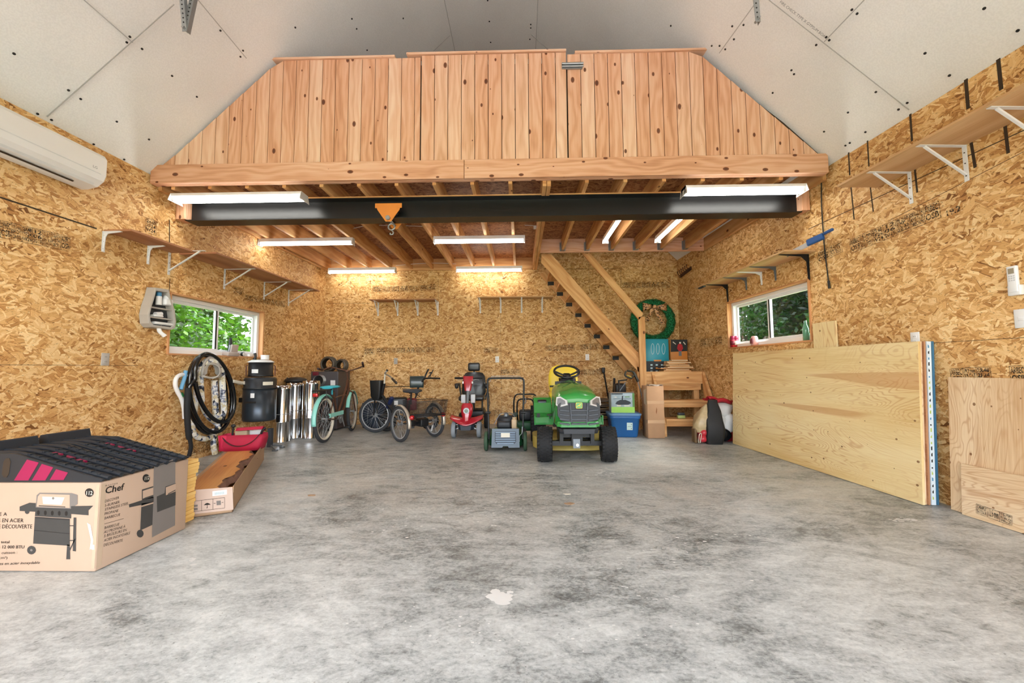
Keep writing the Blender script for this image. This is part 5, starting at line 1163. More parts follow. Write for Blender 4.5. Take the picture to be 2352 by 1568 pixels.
# steering
mb = MB(); q = Matrix.Translation((.0, .86, .985)) @ Matrix.Rotation(R(28), 4, 'X'); mb.at(q); mb.torus((0, 0, 0), (0, 0, 1), .165, .015, 40, 10)
mb.tube([(-.155, -.0, 0), (-.06, -.03, -.03), (0, -.04, -.045)], .013, 8, spline=4); mb.tube([(.155, 0, 0), (.06, -.03, -.03), (0, -.04, -.045)], .013, 8, spline=4); mb.tube([(0, -.16, 0), (0, -.08, -.045)], .022, 8); mb.rbox(-.05, .05, -.09, .01, -.07, -.02, .02); mb.build('steering_wheel', M['black'], tr)
mb = MB(); mb.rings([rr_ for rr_ in [[(x*.11, y*.07 + .76 + k*.05, .78 + k*.12) for x, y in rrect(2, 2, .8, 3)] for k in range(2)]]); mb.build('steering_column', M['black'], tr)
mb = MB(); mb.rings([[(x*w, y, z) for x, z in ((-1, .5), (1, .5), (.9, .86), (-.9, .86))] for y, w in ((.70, .19), (.80, .15))], smooth=False); mb.build('dash_panel', M['black'], tr, bevel=.02)
# seat
mb = MB(); mb.rings([[(x*w, 1.30 + yo + (y*.045), z) for x, y in rrect(2, 2, .9, 5)] for z, w, yo in ((.66, .17, -.02), (.72, .20, -.01), (.82, .215, 0), (.92, .21, .015), (1.0, .19, .03), (1.05, .15, .04), (1.075, .08, .045))]); mb.build('seat_back', M['jd_yellow'], tr)
mb = MB(); mb.rbox(-.22, .22, .98, 1.34, .62, .70, .035, 4); mb.build('seat_pan', M['jd_yellow'], tr)
mb = MB(); mb.box(-.2, .2, 1.23, 1.25, .76, .785, grain=False); mb.rbox(-.16, .16, 1.0, 1.3, .52, .62, .02); mb.build('seat_band', M['black'], tr)
# fenders and foot platforms
for s in (-1, 1):
    mb = MB(); prof = [(.70, .33), (.72, .40), (.93, .43), (.99, .56), (1.08, .625), (1.45, .625), (1.52, .58)]
    xa, xb = (-.44, -.20) if s < 0 else (.20, .44)
    mb.rings([[(x, y, z), (x, y, z-.04)] for y, z in prof for x in ()] or [[(xa, y, z), (xb, y, z), (xb, y, z-.025), (xa, y, z-.025)] for y, z in prof], smooth=False)
    mb.box(xa-.004 if s < 0 else xb-.012, xa+.012 if s < 0 else xb+.004, .69, 1.05, .30, .42, grain=False); mb.build('fender', M['jd_green'], tr, bevel=.012)
    mb = MB(); mb.rbox(xa+.05, xb-.06, 1.0, 1.06, .47, .60, .02); mb.rbox(xa+.06, xb-.07, .99, 1.01, .48, .58, .01, mi=1); mb.build('storage_well', [M['black'], hexm('well_grey', '5a6470', .4)], tr)
    mb = MB(); mb.box(xa+.03, xa+.07, .69, .71, .40, .45, grain=False); mb.box(xb-.08, xb-.02, .66, .72, .425, .44, grain=False); mb.bar((xb-.04, .69, .38), (xb-.05, .69, .44), .012, .012); mb.build('pedal', M['black'], tr)
mb = MB(); mb.box(-.2, .2, .68, 1.4, .28, .5, grain=False); mb.box(-.16, .16, .0, .7, .26, .42, grain=False); mb.build('chassis', M['black'], tr)
mb = MB(); mb.rings([[(x*.47, .62+y*w, z) for x, y in rrect(2, 2, .7, 6)] for z, w in ((.075, .42), (.085, .425), (.10, .41), (.19, .39), (.205, .35))]); mb.build('mower_deck', M['deck_yellow'], tr)
mb = MB(); mb.cyl((.14, .16, .17), (.34, .2, .19), .035, n=14); mb.build('discharge_pipe', M['deck_yellow'], tr)
# ---- lawn mower ----
mw = thing('lawn_mower', 'grey and green push mower with tall black folded handle, left of the tractor', 'lawn mower', (-.195, 5.10, 0))
for s in (-1, 1): fat_wheel(mw, (s*.245, .0, .12), .12, .045, .08, hexm('green_tyre', '35503c', .7, var=.2), hexm('mower_green', '1f5a36', .4), 0, 'rear_wheel')
for s in (-1, 1): fat_wheel(mw, (s*.24, .52, .10), .10, .045, .06, M['tyre'], M['mower_green'], 0, 'front_wheel')
mb = MB(); mb.rings([[(x*w, .27+y*.26, z) for x, y in rrect(2, 2, .6, 5)] for z, w in ((.05, .225), (.12, .225), (.2, .205), (.225, .17))]); mb.build('deck', M['mower_green'], mw)
gp = hexm('flap_grey', '5b6a78', .45, var=.1); Mf = frame((0, -.055, .165), (1, 0, 0), (0, .12, 1))
mb = MB(); mb.at(Mf); mb.prism([(-.175, -.115), (-.04, -.115), (-.03, -.095), (.03, -.095), (.04, -.115), (.175, -.115), (.168, .115), (-.168, .115)], .02); mb.build('discharge_flap', gp, mw, bevel=.004)
mb = MB(); mb.at(Mf); mb.prism([(-.132, .078), (.132, .078), (.132, -.045), (.105, -.072), (-.105, -.072), (-.132, -.045)], .0225); mb.build('flap_recess', hexm('recess_dark', '26303c', .5), mw)
for k in range(6):
    mb = MB(); mb.at(Mf); z = .066-.026*k; w = .125 if k < 5 else .105
    mb.rbox(-w, w, z-.008, z+.008, .021, .03, .004); mb.build('flap_rib', hexm('rib_grey', '7e93a8', .4), mw)
mb = MB(); mb.at(Mf); mb.box(-.055, .055, .01, .064, .031, .033, grain=False); mb.build('warning_label', M['cream'], mw, label='white warning label')
mb = MB(); mb.tube([(-.215, .02, .14), (-.225, .06, .5), (-.235, .08, .84), (-.22, .085, .89), (-.18, .087, .905), (.18, .087, .905), (.22, .085, .89), (.235, .08, .84), (.225, .06, .5), (.215, .02, .14)], .013, 10, spline=4); mb.build('handle', M['black'], mw)
mb = MB(); mb.tube([(-.20, .11, .86), (-.19, .115, .915), (-.15, .12, .93), (.15, .12, .93), (.19, .115, .915), (.2, .11, .86)], .004, 6, spline=4); mb.build('control_bail', M['galv'], mw)
for s, z in ((-1, .47), (1, .47)): mb = MB(); mb.cyl((s*.225-.03*s, .05, z), (s*.225+.03*s, .05, z), .014, n=10); mb.build('clamp_knob', M['black'], mw)
mb = MB(); mb.tube([(.235, .07, .66), (.255, .05, .64), (.255, .05, .60), (.24, .06, .58)], .006, 6, spline=3); mb.build('cable_clip', M['mgrey'], mw)
mb = MB(); mb.tube([(-.22, .06, .72), (-.21, .04, .66), (-.205, .05, .58), (-.225, .06, .52)], .0045, 6, spline=4); mb.build('control_cable', M['black'], mw)
mb = MB(); mb.lathe([(0, .22), (.12, .22), (.13, .27), (.125, .37), (.10, .40), (0, .41)], 24, Matrix.Translation((0, .30, 0))); mb.rbox(-.11, .06, .10, .22, .26, .345, .02, 3); mb.build('engine', hexm('engine_black', '26292e', .5), mw)
mb = MB(); mb.rbox(.07, .14, .12, .22, .25, .37, .015); mb.cyl((.105, .17, .37), (.105, .17, .395), .025, n=14); mb.build('fuel_tank', hexm('tank_tan', 'C8AE8A', .5), mw, label='tan fuel tank')
mb = MB()
for a in ((-.16, .2, .30), (.17, .25, .28)): mb.tube([a, (a[0]*.5, .22, .43), (0, .24, .44)], .005, 6, spline=4)
mb.lathe([(.03, 0), (.035, .02), (.02, .05), (0, .055)], 14, Matrix.Translation((0, .22, .40))); mb.build('starter', M['mgrey'], mw)
mb = MB(); mb.tube([(.21, -.02, .30), (.205, -.03, .22), (.175, -.05, .19), (.175, -.05, .12)], .006, 6, spline=3); mb.build('height_lever', M['galv'], mw)
# ---- red mobility scooter ----
sc = thing('mobility_scooter', 'red mobility scooter with black padded seat and round headlight', 'mobility scooter', (-.82, 6.05, 0))
tg = hexm('scooter_tyre', '8b9298', .6, var=.12)
for s in (-1, 1): fat_wheel(sc, (s*.19, .02, .12), .12, .065, .07, tg, M['dgrey'], 0, 'front_wheel')
for s in (-1, 1): fat_wheel(sc, (s*.22, .95, .135), .135, .07, .08, M['rubber'], M['dgrey'], 0, 'rear_wheel')
mr = hexm('scooter_red', 'B0152A', .22, var=.04, coat=.8)
mb = MB()
def fen(u, v): x = -.245+.49*u; return (x, -.10+.26*v + .07*abs(2*u-1)**2, .245 + .055*math.sin(math.pi*(.1+.8*v)) + .03*abs(2*u-1)**1.5 - .075*(1-abs(2*u-1)**1.5)*(1-v)**1.5)
mb.surf(fen, 20, 8); mb.build('front_fender', mr, sc, solid=.014)
mb = MB(); mb.rings([[(x*w, yo+y*d, z) for x, y in rrect(2, 2, .8, 5)] for z, w, d, yo in ((.20, .06, .05, .02), (.30, .065, .06, .03), (.36, .085, .07, .05), (.43, .09, .07, .07), (.48, .085, .06, .08), (.51, .06, .05, .085))]); mb.build('front_cowl', mr, sc)
mb = MB(); mb.cyl((0, -.025, .40), (0, .03, .405), .045, n=28); mb.build('headlight', M['lens'], sc)
mb = MB(); mb.cyl((0, -.027, .40), (0, -.029, .40), .028, n=20); mb.build('headlight_bulb', hexm('bulb_dark', '6b7a6c', .2, .5), sc)
mb = MB(); mb.rings([[(x, y, z) for x, z in ((-w, .12), (w, .12), (w*1.2, .20), (-w*1.2, .20))] for y, w in ((-.09, .07), (-.03, .11), (.1, .12))], smooth=False); mb.build('front_bumper', hexm('bumper_blue', '2c3440', .5), sc, bevel=.012)
for s in (-1, 1): mb = MB(); mb.tube([(s*.16, 0, .19), (s*.12, .0, .2), (s*.09, .02, .19)], .008, 6); mb.tube([(s*.155, -.01, .13), (s*.12, -.02, .145), (s*.10, .0, .16)], .012, 8); mb.build('suspension_arm', M['galv'], sc)
mb = MB(); mb.tube([(0, .09, .50), (0, .14, .62), (0, .18, .76)], [.022, .022, .03], 12); mb.build('tiller_column', M['mgrey'], sc)
for s in (-1, 1): mb = MB(); mb.rbox(s*.075-.035, s*.075+.035, .18, .23, .50, .63, .008); mb.build('battery_case', hexm('pale_grey', 'C9CCD0', .4), sc)
mb = MB(); mb.rings([[(x*w, .16+yo+y*.04, z) for x, y in rrect(2, 2, .6, 4)] for z, w, yo in ((.69, .045, 0), (.76, .06, .01), (.85, .075, .03), (.90, .08, .04), (.915, .075, .045))]); mb.build('tiller_head', mr, sc)
for s in (-1, 1): mb = MB(); mb.rbox(s*.073-.011, s*.073+.011, .12, .14, .80, .835, .004); mb.build('turn_signal', M['white'], sc)
for s in (-1, 1): mb = MB(); mb.tube([(s*.07, .2, .885), (s*.15, .22, .885), (s*.215, .25, .885)], [.013, .017, .017], 10); mb.build('handlebar', M['black'], sc)
for s in (-1, 1): mb = MB(); mb.tube([(s*.06, .17, .85), (s*.12, .17, .862), (s*.17, .2, .855)], .004, 6); mb.build('brake_lever', M['galv'], sc)
mb = MB(); mb.rbox(-.17, .17, .2, .85, .16, .2, .015); mb.rbox(-.2, .2, .72, 1.08, .2, .34, .04, 3); mb.build('floor_deck', M['black'], sc)
mb = MB(); mb.rbox(-.21, .21, .55, .95, .50, .58, .03, 4); mb.build('seat_pad', hexm('vinyl_black', '1d1e20', .35, coat=.2), sc)
mb = MB(); mb.rings([[(x*w, .95+yo+y*.045, z) for x, y in rrect(2, 2, .9, 5)] for z, w, yo in ((.56, .18, 0), (.62, .21, .0), (.78, .205, .02), (.90, .19, .04), (.955, .15, .05), (.97, .1, .05))]); mb.build('seat_back', M['vinyl_black'], sc)
mb = MB(); mb.rbox(-.105, .105, .93, 1.01, .99, 1.135, .03, 4); mb.cyl((0, 1.0, .93), (0, .99, 1.02), .015); mb.build('headrest', M['vinyl_black'], sc)
for s in (-1, 1): mb = MB(); mb.rbox(s*.255-.03, s*.255+.03, .60, .92, .74, .79, .022, 3); mb.tube([(s*.25, .92, .76), (s*.235, .96, .62), (s*.2, .9, .5)], .015, 8); mb.rbox(s*.25-.03, s*.25+.03, .59, .66, .70, .79, .03, 3); mb.build('armrest', M['vinyl_black'], sc)
mb = MB(); mb.cyl((0, .78, .3), (0, .78, .52), .04); mb.cyl((-.16, .8, .3), (-.16, .82, .5), .014, n=8); mb.cyl((.16, .8, .3), (.16, .82, .5), .014, n=8); mb.build('seat_post', M['black'], sc)
# ---- turquoise cruiser bicycle (local X forward) ----
rw = atZ(745, 1016); RW = V((rw.x, rw.y, 0)); fw = V((-2.83, 6.5, 0)); hd = math.atan2(fw.y-RW.y, fw.x-RW.x)
cb = thing('cruiser_bicycle', 'turquoise and bronze cruiser bicycle seen from behind its rear wheel', 'bicycle', RW, hd, rot=(R(-1), 0, hd))
WB = 1.06; rr = .33
bike_wheel(cb, (0, 0, rr), rr, .026, 0, M['tyre'], None, 36, 'rear_wheel', white=True)
ST = R(8)
bike_wheel(cb, (WB, 0, rr), rr, .026, ST, M['tyre'], None, 36, 'front_wheel', white=True)
def fender(parent, c, r, a0, a1, w, steer, mat, name='fender'):
    Mw = Matrix.Translation(V(c)) @ Matrix.Rotation(steer, 4, 'Z') @ Matrix.Rotation(R(90), 4, 'X'); mb = MB(); mb.at(Mw)
    def fn(u, v): a = R(a0+(a1-a0)*u); b = (v-.5)*2; rr2 = r - .018*b*b; return (rr2*math.cos(a), rr2*math.sin(a), b*w/2)
    mb.surf(fn, 26, 6); return mb.build(name, mat, parent, solid=.002)
fender(cb, (0, 0, rr), rr+.025, 50, 190, .065, 0, M['aqua'], 'rear_fender'); fender(cb, (WB, 0, rr), rr+.025, 15, 165, .06, ST, M['aqua'], 'front_fender')
mb = MB()
for s in (-1, 1): mb.tube([(0, s*.045, rr), (-.2, s*.04, rr+.3)], .003, 5); mb.tube([(0, s*.06, rr), (-.12, s*.07, .735)], .004, 5)
mb.build('fender_stay', M['mgrey'], cb)
mb = MB(); H1, H0 = V((WB-.20, 0, .86)), V((WB-.16, 0, .70)); BBk = V((.46, 0, .29)); SC_ = V((.30, 0, .70))
mb.tube([H1, V((.75, 0, .68)), V((.55, 0, .45)), BBk + V((.02, 0, .06))], .016, 10, spline=5); mb.tube([H0, V((.78, 0, .5)), V((.6, 0, .33)), BBk], .018, 10, spline=5)
mb.tube([BBk, SC_], .015, 10); mb.tube([H0, H1], .021, 12)
mb.tube([V((.78, 0, .62)), V((.55, 0, .62)), V((.34, 0, .60))], .011, 8, spline=3)
mb.build('frame', M['bronze'], cb)
mb = MB()
for s in (-1, 1): mb.tube([BBk, V((.2, s*.05, .30)), V((0, s*.055, rr))], .010, 8, spline=3); mb.tube([V((.31, 0, .64)), V((.12, s*.055, .5)), V((0, s*.055, rr))], .008, 8, spline=3)
mb.build('rear_stays', M['bronze'], cb)
mb = MB(); mb.rings([[(x, y, z) for y, z in ((-.075, .34), (-.05, .34), (-.05, .40), (-.075, .40))] for x in (.02, .50)], smooth=False); mb.build('chain_guard', M['aqua'], cb, bevel=.008)
mb = MB(); d = Matrix.Rotation(ST, 3, 'Z'); C1 = V((WB, 0, rr))
for s in (-1, 1): mb.tube([H0 + V((0, 0, -.01)), H0 + d @ V((.03, s*.05, -.04)), C1 + d @ V((0, s*.055, 0))], .012, 8)
mb.build('fork', M['bronze'], cb)
mb = MB(); S1 = V((WB-.235, 0, 1.0)); mb.tube([H1, S1], .012, 10); mb.rbox(S1.x-.02, S1.x+.03, -.025, .025, .985, 1.02, .01)
P0_ = S1 + V((.03, 0, .01)); hb = Matrix.Rotation(ST*.5, 3, 'Z')
mb.tube([P0_ + hb @ V(p) for p in ((-.36, .33, .04), (-.22, .31, .02), (-.08, .25, .06), (.02, .14, .03), (.03, .0, 0), (.02, -.14, .03), (-.08, -.25, .06), (-.22, -.31, .06), (-.36, -.33, .12))], .011, 8, spline=5); mb.build('handlebar', M['bronze'], cb)
for s in (-1, 1): mb = MB(); z0_, z1_ = (.02, .04) if s > 0 else (.06, .12); mb.tube([P0_ + hb @ V((-.24, s*.315, z0_)), P0_ + hb @ V((-.37, s*.335, z1_))], .017, 10); mb.build('grip', hexm('brown_grip', '3a2420', .6), cb)
mb = MB(); mb.rings([[(x, y*w, z + h) for y, h in [(math.cos(a), .022*math.sin(a)) for a in [2*math.pi*i/16 for i in range(16)]]] for x, w, z in ((.08, .08, .77), (.11, .125, .775), (.24, .13, .775), (.33, .07, .77), (.42, .035, .77), (.44, .015, .765))]); mb.cyl((.25, 0, .66), (.25, 0, .76), .013, n=10); mb.build('saddle', hexm('teal_saddle', '35AFC0', .5, var=.15, scale=30), cb)
mb = MB()
for s in (-1, 0, 1): mb.tube([(-.28, s*.05, .735), (.12, s*.05, .735)], .006, 6)
for x in (-.27, -.1, .08): mb.tube([(x, -.055, .735), (x, .055, .735)], .005, 6)
mb.rbox(-.28, .08, -.05, .05, .738, .75, .004); mb.build('rear_rack', M['black'], cb)
mb = MB(); mb.rbox(-.305, -.28, -.035, .035, .66, .71, .012); mb.build('tail_reflector', hexm('reflector_red', 'C81E24', .2, coat=.8), cb)
mb = MB(); mb.cyl(BBk + V((0, -.06, 0)), BBk + V((0, .06, 0)), .022, n=14); mb.cyl(BBk + V((0, -.052, 0)), BBk + V((0, -.048, 0)), .085, n=28)
mb.tube([BBk + V((0, -.07, 0)), BBk + V((.07, -.08, -.15))], .009, 8); mb.tube([BBk + V((0, .07, 0)), BBk + V((-.07, .08, .15))], .009, 8); mb.build('crankset', M['galv'], cb)
for s in (-1, 1): mb = MB(); c = BBk + V((-s*-.07 if s < 0 else -.07, s*.13, -.15 if s < 0 else .15)); c = BBk + V((.07 if s < 0 else -.07, s*.13, -.15 if s < 0 else .15)); mb.rbox(c.x-.045, c.x+.045, c.y-.045, c.y+.045, c.z-.012, c.z+.012, .006); mb.build('pedal', M['black'], cb)
mb = MB(); mb.tube([(.38, .05, .28), (.30, .16, .012), (.27, .18, .01)], .008, 8); mb.build('kickstand', M['galv'], cb)
# ---- black tricycle ----
wA, wB = atZ(918, 1015), atZ(997, 1003); wA, wB = V((wA.x, wA.y, 0)), V((wB.x, wB.y, 0)); ax = wB-wA; tc = (wA+wB)/2; hdg = math.atan2(ax.x, -ax.y) ; 
hv = V((-ax.y, ax.x, 0)).normalized(); hdg = math.atan2(hv.y, hv.x); TW = ax.length/2
tk = thing('tricycle', 'black adult tricycle with rear wire basket and front wheel turned sideways', 'tricycle', tc, hdg)
rr = .253
for s in (-1, 1): bike_wheel(tk, (0, s*TW, rr), rr, .023, 0, M['tyre'], hexm('alloy', 'C2C4C6', .35, .5), 32, 'rear_wheel')
for s in (-1, 1): fender(tk, (0, s*TW, rr), rr+.02, 70, 190, .055, 0, hexm('silver_tan', 'B9AFA0', .35, .5), 'rear_fender')
for s in (-1, 1): mb = MB(); mb.at(Matrix.Translation((-.265, s*TW*.9, .36))); mb.lathe([(0, -.03), (.028, -.02), (.032, 0), (.032, .02), (0, .02)], 20, Matrix.Rotation(R(90), 4, 'Y')); mb.build('tail_reflector', M['reflector_red'], tk)
fwp = atZ(861, 993); fl_ = mat_of(tk).inverted() @ V((fwp.x, fwp.y, 0)); FX = fl_.x; FY = fl_.y
print('trike', tc, R(0), FX, FY, TW)
stz = -hdg + R(172)
bike_wheel(tk, (FX, FY, .285), .285, .025, stz, M['tyre'], M['alloy'], 32, 'front_wheel')
mb = MB(); HT = V((FX-.16, FY*.8, .62)); HTt = V((FX-.22, FY*.7, .80)); Bk = V((.30, 0, .26))
mb.tube([HT, V((FX*.55, FY*.4, .36)), Bk, V((0, 0, .25))], .026, 10, spline=5); mb.tube([HT, HTt], .024, 12); mb.tube([Bk, V((.22, 0, .55))], .018, 10); mb.cyl((0, -TW+.04, rr), (0, TW-.04, rr), .014, n=10); mb.tube([(.25, 0, .3), (.0, .2, .36), (-.3, .2, .37)], .012, 8); mb.tube([(.25, 0, .3), (.0, -.2, .36), (-.3, -.2, .37)], .012, 8)
mb.rbox(-.06, .1, -.16, -.02, .18, .30, .02); mb.rbox(-.05, .06, .05, .14, .2, .29, .02); mb.build('frame', M['black'], tk)
mb = MB(); dd_ = Matrix.Rotation(stz, 3, 'Z'); C1 = V((FX, FY, .285))
for s in (-1, 1): mb.tube([HT + V((0, 0, -.01)), C1 + dd_ @ V((-.02, s*.05, .30)), C1 + dd_ @ V((0, s*.05, 0))], .013, 8)
mb.build('fork', M['black'], tk)
mb = MB(); mb.rbox(-.03, .03, -.03, .03, -.12, .12, .02, 3); o = mb.build('battery_tube', hexm('deep_blue', '1c2850', .35), tk); o.location = (FX*.66, FY*.5, .50); o.rotation_euler = (0, R(-42), 0)
mb = MB(); mb.tube([HTt, HTt + V((-.02, 0, .16))], .013, 10); mb.build('stem', M['cream'], tk, label='cream stem')
inv = mat_of(tk).inverted(); b0 = HTt + V((-.02, 0, .16)); gN = inv @ atY(910, 879, 5.95); gF = inv @ atY(890, 849, 6.45)
mN = b0*.5 + gN*.5 + V((0, 0, .02)); mF = b0*.5 + gF*.5 + V((0, 0, .0))
mb = MB(); mb.tube([gN, mN, b0, mF, gF], .011, 8, spline=4); mb.build('handlebar', M['galv'], tk)
for g_, m_ in ((gN, mN), (gF, mF)): mb = MB(); mb.tube([m_ + (g_-m_)*.35, g_], .018, 10); mb.build('grip', M['black'], tk)
mb = MB(); mb.rings([[(x, y*w, z + h) for y, h in [(math.cos(a), .03*math.sin(a)) for a in [2*math.pi*i/16 for i in range(16)]]] for x, w, z in ((.05, .07, .70), (.08, .13, .705), (.2, .135, .70), (.3, .07, .70), (.38, .03, .70))]); mb.build('saddle', hexm('saddle_grey', '34383e', .45), tk)
mb = MB(); mb.cyl((.19, 0, .5), (.18, 0, .69), .014, n=10)
for s in (-1, 1):
    mb.tube([(.09 + .02*math.cos(t), s*.07 + .02*math.sin(t), .6 + t*.0052) for t in [i*.6 for i in range(26)]], .004, 5)
mb.build('seat_spring', M['black'], tk)
def wire_basket(name, parent, x0, x1, y0, y1, z0, z1, n=12, m=6, mat=None, taper=.9, w=.0016, M_=None):
    mb = MB(); 
    if M_ is not None: mb.at(M_)
    cx, cy = (x0+x1)/2, (y0+y1)/2
    def pt(x, y, z): k = taper + (1-taper)*(z-z0)/(z1-z0); return (cx+(x-cx)*k, cy+(y-cy)*k, z)
    for i in range(n+1):
        u = i/n
        for (a, b) in (((x0+(x1-x0)*u, y0), None), ((x0+(x1-x0)*u, y1), None), ((x0, y0+(y1-y0)*u), None), ((x1, y0+(y1-y0)*u), None)): mb.tube([pt(a[0], a[1], z0), pt(a[0], a[1], z1)], w, 4, caps=False)
        mb.tube([pt(x0+(x1-x0)*u, y0, z0), pt(x0+(x1-x0)*u, y1, z0)], w, 4, caps=False); mb.tube([pt(x0, y0+(y1-y0)*u, z0), pt(x1, y0+(y1-y0)*u, z0)], w, 4, caps=False)
    for j in range(m+1):
        z = z0+(z1-z0)*j/m; mb.tube([pt(x0, y0, z), pt(x1, y0, z), pt(x1, y1, z), pt(x0, y1, z)], w if 0 < j < m else .005, 5, closed=True)
    return mb.build(name, mat or M['black'], parent)
wire_basket('wire_basket', tk, -.40, .0, -.25, .25, .37, .58, 22, 10, w=.0022)
mb = MB(); bm_ = Matrix.Translation((FX-.10, FY+.02, .70)) @ Matrix.Rotation(stz, 4, 'Z'); mb.at(bm_); mb.rings([[(x, y, z) for x, y in rrect(a, b, .03, 3)] for z, a, b in ((-.16, .12, .13), (-.1, .17, .15), (.13, .2, .17), (.15, .2, .17))]); mb.build('front_bag', hexm('bag_black', '141516', .4), tk)
mb = MB(); mb.cyl((.32, -.06, .26), (.32, .06, .26), .02, n=12); mb.tube([(.32, -.07, .26), (.40, -.08, .13)], .009, 8); mb.tube([(.32, .07, .26), (.24, .08, .39)], .009, 8); mb.rbox(.35, .45, -.17, -.09, .11, .14, .006); mb.rbox(.2, .3, .09, .17, .38, .41, .006); mb.build('crankset', M['mgrey'], tk)
mb = MB(); mb.rbox(-.05, .05, -.012, .012, .0, .02, .004); o = mb.build('wheel_reflector', M['white'], tk); o.location = (.06, -TW-.01, .12); o.rotation_euler = (0, R(65), 0)
# ---- seated scooter behind the tricycle ----
ss = thing('seated_scooter', 'black seated scooter with upright handlebars standing behind the tricycle', 'scooter', (-1.9, 6.75, 0), R(12))
for x in (-.34, .36): bike_wheel(ss, (x, 0, .15), .15, .03, 0, M['rubber'], M['dgrey'], 10, 'wheel')
mb = MB(); mb.rbox(-.36, -.02, -.10, .10, .30, .56, .03, 3); mb.build('battery_box', M['bag_black'], ss)
mb = MB(); mb.box(-.22, -.16, -.104, -.101, .44, .51, grain=False); mb.build('white_label', M['white'], ss, label='white label')
mb = MB(); mb.rbox(-.02, .14, -.08, .08, .34, .54, .03, 3); mb.build('motor_cover', hexm('motor_red', '7a1420', .4), ss, label='dark red cover')
mb = MB(); mb.rbox(-.3, .3, -.07, .07, .19, .22, .01); mb.tube([(.1, 0, .2), (.36, 0, .3), (.40, 0, .45)], .02, 8, spline=3); mb.tube([(.1, 0, .5), (.16, 0, .66)], .014, 8); mb.build('frame', M['black'], ss)
mb = MB(); mb.rings([[(x, y*w + 0, z + k*.12) for x, y in rrect(.22 + k*.02, 2, .08, 4)] for z, w, k in ((.70, .10, 0), (.72, .11, .2), (.78, .10, .4), (.83, .08, .5))]); o = mb.build('seat_shell', hexm('dark_teal', '142a2c', .3, coat=.3), ss); o.location = (.14, 0, .02)
iv = mat_of(ss).inverted(); q_ = lambda x, y, Y: iv @ atY(x, y, Y)
mb = MB(); mb.tube([q_(974, 869, 6.7), q_(990, 868, 6.6), q_(1010, 869, 6.5)], .014, 8, spline=3); mb.tube([q_(974, 872, 6.7), q_(978, 860, 6.7), q_(984, 848, 6.75)], .014, 8, spline=3); mb.tube([q_(984, 866, 6.6), q_(990, 858, 6.6), q_(995, 849, 6.6)], .009, 8, spline=3); mb.tube([q_(955, 905, 6.75), q_(963, 885, 6.72), q_(974, 870, 6.7)], .016, 8, spline=3); mb.build('handlebar', M['black'], ss)
mb = MB(); mb.tube([(.36, 0, .88), (.37, 0, .95)], .006, 6); mb.ell((.37, 0, .965), (.03, .02, .015)); mb.build('mirror', M['black'], ss)
mb = MB(); mb.tube([(-.5, .05, .735), (.2, .05, .735)], .006, 6); mb.build('seat_rail', M['ink'], ss)
# ---- tiller between mower and tractor ----
gt = thing('garden_tiller', 'dark green garden tiller with black looped handles behind the tractor wheel', 'garden tiller', (.07, 6.15, 0))
for s in (-1, 1): fat_wheel(gt, (s*.10, .05, .10), .10, .04, .05, M['rubber'], M['mower_green'], 0, 'wheel')
mb = MB(); mb.rbox(-.16, .14, -.14, .16, .10, .24, .03, 3); mb.build('tine_cover', M['mower_green'], gt)
mb = MB(); mb.rbox(-.1, .1, -.06, .14, .24, .40, .04, 3); mb.build('engine', M['engine_black'], gt)
mb = MB(); mb.lathe([(0, 0), (.09, 0), (.10, .03), (.07, .06), (0, .07)], 20, Matrix.Translation((-.16, -.02, .27)) @ Matrix.Rotation(R(-60), 4, 'Y')); mb.build('recoil_cover', hexm('green_grey', '3a4a44', .5), gt)
for k, (w, z) in enumerate(((.17, .62), (.12, .55))):
    mb = MB(); mb.tube([(-w, .1, .22), (-w-.01, .04, .45), (-w+.02, 0, z), (0, -.02, z+.015), (w-.02, 0, z), (w+.01, .04, .45), (w, .1, .22)], .012, 8, spline=4); mb.build('handle', M['black'], gt)
mb = MB(); mb.tube([(.10, -.12, .35), (.11, -.16, .12), (.12, -.17, .02)], .01, 8); mb.build('drag_stake', hexm('tan_steel', 'B08A5A', .5), gt)
# ================= STAIRS AND RIGHT SIDE =================
NB = V((0, -1, 0))
stair = thing('staircase', 'open timber staircase with landing in the right back corner', 'stairs', (2.0, 6.62, 0))
YN, YFr = 6.60, 7.40
def pB(px, py, Y): return atY(px, py, Y)
# near stringer: plank outline traced on its own vertical plane
def stringer(pts, Y, t, mat, name='stringer', par=stair, grain=None):
    P_ = [atY(x, y, Y) for x, y in pts]; mb = MB(); n = len(P_)
    d = (grain or (P_[1]-P_[0])); d = V((d.x, 0, d.z)).normalized(); e = V((-d.z, 0, d.x)); ou, ov = rnd.uniform(0, 30), rnd.uniform(0, 30)
    for y in (0, t):
        vs = [p + V((0, y, 0)) for p in P_]; mb.faces(vs, [tuple(range(n))], smooth=False, uvs=[[(p.dot(d)+ou, p.dot(e)+ov) for p in P_]])
    for i in range(n): a, b = P_[i], P_[(i+1) % n]; mb.faces([a, b, b+V((0, t, 0)), a+V((0, t, 0))], [(0, 1, 2, 3)], smooth=False, uvs=[[(0, 0), ((b-a).length, 0), ((b-a).length, t), (0, t)]])
    return P(name, mb, mat, par, bevel=.002)
stringer([(1244, 583), (1266, 583), (1470, 815), (1470, 858), (1243, 602)], YN, .04, M['joist'], grain=atY(1470, 815, YN)-atY(1266, 583, YN))
A0, A1 = atY(1255, 592, YN), atY(1470, 838, YN); off = V((0, YFr-YN, 0))
zt0, zt1 = atY(1244, 590, YN).z, .97
x0s, x1s = atY(1244, 590, YN).x, atY(1470, 838, YN).x
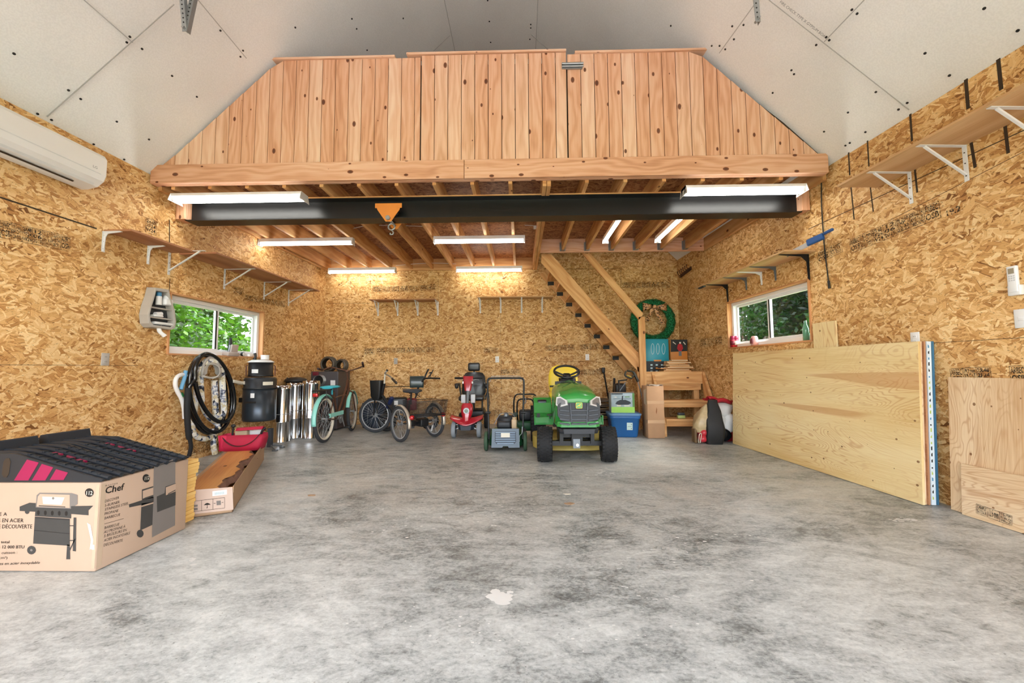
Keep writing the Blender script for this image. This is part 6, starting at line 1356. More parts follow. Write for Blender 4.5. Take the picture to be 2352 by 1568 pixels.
mb = MB(); d = V((A1.x-A0.x, 0, A1.z-A0.z)); mb.bar(V((A0.x+.02, YFr+.02, A0.z-.02)), V((A1.x+.05, YFr+.02, A1.z-.05)), .04, .235, up=(d.z, 0, -d.x) if False else (-d.z, 0, d.x)); P('stringer', mb, M['joist'], stair, bevel=.002)
nt = 8
for k in range(1, nt+1):
    u = k/(nt+1); cx_ = A0.x + (A1.x-A0.x)*u; cz = A0.z + (A1.z-A0.z)*u
    mb = MB(); mb.box(cx_-.11, cx_+.12, YN+.042, YFr, cz-.019, cz+.019); P('tread', mb, M['joist'], stair, bevel=.003)
    mb = MB(); mb.box(cx_-.095, cx_+.02, YFr-.006, YFr-.001, cz-.10, cz-.03, grain=False); P('tread_bracket', mb, M['black'], stair)
# handrail, post
stringer([(1338, 582), (1356, 582), (1478, 720), (1468, 734)], YN-.045, .04, M['joist'], 'handrail', grain=atY(1476, 722, YN)-atY(1352, 582, YN))
xp0, xp1 = atY(1468, 780, YN-.05).x, atY(1483, 780, YN-.05).x
mb = MB(); mb.box(xp0, xp1, YN-.045, YN-.003, .70, atY(1475, 727, YN-.05).z); P('newel_post', mb, M['joist'], stair, bevel=.003)
mb = MB(); mb.box(xp0-.03, xp0+.0, YN-.0, YN+.04, .02, 1.05); P('newel_post', mb, M['joist'], stair, bevel=.003)
# landing
LZ = .965; lx0 = xp1+.0; lx1 = rx(7)-.02
for k in range(6):
    y = YN+.03+k*.142; mb = MB(); mb.box(lx0-.02, min(lx1, rx(y+.14)-.01), y, y+.136, LZ-.036, LZ); P('landing_board', mb, M['joist'], stair, bevel=.002)
mb = MB(); mb.box(lx0-.02, rx(YN)-.02, YN-.01, YN+.03, LZ-.20, LZ-.0); P('landing_beam', mb, M['joist'], stair, bevel=.002)
for x, y in ((lx0+.02, YN+.08), (lx1-.12, YN+.08), ((lx0+lx1)/2+.1, YB-.12), (lx0+.02, YB-.12)):
    mb = MB(); mb.box(x, x+.085, y, y+.085, .002, LZ-.037); P('landing_leg', mb, M['joist'], stair, bevel=.002)
mb = MB(); mb.box(lx0-.045, lx0-.022, YN+.04, YB-.01, .01, LZ-.2, grain=False); P('shade_panel', mb, M['osb'], stair)  # hidden panel added to keep the space under the landing dark
# lower flight towards the camera
f1 = atZ(1530, 1003); sx0_ = f1.x-.025; sx1_ = rx(6.2)-.075; ys_ = f1.y
for x in (sx0_, sx1_):
    mb = MB(); prof = [(ys_+.0, .002), (ys_+.0, .16), (YN-.02, .96), (YN-.02, .72), (ys_+.28, .002)]
    ou = rnd.uniform(0, 20); d2 = V((0, YN-ys_, .8)).normalized(); e2 = V((0, -d2.z, d2.y))
    for xx in (x, x+.04): mb.faces([(xx, a, b) for a, b in prof], [tuple(range(5))], smooth=False, uvs=[[(V((0, a, b)).dot(d2)+ou, V((0, a, b)).dot(e2)) for a, b in prof]])
    for i in range(5): (a, b), (c, d3) = prof[i], prof[(i+1) % 5]; mb.quad((x, a, b), (x+.04, a, b), (x+.04, c, d3), (x, c, d3))
    P('stringer', mb, M['joist'], stair, bevel=.002)
for py_, zt_, yy in ((962, .26, None), (920, .52, None), (882, .77, None)):
    y = (1.03-zt_)*F/(py_-846.0); mb = MB(); mb.box(sx0_+.042, sx1_-.002, y, y+.24, zt_-.038-.0, zt_); P('tread', mb, M['joist'], stair, bevel=.003)
    mb = MB(); mb.box(sx0_+.042, sx1_-.002, y+.01, y+.048, zt_-.11, zt_-.040); P('tread_cleat', mb, M['joist'], stair, bevel=.002)
# ---- things on the landing ----
def pxbox(name, label, cat, x0, x1, yb, yt, Y, dep, mat, z0=None, group=None, bevel=.003):
    a, b = atY(x0, yb, Y), atY(x1, yt, Y); zz = a.z if z0 is None else z0; t = thing(name, label, cat, ((a.x+b.x)/2, Y+dep/2, zz), group=group)
    mb = MB(); mb.rbox(min(a.x, b.x), max(a.x, b.x), Y, Y+dep, zz+.001, b.z, bevel, 1); P('carton', mb, mat, t); return t, min(a.x, b.x), max(a.x, b.x), zz, b.z
t, a, b, z0, z1 = pxbox('teal_carton', 'tall teal and black carton with pale outlines standing on the landing', 'box', 1484, 1535, 858, 778, 6.98, .22, hexm('teal', '2C9AAE', .4), LZ)
mb = MB(); D7 = lambda pts, mi, o=.001: decal(mb, pts, (0, 6.98, 0), NB, o, mi)
D7([(1483.5, 829), (1536, 829), (1536, 859.5), (1483.5, 859.5)], 0)
D7([(1501, 826), (1520, 826), (1518, 829.5), (1503, 829.5)], 2, .0014)
for cx_ in (1499, 1511, 1524):
    o_ = [(cx_+4*math.cos(i*.5236), 801+13*math.sin(i*.5236)) for i in range(12)]; i_ = [(cx_+3*math.cos(i*.5236), 801+11.6*math.sin(i*.5236)) for i in range(12)]
    for k in range(12): D7([o_[k], o_[(k+1) % 12], i_[(k+1) % 12], i_[k]], 1, .0014)
for r in range(3):
    for c in range(3): x, y = 1494+c*12, 836+r*7.5; D7([(x, y), (x+5, y), (x+5, y+3.6), (x, y+3.6)], 2 if (r, c) == (1, 1) else 1, .0014)
P('carton_print', mb, [hexm('carton_black', '232526', .5), hexm('pale_print', 'bcd4d6', .5), M['orange']], t, label='black band with small pale icons')
t, a, b, z0, z1 = pxbox('sack_carton', 'orange and black carton with red figure picture on the landing', 'box', 1541, 1578, 846, 780, 7.12, .2, hexm('carton_orange', 'D88A40', .6), LZ)
mb = MB(); D7 = lambda pts, mi, o=.001: decal(mb, pts, (0, 7.12, 0), NB, o, mi)
D7([(1540.6, 779.5), (1578.5, 779.5), (1578.5, 806), (1540.6, 808)], 0)
D7([(1557, 791), (1562, 788), (1567, 792), (1569, 800), (1565, 806), (1559, 806), (1555, 800)], 1, .0014); D7([(1560, 785), (1564, 785), (1564, 789), (1560, 789)], 2, .0016); D7([(1559, 806), (1565, 806), (1566, 817), (1559, 817)], 3, .0014)
D7([(1546, 784), (1553, 790), (1552, 791), (1545, 786)], 2, .0014); D7([(1570, 784), (1575, 790), (1574, 792), (1569, 786)], 2, .0014); D7([(1550, 829), (1572, 829), (1572, 832), (1550, 832)], 0, .0014)
P('carton_print', mb, [M['carton_black'], M['red'], M['cream'], M['mgrey']], t, label='black panel with a red clothed figure')
small('black_carton', 'narrow black carton between the teal carton and the orange one', 'box', (atY(1539, 800, 7.2).x, 7.3, LZ+.001), lambda o: o.rbox(-.03, .03, -.08, .08, 0, .42, .004), M['carton_black'])
off_ = [(1520, 1604, 858, 0), (1512, 1612, 855, 1), (1550, 1618, 849, 2), (1545, 1600, 843, 3), (1548, 1610, 838, 4), (1552, 1606, 833, 5)]
zz = LZ+.001
for k in range(10):
    yy = 6.66 + (k % 3)*.03; xa = 2.32+rnd.uniform(0, .12) + (.1 if k > 2 else 0); xb = 2.86 + rnd.uniform(-.1, .03) - (.05 if k > 4 else 0)
    o = MB(); o.box(xa, xb, yy, yy+.09+rnd.uniform(0, .15), zz, zz+.0185); zz += .0192
    tag(o.build('board_offcut', M['ply2'] if k % 2 else M['joist'], bevel=.001), 'short wooden board offcut in the loose stack on the stair landing', 'board', 'loose board offcuts on the landing')
# ---- wreath ----
wc = atY(1500, 737, 7.34)
wt = thing('wreath', 'green tinsel wreath with leopard print bow on the back wall', 'wreath', (wc.x, 7.36, wc.z))
def tinsel():
    t = NT('green_tinsel'); n = t.noise(t.obj(), 55, 3, .7, 1.0); c = t.ramp(n, [(.38, lin('06301c')), (.5, lin('167a48')), (.62, lin('4cc48a'))]); t.l(c, t.b.inputs['Base Color']); t.b.inputs['Roughness'].default_value = .25; t.b.inputs['Metallic'].default_value = .5; t.bump(n, 1.0, .02); return t.m
M['tinsel'] = tinsel()
mb = MB(); mb.torus((0, 0, 0), (0, 1, 0), .335, .075, 72, 18)
rg = random.Random(5)
for v in mb.bm.verts: v.co += V((rg.gauss(0, 1), rg.gauss(0, 1), rg.gauss(0, 1)))*.0035
for i in range(700):
    a, b_ = rg.uniform(0, 6.283), rg.uniform(0, 6.283); R0 = .335+.078*math.cos(b_); c = V((R0*math.cos(a), -.078*math.sin(b_) if math.sin(b_) > -.3 else 0, R0*math.sin(a))); n_ = V((math.cos(a)*math.cos(b_), -math.sin(b_), math.sin(a)*math.cos(b_))); t2 = n_.orthogonal().normalized(); t2 = Matrix.Rotation(rg.uniform(0, 6), 3, n_) @ t2
    mb.faces([c-t2*.005, c+t2*.005, c+n_*.018], [(0, 1, 2)], smooth=False)
mb.build('tinsel_ring', M['tinsel'], wt)
def leopard():
    t = NT('leopard_ribbon'); v = t.n('ShaderNodeTexVoronoi', feature='F1'); v.inputs['Scale'].default_value = 34; t.l(t.obj(), v.inputs['Vector']); c = t.ramp(v.outputs['Distance'], [(.0, lin('b07a48')), (.22, lin('2a1a10')), (.42, lin('2a1a10')), (.46, lin('D9A878'))], 'CONSTANT'); t.l(c, t.b.inputs['Base Color']); t.b.inputs['Roughness'].default_value = .35; return t.m
M['leopard'] = leopard()
for k, (cx_, cz, w, h, a) in enumerate(((-.12, .25, .16, .12, .1), (.14, .25, .18, .12, -.1))):
    mb = MB(); mb.surf(lambda u, v: (cx_ + (u-.5)*w*(1 if cx_ > 0 else 1), -.10-.05*math.sin(math.pi*u)*1.0, cz + (v-.5)*h*(.35+.9*(u if cx_ > 0 else 1-u)) + a*.1*u), 10, 6); mb.surf(lambda u, v: (cx_ + (u-.5)*w, -.09+.03*math.sin(math.pi*u), cz + (v-.5)*h*(.35+.9*(u if cx_ > 0 else 1-u))), 10, 6); mb.build('bow_loop', M['leopard'], wt, solid=.003)
mb = MB(); mb.rbox(-.035, .035, -.15, -.09, .22, .28, .02, 3); mb.build('bow_knot', M['leopard'], wt)
for s, L_ in ((-1, .24), (1, .30)):
    mb = MB(); mb.surf(lambda u, v: (s*(.02+.13*u) + (v-.5)*.07, -.11+.02*math.sin(u*5), .23-L_*u - .02*abs(v-.5)*(1 if u > .9 else 0)), 10, 4); mb.build('ribbon_tail', M['leopard'], wt, solid=.003)
# ---- coat hooks in the corner ----
h0, h1 = onR(1563, 634, .01), onR(1588, 615, .01)
ck = thing('hook_rail', 'dark coat hook rail high on the right wall near the corner', 'hook rail', (h0+h1)/2)
mb = MB(); mb.bar(h0, h1, .012, .06); P('rail', mb, hexm('rail_brown', '3a2016', .5), ck)
for k in range(6):
    c = h0 + (h1-h0)*(k+.5)/6 + RN*.008; mb = MB(); mb.tube([c, c + RN*.05 + V((0, 0, .01)), c + RN*.06 + V((0, 0, .06))], .006, 8, spline=3); mb.ell(c + RN*.06 + V((0, 0, .065)), .011); mb.tube([c + V((0, 0, -.02)), c + RN*.03 + V((0, 0, -.035)), c + RN*.035 + V((0, 0, -.01))], .005, 6, spline=3); P('hook', mb, hexm('hook_bronze', '54382c', .3, .7), ck)
# ---- shelves ----
wall_shelf('wooden shelf on the left half of back wall with four white brackets', 's', (848, 690), (1000, 687), onB, NB, .26, M['shelf_red'], [(869, 'tri', 'whitep'), (914, 'tri', 'whitep'), (960, 'tri', 'whitep'), (1006, 'tri', 'whitep')])
wall_shelf('thin wooden shelf on the middle of back wall beside the stairs', 's', (1096, 683), (1271, 681), onB, NB, .24, M['shelf'], [(1103, 'tri', 'whitep'), (1150, 'tri', 'whitep'), (1198, 'tri', 'whitep'), (1245, 'tri', 'whitep')])
ws, wsz = wall_shelf('pale shelf above the right window with black, grey and white brackets', 's', (1594, 665), (1801, 575), onR, RN, .34, M['shelf'], [(1856, 'curve', 'black'), (1781, 'mini', 'mgrey'), (1749, 'mini', 'whitep'), (1714, 'mini', 'mgrey'), (1671, 'curve', 'black')])
wall_shelf('long plywood shelf high on right wall nearest the camera, with white triangular brackets', 's', (1922, 429), (2420, 162), onR, RN, .37, M['shelf'], [(2090, 'tri', 'whitep'), (2217, 'tri', 'whitep'), (2400, 'tri', 'whitep')])
c0, c1 = onR(1835, 572, .16), onR(1893, 556, .10); c0.z = wsz+.03; c1.z = wsz+.05
sw = thing('hand_saw', 'blue handled hand saw lying on the shelf above right window', 'saw', c0)
mb = MB(); mb.bar(c0 + (c1-c0)*.35 + V((0, 0, .03)), c1 + V((0, 0, .04)), .035, .07); mb.bar(c1 + V((0, 0, .06)), c1 + V((.0, -.12, .065)), .03, .03); P('handle', mb, hexm('saw_blue', '1d4f8c', .4), sw, bevel=.012)
mb = MB(); mb.bar(c0 - (c1-c0)*.4 + V((0, .05, -.008)), c0 + (c1-c0)*.5 + V((0, 0, .02)), .004, .05, up=(0, 0, 1)); P('blade', mb, M['galv'], sw)
q = onR(1612, 657, .30); small('hanging_clamp', 'small dark clamp hooked under far end of the shelf above right window', 'clamp', q, lambda o: o.rbox(-.02, .02, -.09, .09, -.03, .01, .008), M['dgrey'])
# ---- hanging black cord ----
mb = MB(); mb.tube([onR(1878, 398, .06), onR(1886, 408, .02), onR(1887, 470, .015), onR(1893, 560, .015), onR(1904, 655, .015)], .0055, 8, spline=5); mb.tube([onR(1903, 645, .015), onR(1905, 662, .015)], .011, 8)
tag(mb.build('power_cord', M['black']), 'black cord hanging down the right wall from the loft', 'cord')
# ---- right sill ----
sr_z = HR[2] + .01
def rs(px, off=-.02): q = onR(px, 785, off); return V((q.x, q.y, sr_z))
can = lambda o: (o.lathe([(0, 0), (.034, 0), (.034, .13), (.026, .145), (.026, .15), (.031, .152), (.031, .185), (0, .186)], 20),)
for k, (px, off, lab) in enumerate(((1683, -.012, 'dark red spray can at far end of right sill, nearer the room'), (1690, -.05, 'red and white spray can at far end of right sill, nearer the glass'))):
    o = MB(); o.lathe([(0, 0), (.034, 0), (.034, .10)], 20, mi=0); o.lathe([(.034, .03), (.0345, .03), (.0345, .09), (.034, .09)], 20, mi=1); o.lathe([(.034, .10), (.026, .115), (.03, .118), (.03, .16), (0, .161)], 20, mi=2)
    q = o.build('spray_can', [M['red'], M['cream'] if k else hexm('dark_red', '701428', .4), hexm('cap_red', 'A0204A', .4)]); q.location = rs(px, off); tag(q, lab, 'spray can')
small('pink_mug', 'pink and white jar on the middle of the right window sill', 'jar', rs(1733), lambda o: (o.lathe([(0, 0), (.042, 0), (.046, .05), (.04, .1), (.03, .12), (0, .121)], 20), o.rbox(-.047, -.03, -.03, .03, .02, .09, .006, mi=1)), [hexm('pink', 'D9A8A4', .5), hexm('plum', '7a3a44', .4)])
small('green_bottle', 'tall green bottle at near end of the right window sill', 'bottle', rs(1852, -.03), lambda o: o.lathe([(0, 0), (.03, 0), (.03, .13), (.014, .18), (.012, .22), (0, .221)], 18), hexm('green_glass', '5d9a7a', .15, coat=.5))
# ---- sheets leaning against the right wall ----
b0_, b1_ = atZ(2120, 1161), atZ(1690, 1021); dl = (b1_-b0_).normalized(); nl = V((-dl.y, dl.x, 0)); nl = nl if nl.x < 0 else -nl   # towards the room
Ls = 2.44; H_ = 1.215; lean = .045
def sheet(label, off, th, mat, L_=Ls, H2=H_, dy=0.0, group=None, name='plywood_sheet'):
    t = MB(); a = b0_ - nl*off + dl*dy; up = (V((0, 0, 1)) - nl*lean).normalized()
    Mx = Matrix((dl, up, dl.cross(up))).transposed().to_4x4(); Mx.translation = a + V((0, 0, .004)); 
    s_ = 1 if dl.cross(up).dot(nl) > 0 else -1
    t.at(Mx); t.box(0, L_, 0, H2, 0 if s_ < 0 else -th, th if s_ < 0 else 0)
    o = t.build(name, mat, bevel=.001); tag(o, label, 'sheet', group); return o, Mx, s_
sheet('large pale pine plywood sheet at front of the stack leaning on right wall', 0, .018, M['ply'])
sheet('second plywood sheet in the leaning stack, just behind the front one', .020, .018, M['ply2'], dy=.008)
sheet('reddish plywood sheet in the leaning stack, third from the front', .041, .014, M['shelf_red'], dy=-.004)
o, Mx, s_ = sheet('white foam board in the leaning stack with printed edge', .068, .034, [hexm('foam_white', 'DCE6EA', .6), hexm('foam_print', '4a8ab0', .5), hexm('foam_lime', 'B8C860', .5), M['ink']], name='foam_board', dy=.0)
mb = MB(); mb.at(Mx)
for k in range(26): zz_ = .04 + k*.045; w_ = .010; mb.quad((-.0015, zz_, -.006 if s_ > 0 else .006), (-.0015, zz_+rnd.uniform(.01, .03), -.006 if s_ > 0 else .006), (-.0015, zz_+rnd.uniform(.01, .03), (-.006-w_) if s_ > 0 else .006+w_), (-.0015, zz_, (-.006-w_) if s_ > 0 else .006+w_), mi=rnd.choice((0, 2, 2, 1)))
e = mb.build('edge_print', [M['foam_print'], M['foam_lime'], M['ink']], o); e['label'] = 'printed marks along the edge'
sheet('blue foam board at back of the leaning stack, against the right wall', .106, .018, hexm('foam_blue', '3A6E8C', .6), name='foam_board')
# narrow plywood piece rising behind the stack
pa, pb_ = onR(1868, 742, .022), onR(1920, 737, .022)
o = MB(); top = (pa.z+pb_.z)/2; ctr_ = (pa+pb_)/2; o.bar(V((ctr_.x, ctr_.y, 0.004)) , V((ctr_.x, ctr_.y, top)), .018, (pa-pb_).length, up=RD); q = o.build('plywood_piece', M['ply'], bevel=.001); tag(q, 'narrow pale plywood piece standing up behind the leaning stack', 'sheet')
# near sheets
def leanR(pts, off0, off1, th, mat, name, label):
    """pts: bottom far, top far, z top; board along the wall towards the camera"""
def wall_board(name, label, px_far, z_top, y_end, off_b, off_t, th, mat):
    q = on(px_far[0], px_far[1], RP + RN*off_b, RN); y0_ = q.y; D0 = RP + RD*((y0_)) 
    a = V((rx(y0_), y0_, 0)) + RN*off_b; b = V((rx(y_end), y_end, 0)) + RN*off_b; sh = RN*(off_t-off_b)
    vs = [a, b, b + sh + V((0, 0, z_top)), a + sh + V((0, 0, z_top))]; vs = [v + V((0, 0, .003)) for v in vs]; bk = [v - RN*th for v in vs]
    mb = MB(); L_ = (b-a).length; uv = [(0, 0), (0, L_), (z_top, L_), (z_top, 0)] if name == 'plywood_sheet' else [(0, 0), (L_, 0), (L_, z_top), (0, z_top)]
    mb.faces(vs, [(0, 1, 2, 3)], smooth=False, uvs=[uv]); mb.faces(vs+bk, [(4, 7, 6, 5), (0, 4, 5, 1), (3, 2, 6, 7), (0, 3, 7, 4), (1, 5, 6, 2)], smooth=False)
    o = mb.build(name, mat, bevel=.001); tag(o, label, 'sheet'); return o
wall_board('plywood_sheet', 'knotty plywood sheet leaning on right wall at the right edge of view', (2183, 1168), .945, 1.55, .085, .03, .018, M['ply2'])
st2 = wall_board('plywood_offcut', 'low plywood offcut with black stamp in front of the knotty sheet', (2207, 1172), .345, 1.65, .12, .10, .018, M['ply2'])
mb = MB(); Pq = V((rx(2.5), 2.5, 0)) + RN*.1215
stamp(mb, (2243, 1178), (2325, 1208), 22, Pq, RN, ['CANPLY|EXTERIOR', '12.5 mm', 'SS-SP|VARCO|SPRUCE'], blocks=3); e = mb.build('printed_stamp', M['stamp'], st2)
# ---- remote, switch, outlet ----
c = onR(2330, 640, .02); rc = thing('remote_control', 'white air conditioner remote in holder on the right wall', 'remote control', c)
rr_ = V((0, 0, 1)).cross(RN)
mb = MB(); mb.at(frame(onR(2331, 641, .012), rr_)); mb.rbox(-.025, .025, -.085, .085, 0, .022, .005); P('remote_body', mb, M['white'], rc)
mb = MB(); mb.at(frame(onR(2331, 641, .012), rr_)); mb.box(-.015, .015, .035, .07, .022, .0228, grain=False)
P('display', mb, hexm('lcd', '9a8f78', .3), rc, label='beige display')
mb = MB(); mb.at(frame(onR(2331, 641, .012), rr_))
for i in range(3):
    for j in range(3): mb.rbox(-.015+i*.012, -.007+i*.012, .015-j*.014, .023-j*.014, .022, .0235, .001)
P('buttons', mb, hexm('btn', 'C6C8CA', .4), rc)
mb = MB(); mb.at(frame(onR(2338, 662, .0), rr_)); mb.rbox(-.032, .032, -.045, .02, .0, .03, .004); P('holder', mb, M['white'], rc)
outlet('white switch plate on right wall below the remote control', onR(2348, 731, .0), RN, .075, .12, two=False, mat='white')
outlet('white outlet on right wall just above the leaning plywood stack', onR(2103, 779, 0), RN, mat='white')
outlet('grey outlet on back wall above the black tricycle', onB(909, 829), NB, mat='grey')
outlet('white outlet on back wall between scooter and mower handle', onB(1142, 825), NB, mat='white')
outlet('white outlet on back wall above the tractor, under the stairs', onB(1349, 820), NB, mat='white')
# ---- stamps ----
ms = MB()
for a, b, h, n in (((1880, 606), (1936, 578), 26, 2), ((1955, 582), (2162, 500), 33, 7)): stamp(ms, a, b, h, RP, RN, SW, blocks=n)
stamp(ms, (2187, 882), (2280, 881), 36, RP, RN, SW, blocks=3); stamp(ms, (2324, 882), (2400, 882), 42, RP, RN, SW, blocks=2); stamp(ms, (1608, 797), (1660, 790), 18, RP, RN, SW, blocks=3)
p, q = onR(2172, 498, .002), onR(2196, 488, .002); ms.text('19.2', .06, p, q-p, (0, 0, 1), .02)
ms.build('printed_stamp', M['stamp'], wr)
mk = MB()
for a, b, h, n in (((856, 671), (960, 669), 13, 5), ((963, 667), (1002, 665), 12, 2), ((864, 811), (1000, 809), 12, 6), ((836, 815), (860, 814), 15, 1), ((1111, 811), (1144, 811), 13, 2), ((1252, 806), (1320, 804), 13, 4), ((1332, 803), (1374, 802), 13, 2), ((1150, 860), (1195, 858), 12, 2), ((1332, 862), (1388, 860), 13, 3), ((1428, 662), (1540, 661), 14, 5), ((1100, 958), (1150, 955), 15, 3)): stamp(mk, a, b, h, (0, YB, 0), NB, SW, blocks=n)
mk.build('printed_stamp', M['stamp'], wbk)
# ---- tall cardboard carton ----
g0 = atZ(1489, 1007)
tc_ = thing('tall_carton', 'tall narrow worn cardboard carton standing beside the lower stairs', 'box', (g0.x+.12, g0.y+.12, 0))
w_ = .245; mb = MB(); mb.rbox(g0.x, g0.x+w_, g0.y, g0.y+.26, .003, .762, .005, 1); P('carton', mb, hexm('worn_card', 'B9916E', .9, var=.15, scale=7), tc_)
mb = MB()
for z in (.22, .50): mb.box(g0.x-.001, g0.x+w_+.001, g0.y-.0012, g0.y+.1, z, z+.045, grain=False)
P('packing_tape', mb, hexm('tape_brown', 'C6A07C', .35), tc_)
mb = MB(); mb.surf(lambda u, v: (g0.x+.04+u*.2, g0.y-.002+v*.22, .768+.012*math.sin(u*9+v*4)), 8, 6); P('torn_flap', mb, hexm('torn_white', 'D8CDBE', .9), tc_, solid=.002)
mb = MB(); decal(mb, [(1508, 935), (1509.5, 940), (1508.5, 951), (1506.5, 946)], (0, g0.y, 0), NB, .002); decal(mb, [(1478, 895), (1484, 893), (1484, 930), (1479, 926)], (g0.x, 0, 0), (-1, 0, 0), .002, 1); P('stain', mb, [hexm('stain', '8a5a3a', .9), hexm('wet', 'c9b6a0', .9)], tc_)
# ---- blue bin and carton on it ----
bl = atZ(1440, 1005); bx = bl.x; by = bl.y+.20; ba = R(-4)
bb = thing('storage_tote', 'blue plastic storage tote with paler lid beside the tall carton', 'storage box', (bx, by, 0), ba)
mb = MB(); mb.rings([[(x*w, y*d, z) for x, y in rrect(2, 2, .25, 5)] for z, w, d in ((.003, .175, .16), (.02, .185, .17), (.27, .215, .20), (.275, .225, .21), (.315, .228, .213), (.32, .222, .207))]); mb.build('tub', M['blue'], bb)
mb = MB(); mb.rings([[(x*w, y*d, z) for x, y in rrect(2, 2, .25, 5)] for z, w, d in ((.321, .235, .22), (.345, .240, .225), (.355, .23, .215), (.352, .2, .185), (.362, .19, .175))]); mb.build('lid', hexm('lid_blue', '5E86AE', .45), bb)
mb = MB(); mb.at(frame((.06, -.190, .165), (1, 0, 0), (0, -.11, 1))); mb.box(-.042, .042, -.055, .055, .0, .0015, grain=False); mb.box(.018, .03, .02, .036, .0015, .002, grain=False, mi=1); mb.box(.018, .03, -.04, -.024, .0015, .002, grain=False, mi=1); mb.box(-.03, .03, -.005, .0, .0015, .002, grain=False, mi=1); mb.build('paper_label', [hexm('label_pale', 'C8E0DC', .6), M['mgrey']], bb, label='pale paper label')
cb2 = thing('fan_carton', 'green and grey picture carton sitting on the blue storage tote', 'box', (bx-.03, by-.04, .363), ba)
mb = MB(); mb.rbox(-.17, .17, -.13, .13, .0, .29, .003, 1); mb.build('carton', hexm('carton_photo', '9fb0b8', .5, var=.5, scale=11), cb2)
mb = MB(); mb.at(frame((0, -.1305, 0), (1, 0, 0))); mb.box(-.17, .17, .0, .085, 0, .0012, grain=False); mb.box(-.165, .0, .27, .285, 0, .0014, grain=False, mi=1); mb.box(.14, .17, .085, .29, 0, .0012, grain=False, mi=2)
mb.prism([(-.11, .13), (-.09, .165), (-.04, .19), (.04, .19), (.1, .165), (.12, .14), (.08, .12), (-.06, .115)], .0016, mi=1); mb.prism([(-.02, .18), (.0, .18), (.005, .25), (-.01, .25)], .0018, mi=1); mb.box(-.14, .12, .205, .210, 0, .0018, grain=False, mi=1); mb.box(-.12, -.09, .225, .235, 0, .0018, grain=False, mi=3); mb.box(.03, .1, .228, .240, 0, .0018, grain=False, mi=2); mb.box(-.09, -.03, .095, .115, 0, .0016, grain=False, mi=3); mb.box(.02, .10, .095, .11, 0, .0016, grain=False, mi=3)
mb.build('carton_print', [hexm('lime', '9AD05A', .5), hexm('near_black', '1a242c', .5), hexm('leafy', '5a8a4a', .6), M['cream']], cb2, label='lime green band and dark fan picture')
mb = MB(); mb.surf(lambda u, v: (-.19+.36*u, -.135+.26*v, .292+.012*(u if v < .5 else -u)*1.0), 4, 4); mb.build('open_flap', M['cardboard_pale'], cb2, solid=.003)
# ---- pressure washer behind ----
pw = thing('pressure_washer', 'black and yellow pressure washer behind the blue storage tote', 'pressure washer', (bx+.03, 6.55, 0))
mb = MB(); mb.rbox(bx-.09, bx+.17, 6.42, 6.72, .08, .62, .05, 3); mb.rbox(bx-.05, bx+.13, 6.45, 6.6, .6, .78, .04, 3); P('body', mb, M['black'], pw)
for s in (-1, 1): mb = MB(); mb.cyl((bx+.04+s*.16, 6.68, .12), (bx+.04+s*.12, 6.68, .12), .12, n=28); P('wheel', mb, M['rubber'], pw)
mb = MB(); q = lambda x, y: atY(x, y, 6.4); mb.tube([q(1438, 852), q(1436, 862), q(1450, 868), q(1456, 860), q(1455, 854), q(1440, 851)], .014, 8, spline=4, closed=False); mb.tube([q(1455, 854), q(1462, 868), q(1466, 876)], .022, 10, spline=3); P('trigger_gun', mb, hexm('yellow_black', '2a2a20', .4), pw)
mb = MB(); mb.tube([q(1440, 862), q(1446, 864), q(1452, 868)], .011, 8, spline=3); P('trigger_lever', mb, hexm('karcher_yellow', 'B8A040', .4), pw, label='yellow lever')
mb = MB(); mb.tube([q(1464, 874), q(1472, 900), q(1476, 925)], .007, 8, spline=3); mb.tube([q(1437, 878), q(1425, 895), q(1418, 910)], .007, 8, spline=3); P('hose', mb, M['mgrey'], pw)
for x in (1424, ):
    mb = MB(); mb.tube([q(1421, 873), q(1423, 915)], .012, 8); mb.tube([q(1423, 874), q(1440, 872)], .01, 8); P('handle_tube', mb, M['black'], pw)
def pole(label, a, b, Ya, Yb, r, mat, head=None):
    p0, p1 = atY(*a, Ya), atZ(b[0], b[1], .004) if b[1] > 960 else atY(*b, Yb); t = MB(); t.tube([p0, p1], r, 10)
    if head: t.rbox(p0.x-.03, p0.x+.03, p0.y-.015, p0.y+.015, p0.z-.05, p0.z+.05, .01, mi=0)
    o = t.build('tool_pole', mat); return tag(o, label, 'tool')
pole('long black tool handle leaning on back wall right of the tractor', (1386, 850), (1408, 972), 7.38, 6.9, .014, M['black'], True)
pole('thick black pole standing against back wall behind the tote', (1411, 868), (1408, 974), 7.40, 7.0, .02, M['black'])
# ---- folded loungers ----
fl2 = thing('folded_lounger', 'folded brown lounge chairs with bronze frames lying behind the tractor', 'lounge chair', (1.28, 6.6, 0))
for k in range(4):
    z = .50-.075*k; mb = MB(); mb.rings([[(x, 6.42+.25*a, z+.028*b) for a, b in [(math.cos(t)*1.0+1, math.sin(t)) for t in [2*math.pi*i/14 for i in range(14)]]] for x in (1.0, 1.04, 1.22, 1.40, 1.43)]); P('sling_pad', mb, hexm('sling_brown', '57493d', .7, var=.15), fl2)
    mb = MB(); mb.tube([(.98, 6.5, z-.035), (.99, 6.40, z-.036), (1.2, 6.385, z-.04), (1.42, 6.395, z-.036), (1.44, 6.5, z-.035)], .008, 8, spline=4); P('frame_tube', mb, hexm('bronze_tube', '8a7458', .35, .6), fl2)
mb = MB(); mb.box(1.0, 1.44, 6.45, 6.8, .002, .20, grain=False); tag(mb.build('carton', hexm('brown_card', '6b4430', .8)), 'low brown carton under the folded brown lounge chairs', 'box')
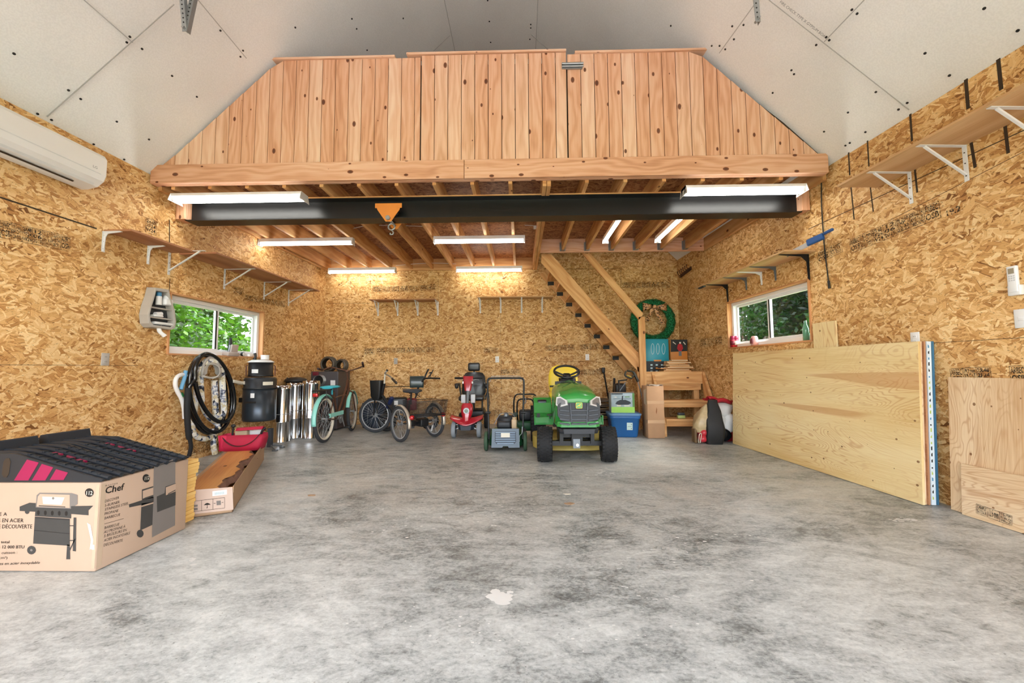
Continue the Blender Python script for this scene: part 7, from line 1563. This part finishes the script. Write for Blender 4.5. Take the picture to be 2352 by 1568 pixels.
# ---- shopping bags ----
g = V((2.59, 5.56, 0))
b1 = thing('shopping_bag', 'black reusable shopping bag with tan paper and red packet by the plywood', 'bag', g, R(-8))
def wob(mb, k=.012):
    for v in mb.bm.verts: v.co.x += k*math.sin(v.co.z*23+v.co.y*30); v.co.y += k*.8*math.sin(v.co.z*31+v.co.x*17)
mb = MB(); mb.rings([[(x*w + xo, y*d + yo, z) for x, y in rrect(2, 2, .3, 4)] for z, w, d, xo, yo in ((.003, .10, .10, .02, 0), (.08, .115, .12, .02, 0), (.2, .12, .125, .02, 0), (.32, .11, .11, .025, .01), (.44, .085, .08, .03, .02), (.54, .065, .045, .03, .02), (.585, .055, .03, .03, .02))]); wob(mb, .008)
mb.build('bag_body', hexm('black_fabric', '101012', .6, var=.2), b1)
mb = MB(); mb.rings([[(x*w + xo, y*d + yo, z) for x, y in rrect(2, 2, .5, 5)] for z, w, d, xo, yo in ((.15, .085, .10, -.13, .02), (.24, .10, .11, -.13, .02), (.36, .08, .10, -.10, .03), (.47, .045, .07, -.06, .04), (.52, .02, .03, -.04, .04))]); wob(mb, .014); mb.build('tan_paper', hexm('tan_crinkle', 'B7A27C', .35, var=.35, scale=22), b1, label='crinkled tan paper')
for z, w in ((.075, .075), (.145, .07)):
    mb = MB(); mb.ell((-.12, -.02, z), (w, .09, .06), 14, 8); wob(mb, .008); mb.build('red_packet', hexm('packet_red', 'C0303C', .3), b1)
mb = MB(); mb.rbox(-.235, -.20, -.06, .10, .004, .20, .015, 3); mb.build('brown_gusset', hexm('gusset_brown', '6a5234', .6), b1)
mb = MB(); mb.tube([(-.20, -.11, .02), (-.19, -.115, .13), (-.16, -.11, .14), (-.18, -.105, .02)], .005, 6, spline=3); mb.build('bag_handle', M['cream'], b1)
b2 = thing('shopping_bag', 'red shopping bag stuffed with white cloth against the right wall', 'bag', (2.845, 5.84, 0), R(0))
mb = MB(); mb.rings([[(x*w, y*d, z) for x, y in rrect(2, 2, .25, 4)] for z, w, d in ((.003, .16, .13), (.1, .17, .14), (.3, .175, .15))], True, False); mb.build('bag_body', hexm('bag_red', '9c1420', .5), b2, solid=.005)
for k, (x, y, z, r_) in enumerate(((-.03, -.12, .42, (.15, .07, .10)), (-.08, -.14, .27, (.10, .06, .10)), (.06, -.14, .26, (.10, .07, .14)), (.02, -.06, .47, (.13, .09, .06)))):
    o = MB(); o.ell((x, y, z), r_, 24, 16); wob(o, .012); o.build('white_cloth', hexm('white_cloth', 'DAD8D4', .8), b2)
mb = MB(); mb.surf(lambda u, v: (-.18+.34*u, -.10+.22*v, .56+.03*math.sin(u*5+1)+.03*math.sin(v*6) - .10*u*v), 10, 8); mb.tube([(-.17, -.16, .50), (-.12, -.18, .56), (-.02, -.17, .575), (.10, -.12, .53)], .022, 8, spline=4); mb.build('red_scarf', hexm('scarf_red', 'B01A28', .7), b2, solid=.012)
mb = MB(); mb.ell((-.04, -.19, .10), (.09, .05, .09), 16, 10); wob(mb, .01); mb.build('black_packet', hexm('black_foil', '1c2024', .15, .5, var=.4, scale=20), b2)
# small green can on lower stair
small('green_tin', 'small green and black tin on the lowest stair tread', 'tin', (2.43, 6.18, .262), lambda o: (o.rbox(-.055, .055, -.03, .03, 0, .045, .004), o.rbox(-.05, .05, -.028, .028, .046, .085, .01, mi=1)), [hexm('tin_lime', 'A8B46A', .5), M['dgrey']])
# ---- floor debris ----
def chip(label, px, py, w, mat):
    c = atZ(px, py); o = MB(); n = 9; rg2 = random.Random(int(px)); pts = [(w*rg2.uniform(.5, 1)*math.cos(2*math.pi*i/n), w*.5*rg2.uniform(.5, 1)*math.sin(2*math.pi*i/n)) for i in range(n)]
    o.prism(pts, .004, Matrix.Translation((c.x, c.y, .001))); return tag(o.build('debris_chip', mat), label, 'debris')
chip('torn brown paper chip lying alone on the middle of the floor', 1308, 1157, .055, M['cardboard']); chip('small white chip on the floor just beyond the brown one', 1302, 1135, .035, M['cream'])
chip('small tan chip on the floor in front of the turquoise bicycle', 716, 1138, .05, M['cardboard']); 
mb = MB(); rg3 = random.Random(3)
def blot(cx, cy, w, h, n=26, k=.55):
    for i in range(n):
        x, y = cx + rg3.gauss(0, .4)*w, cy + rg3.gauss(0, .4)*h; c = atZ(x, y, .0012); r_ = rg3.uniform(.004, .02)*k
        zq = rg3.uniform(.0006, .0022); mb.faces([(c.x + r_*1.5*math.cos(a)*rg3.uniform(.6, 1), c.y + r_*math.sin(a)*rg3.uniform(.6, 1), zq) for a in [i_*.785 for i_ in range(8)]], [tuple(range(8))], smooth=False)
blot(1150, 1372, 26, 16, 60, 1.3); blot(2080, 1193, 45, 5, 30, .8); blot(1390, 1085, 60, 12, 40, .9); blot(1130, 1180, 200, 40, 30, .5); blot(900, 1200, 250, 60, 30, .5); blot(1700, 1250, 200, 100, 26, .5); blot(1176, 1450, 600, 60, 40, .3); blot(445, 1285, 10, 8, 8, .8)
for i in range(26): 
    a = i*.24; c = atZ(1522 + 108*math.cos(a), 1318 + 58*math.sin(a), .0012)
    if rg3.random() < .6: mb.bar(c, c + V((rg3.uniform(-.04, .04), rg3.uniform(-.02, .02), 0)), .004, .0006)
pe_ = mb.build('plaster_splash', hexm('plaster_spot', 'DEDEDA', .9), floor); pe_['kind'] = 'stuff'
# ---- perforated angle hangers on the ceiling ----
def hanger(label, px, py, Y, topz, sx):
    p = atY(px, py, Y); t = thing('steel_hanger', label, 'hanger', p)
    for k, (dx, dy) in enumerate(((-.09*sx, -.04), (.045*sx, .10))):
        mb = MB(); a = p + V((0, 0, .0)); b = V((p.x+dx, p.y+dy, topz)); mb.bar(a, b, .032, .003, up=(0, 1, 0)); mb.bar(a + V((.016, .014, 0)), b + V((.016, .014, 0)), .003, .03, up=(0, 1, 0))
        n = int((b-a).length/.032)
        for i in range(1, n): c = a + (b-a)*i/n; mb.cyl(c + V((0, -.0016, 0)), c + V((0, -.0030, 0)), .0055, n=8, mi=1)
        P('angle_strut', mb, [M['galv'], M['screw']], t)
    mb = MB(); mb.cyl(p + V((0, -.02, .02)), p + V((0, .03, .02)), .009, n=8); P('bolt', mb, M['galv'], t)
hanger('galvanised perforated steel hanger under the left ceiling slope', 424, 72, 2.6, 4.4, 1.2)
hanger('galvanised perforated steel hanger under the right ceiling slope', 1741, 50, 2.6, 4.4, 1.0)
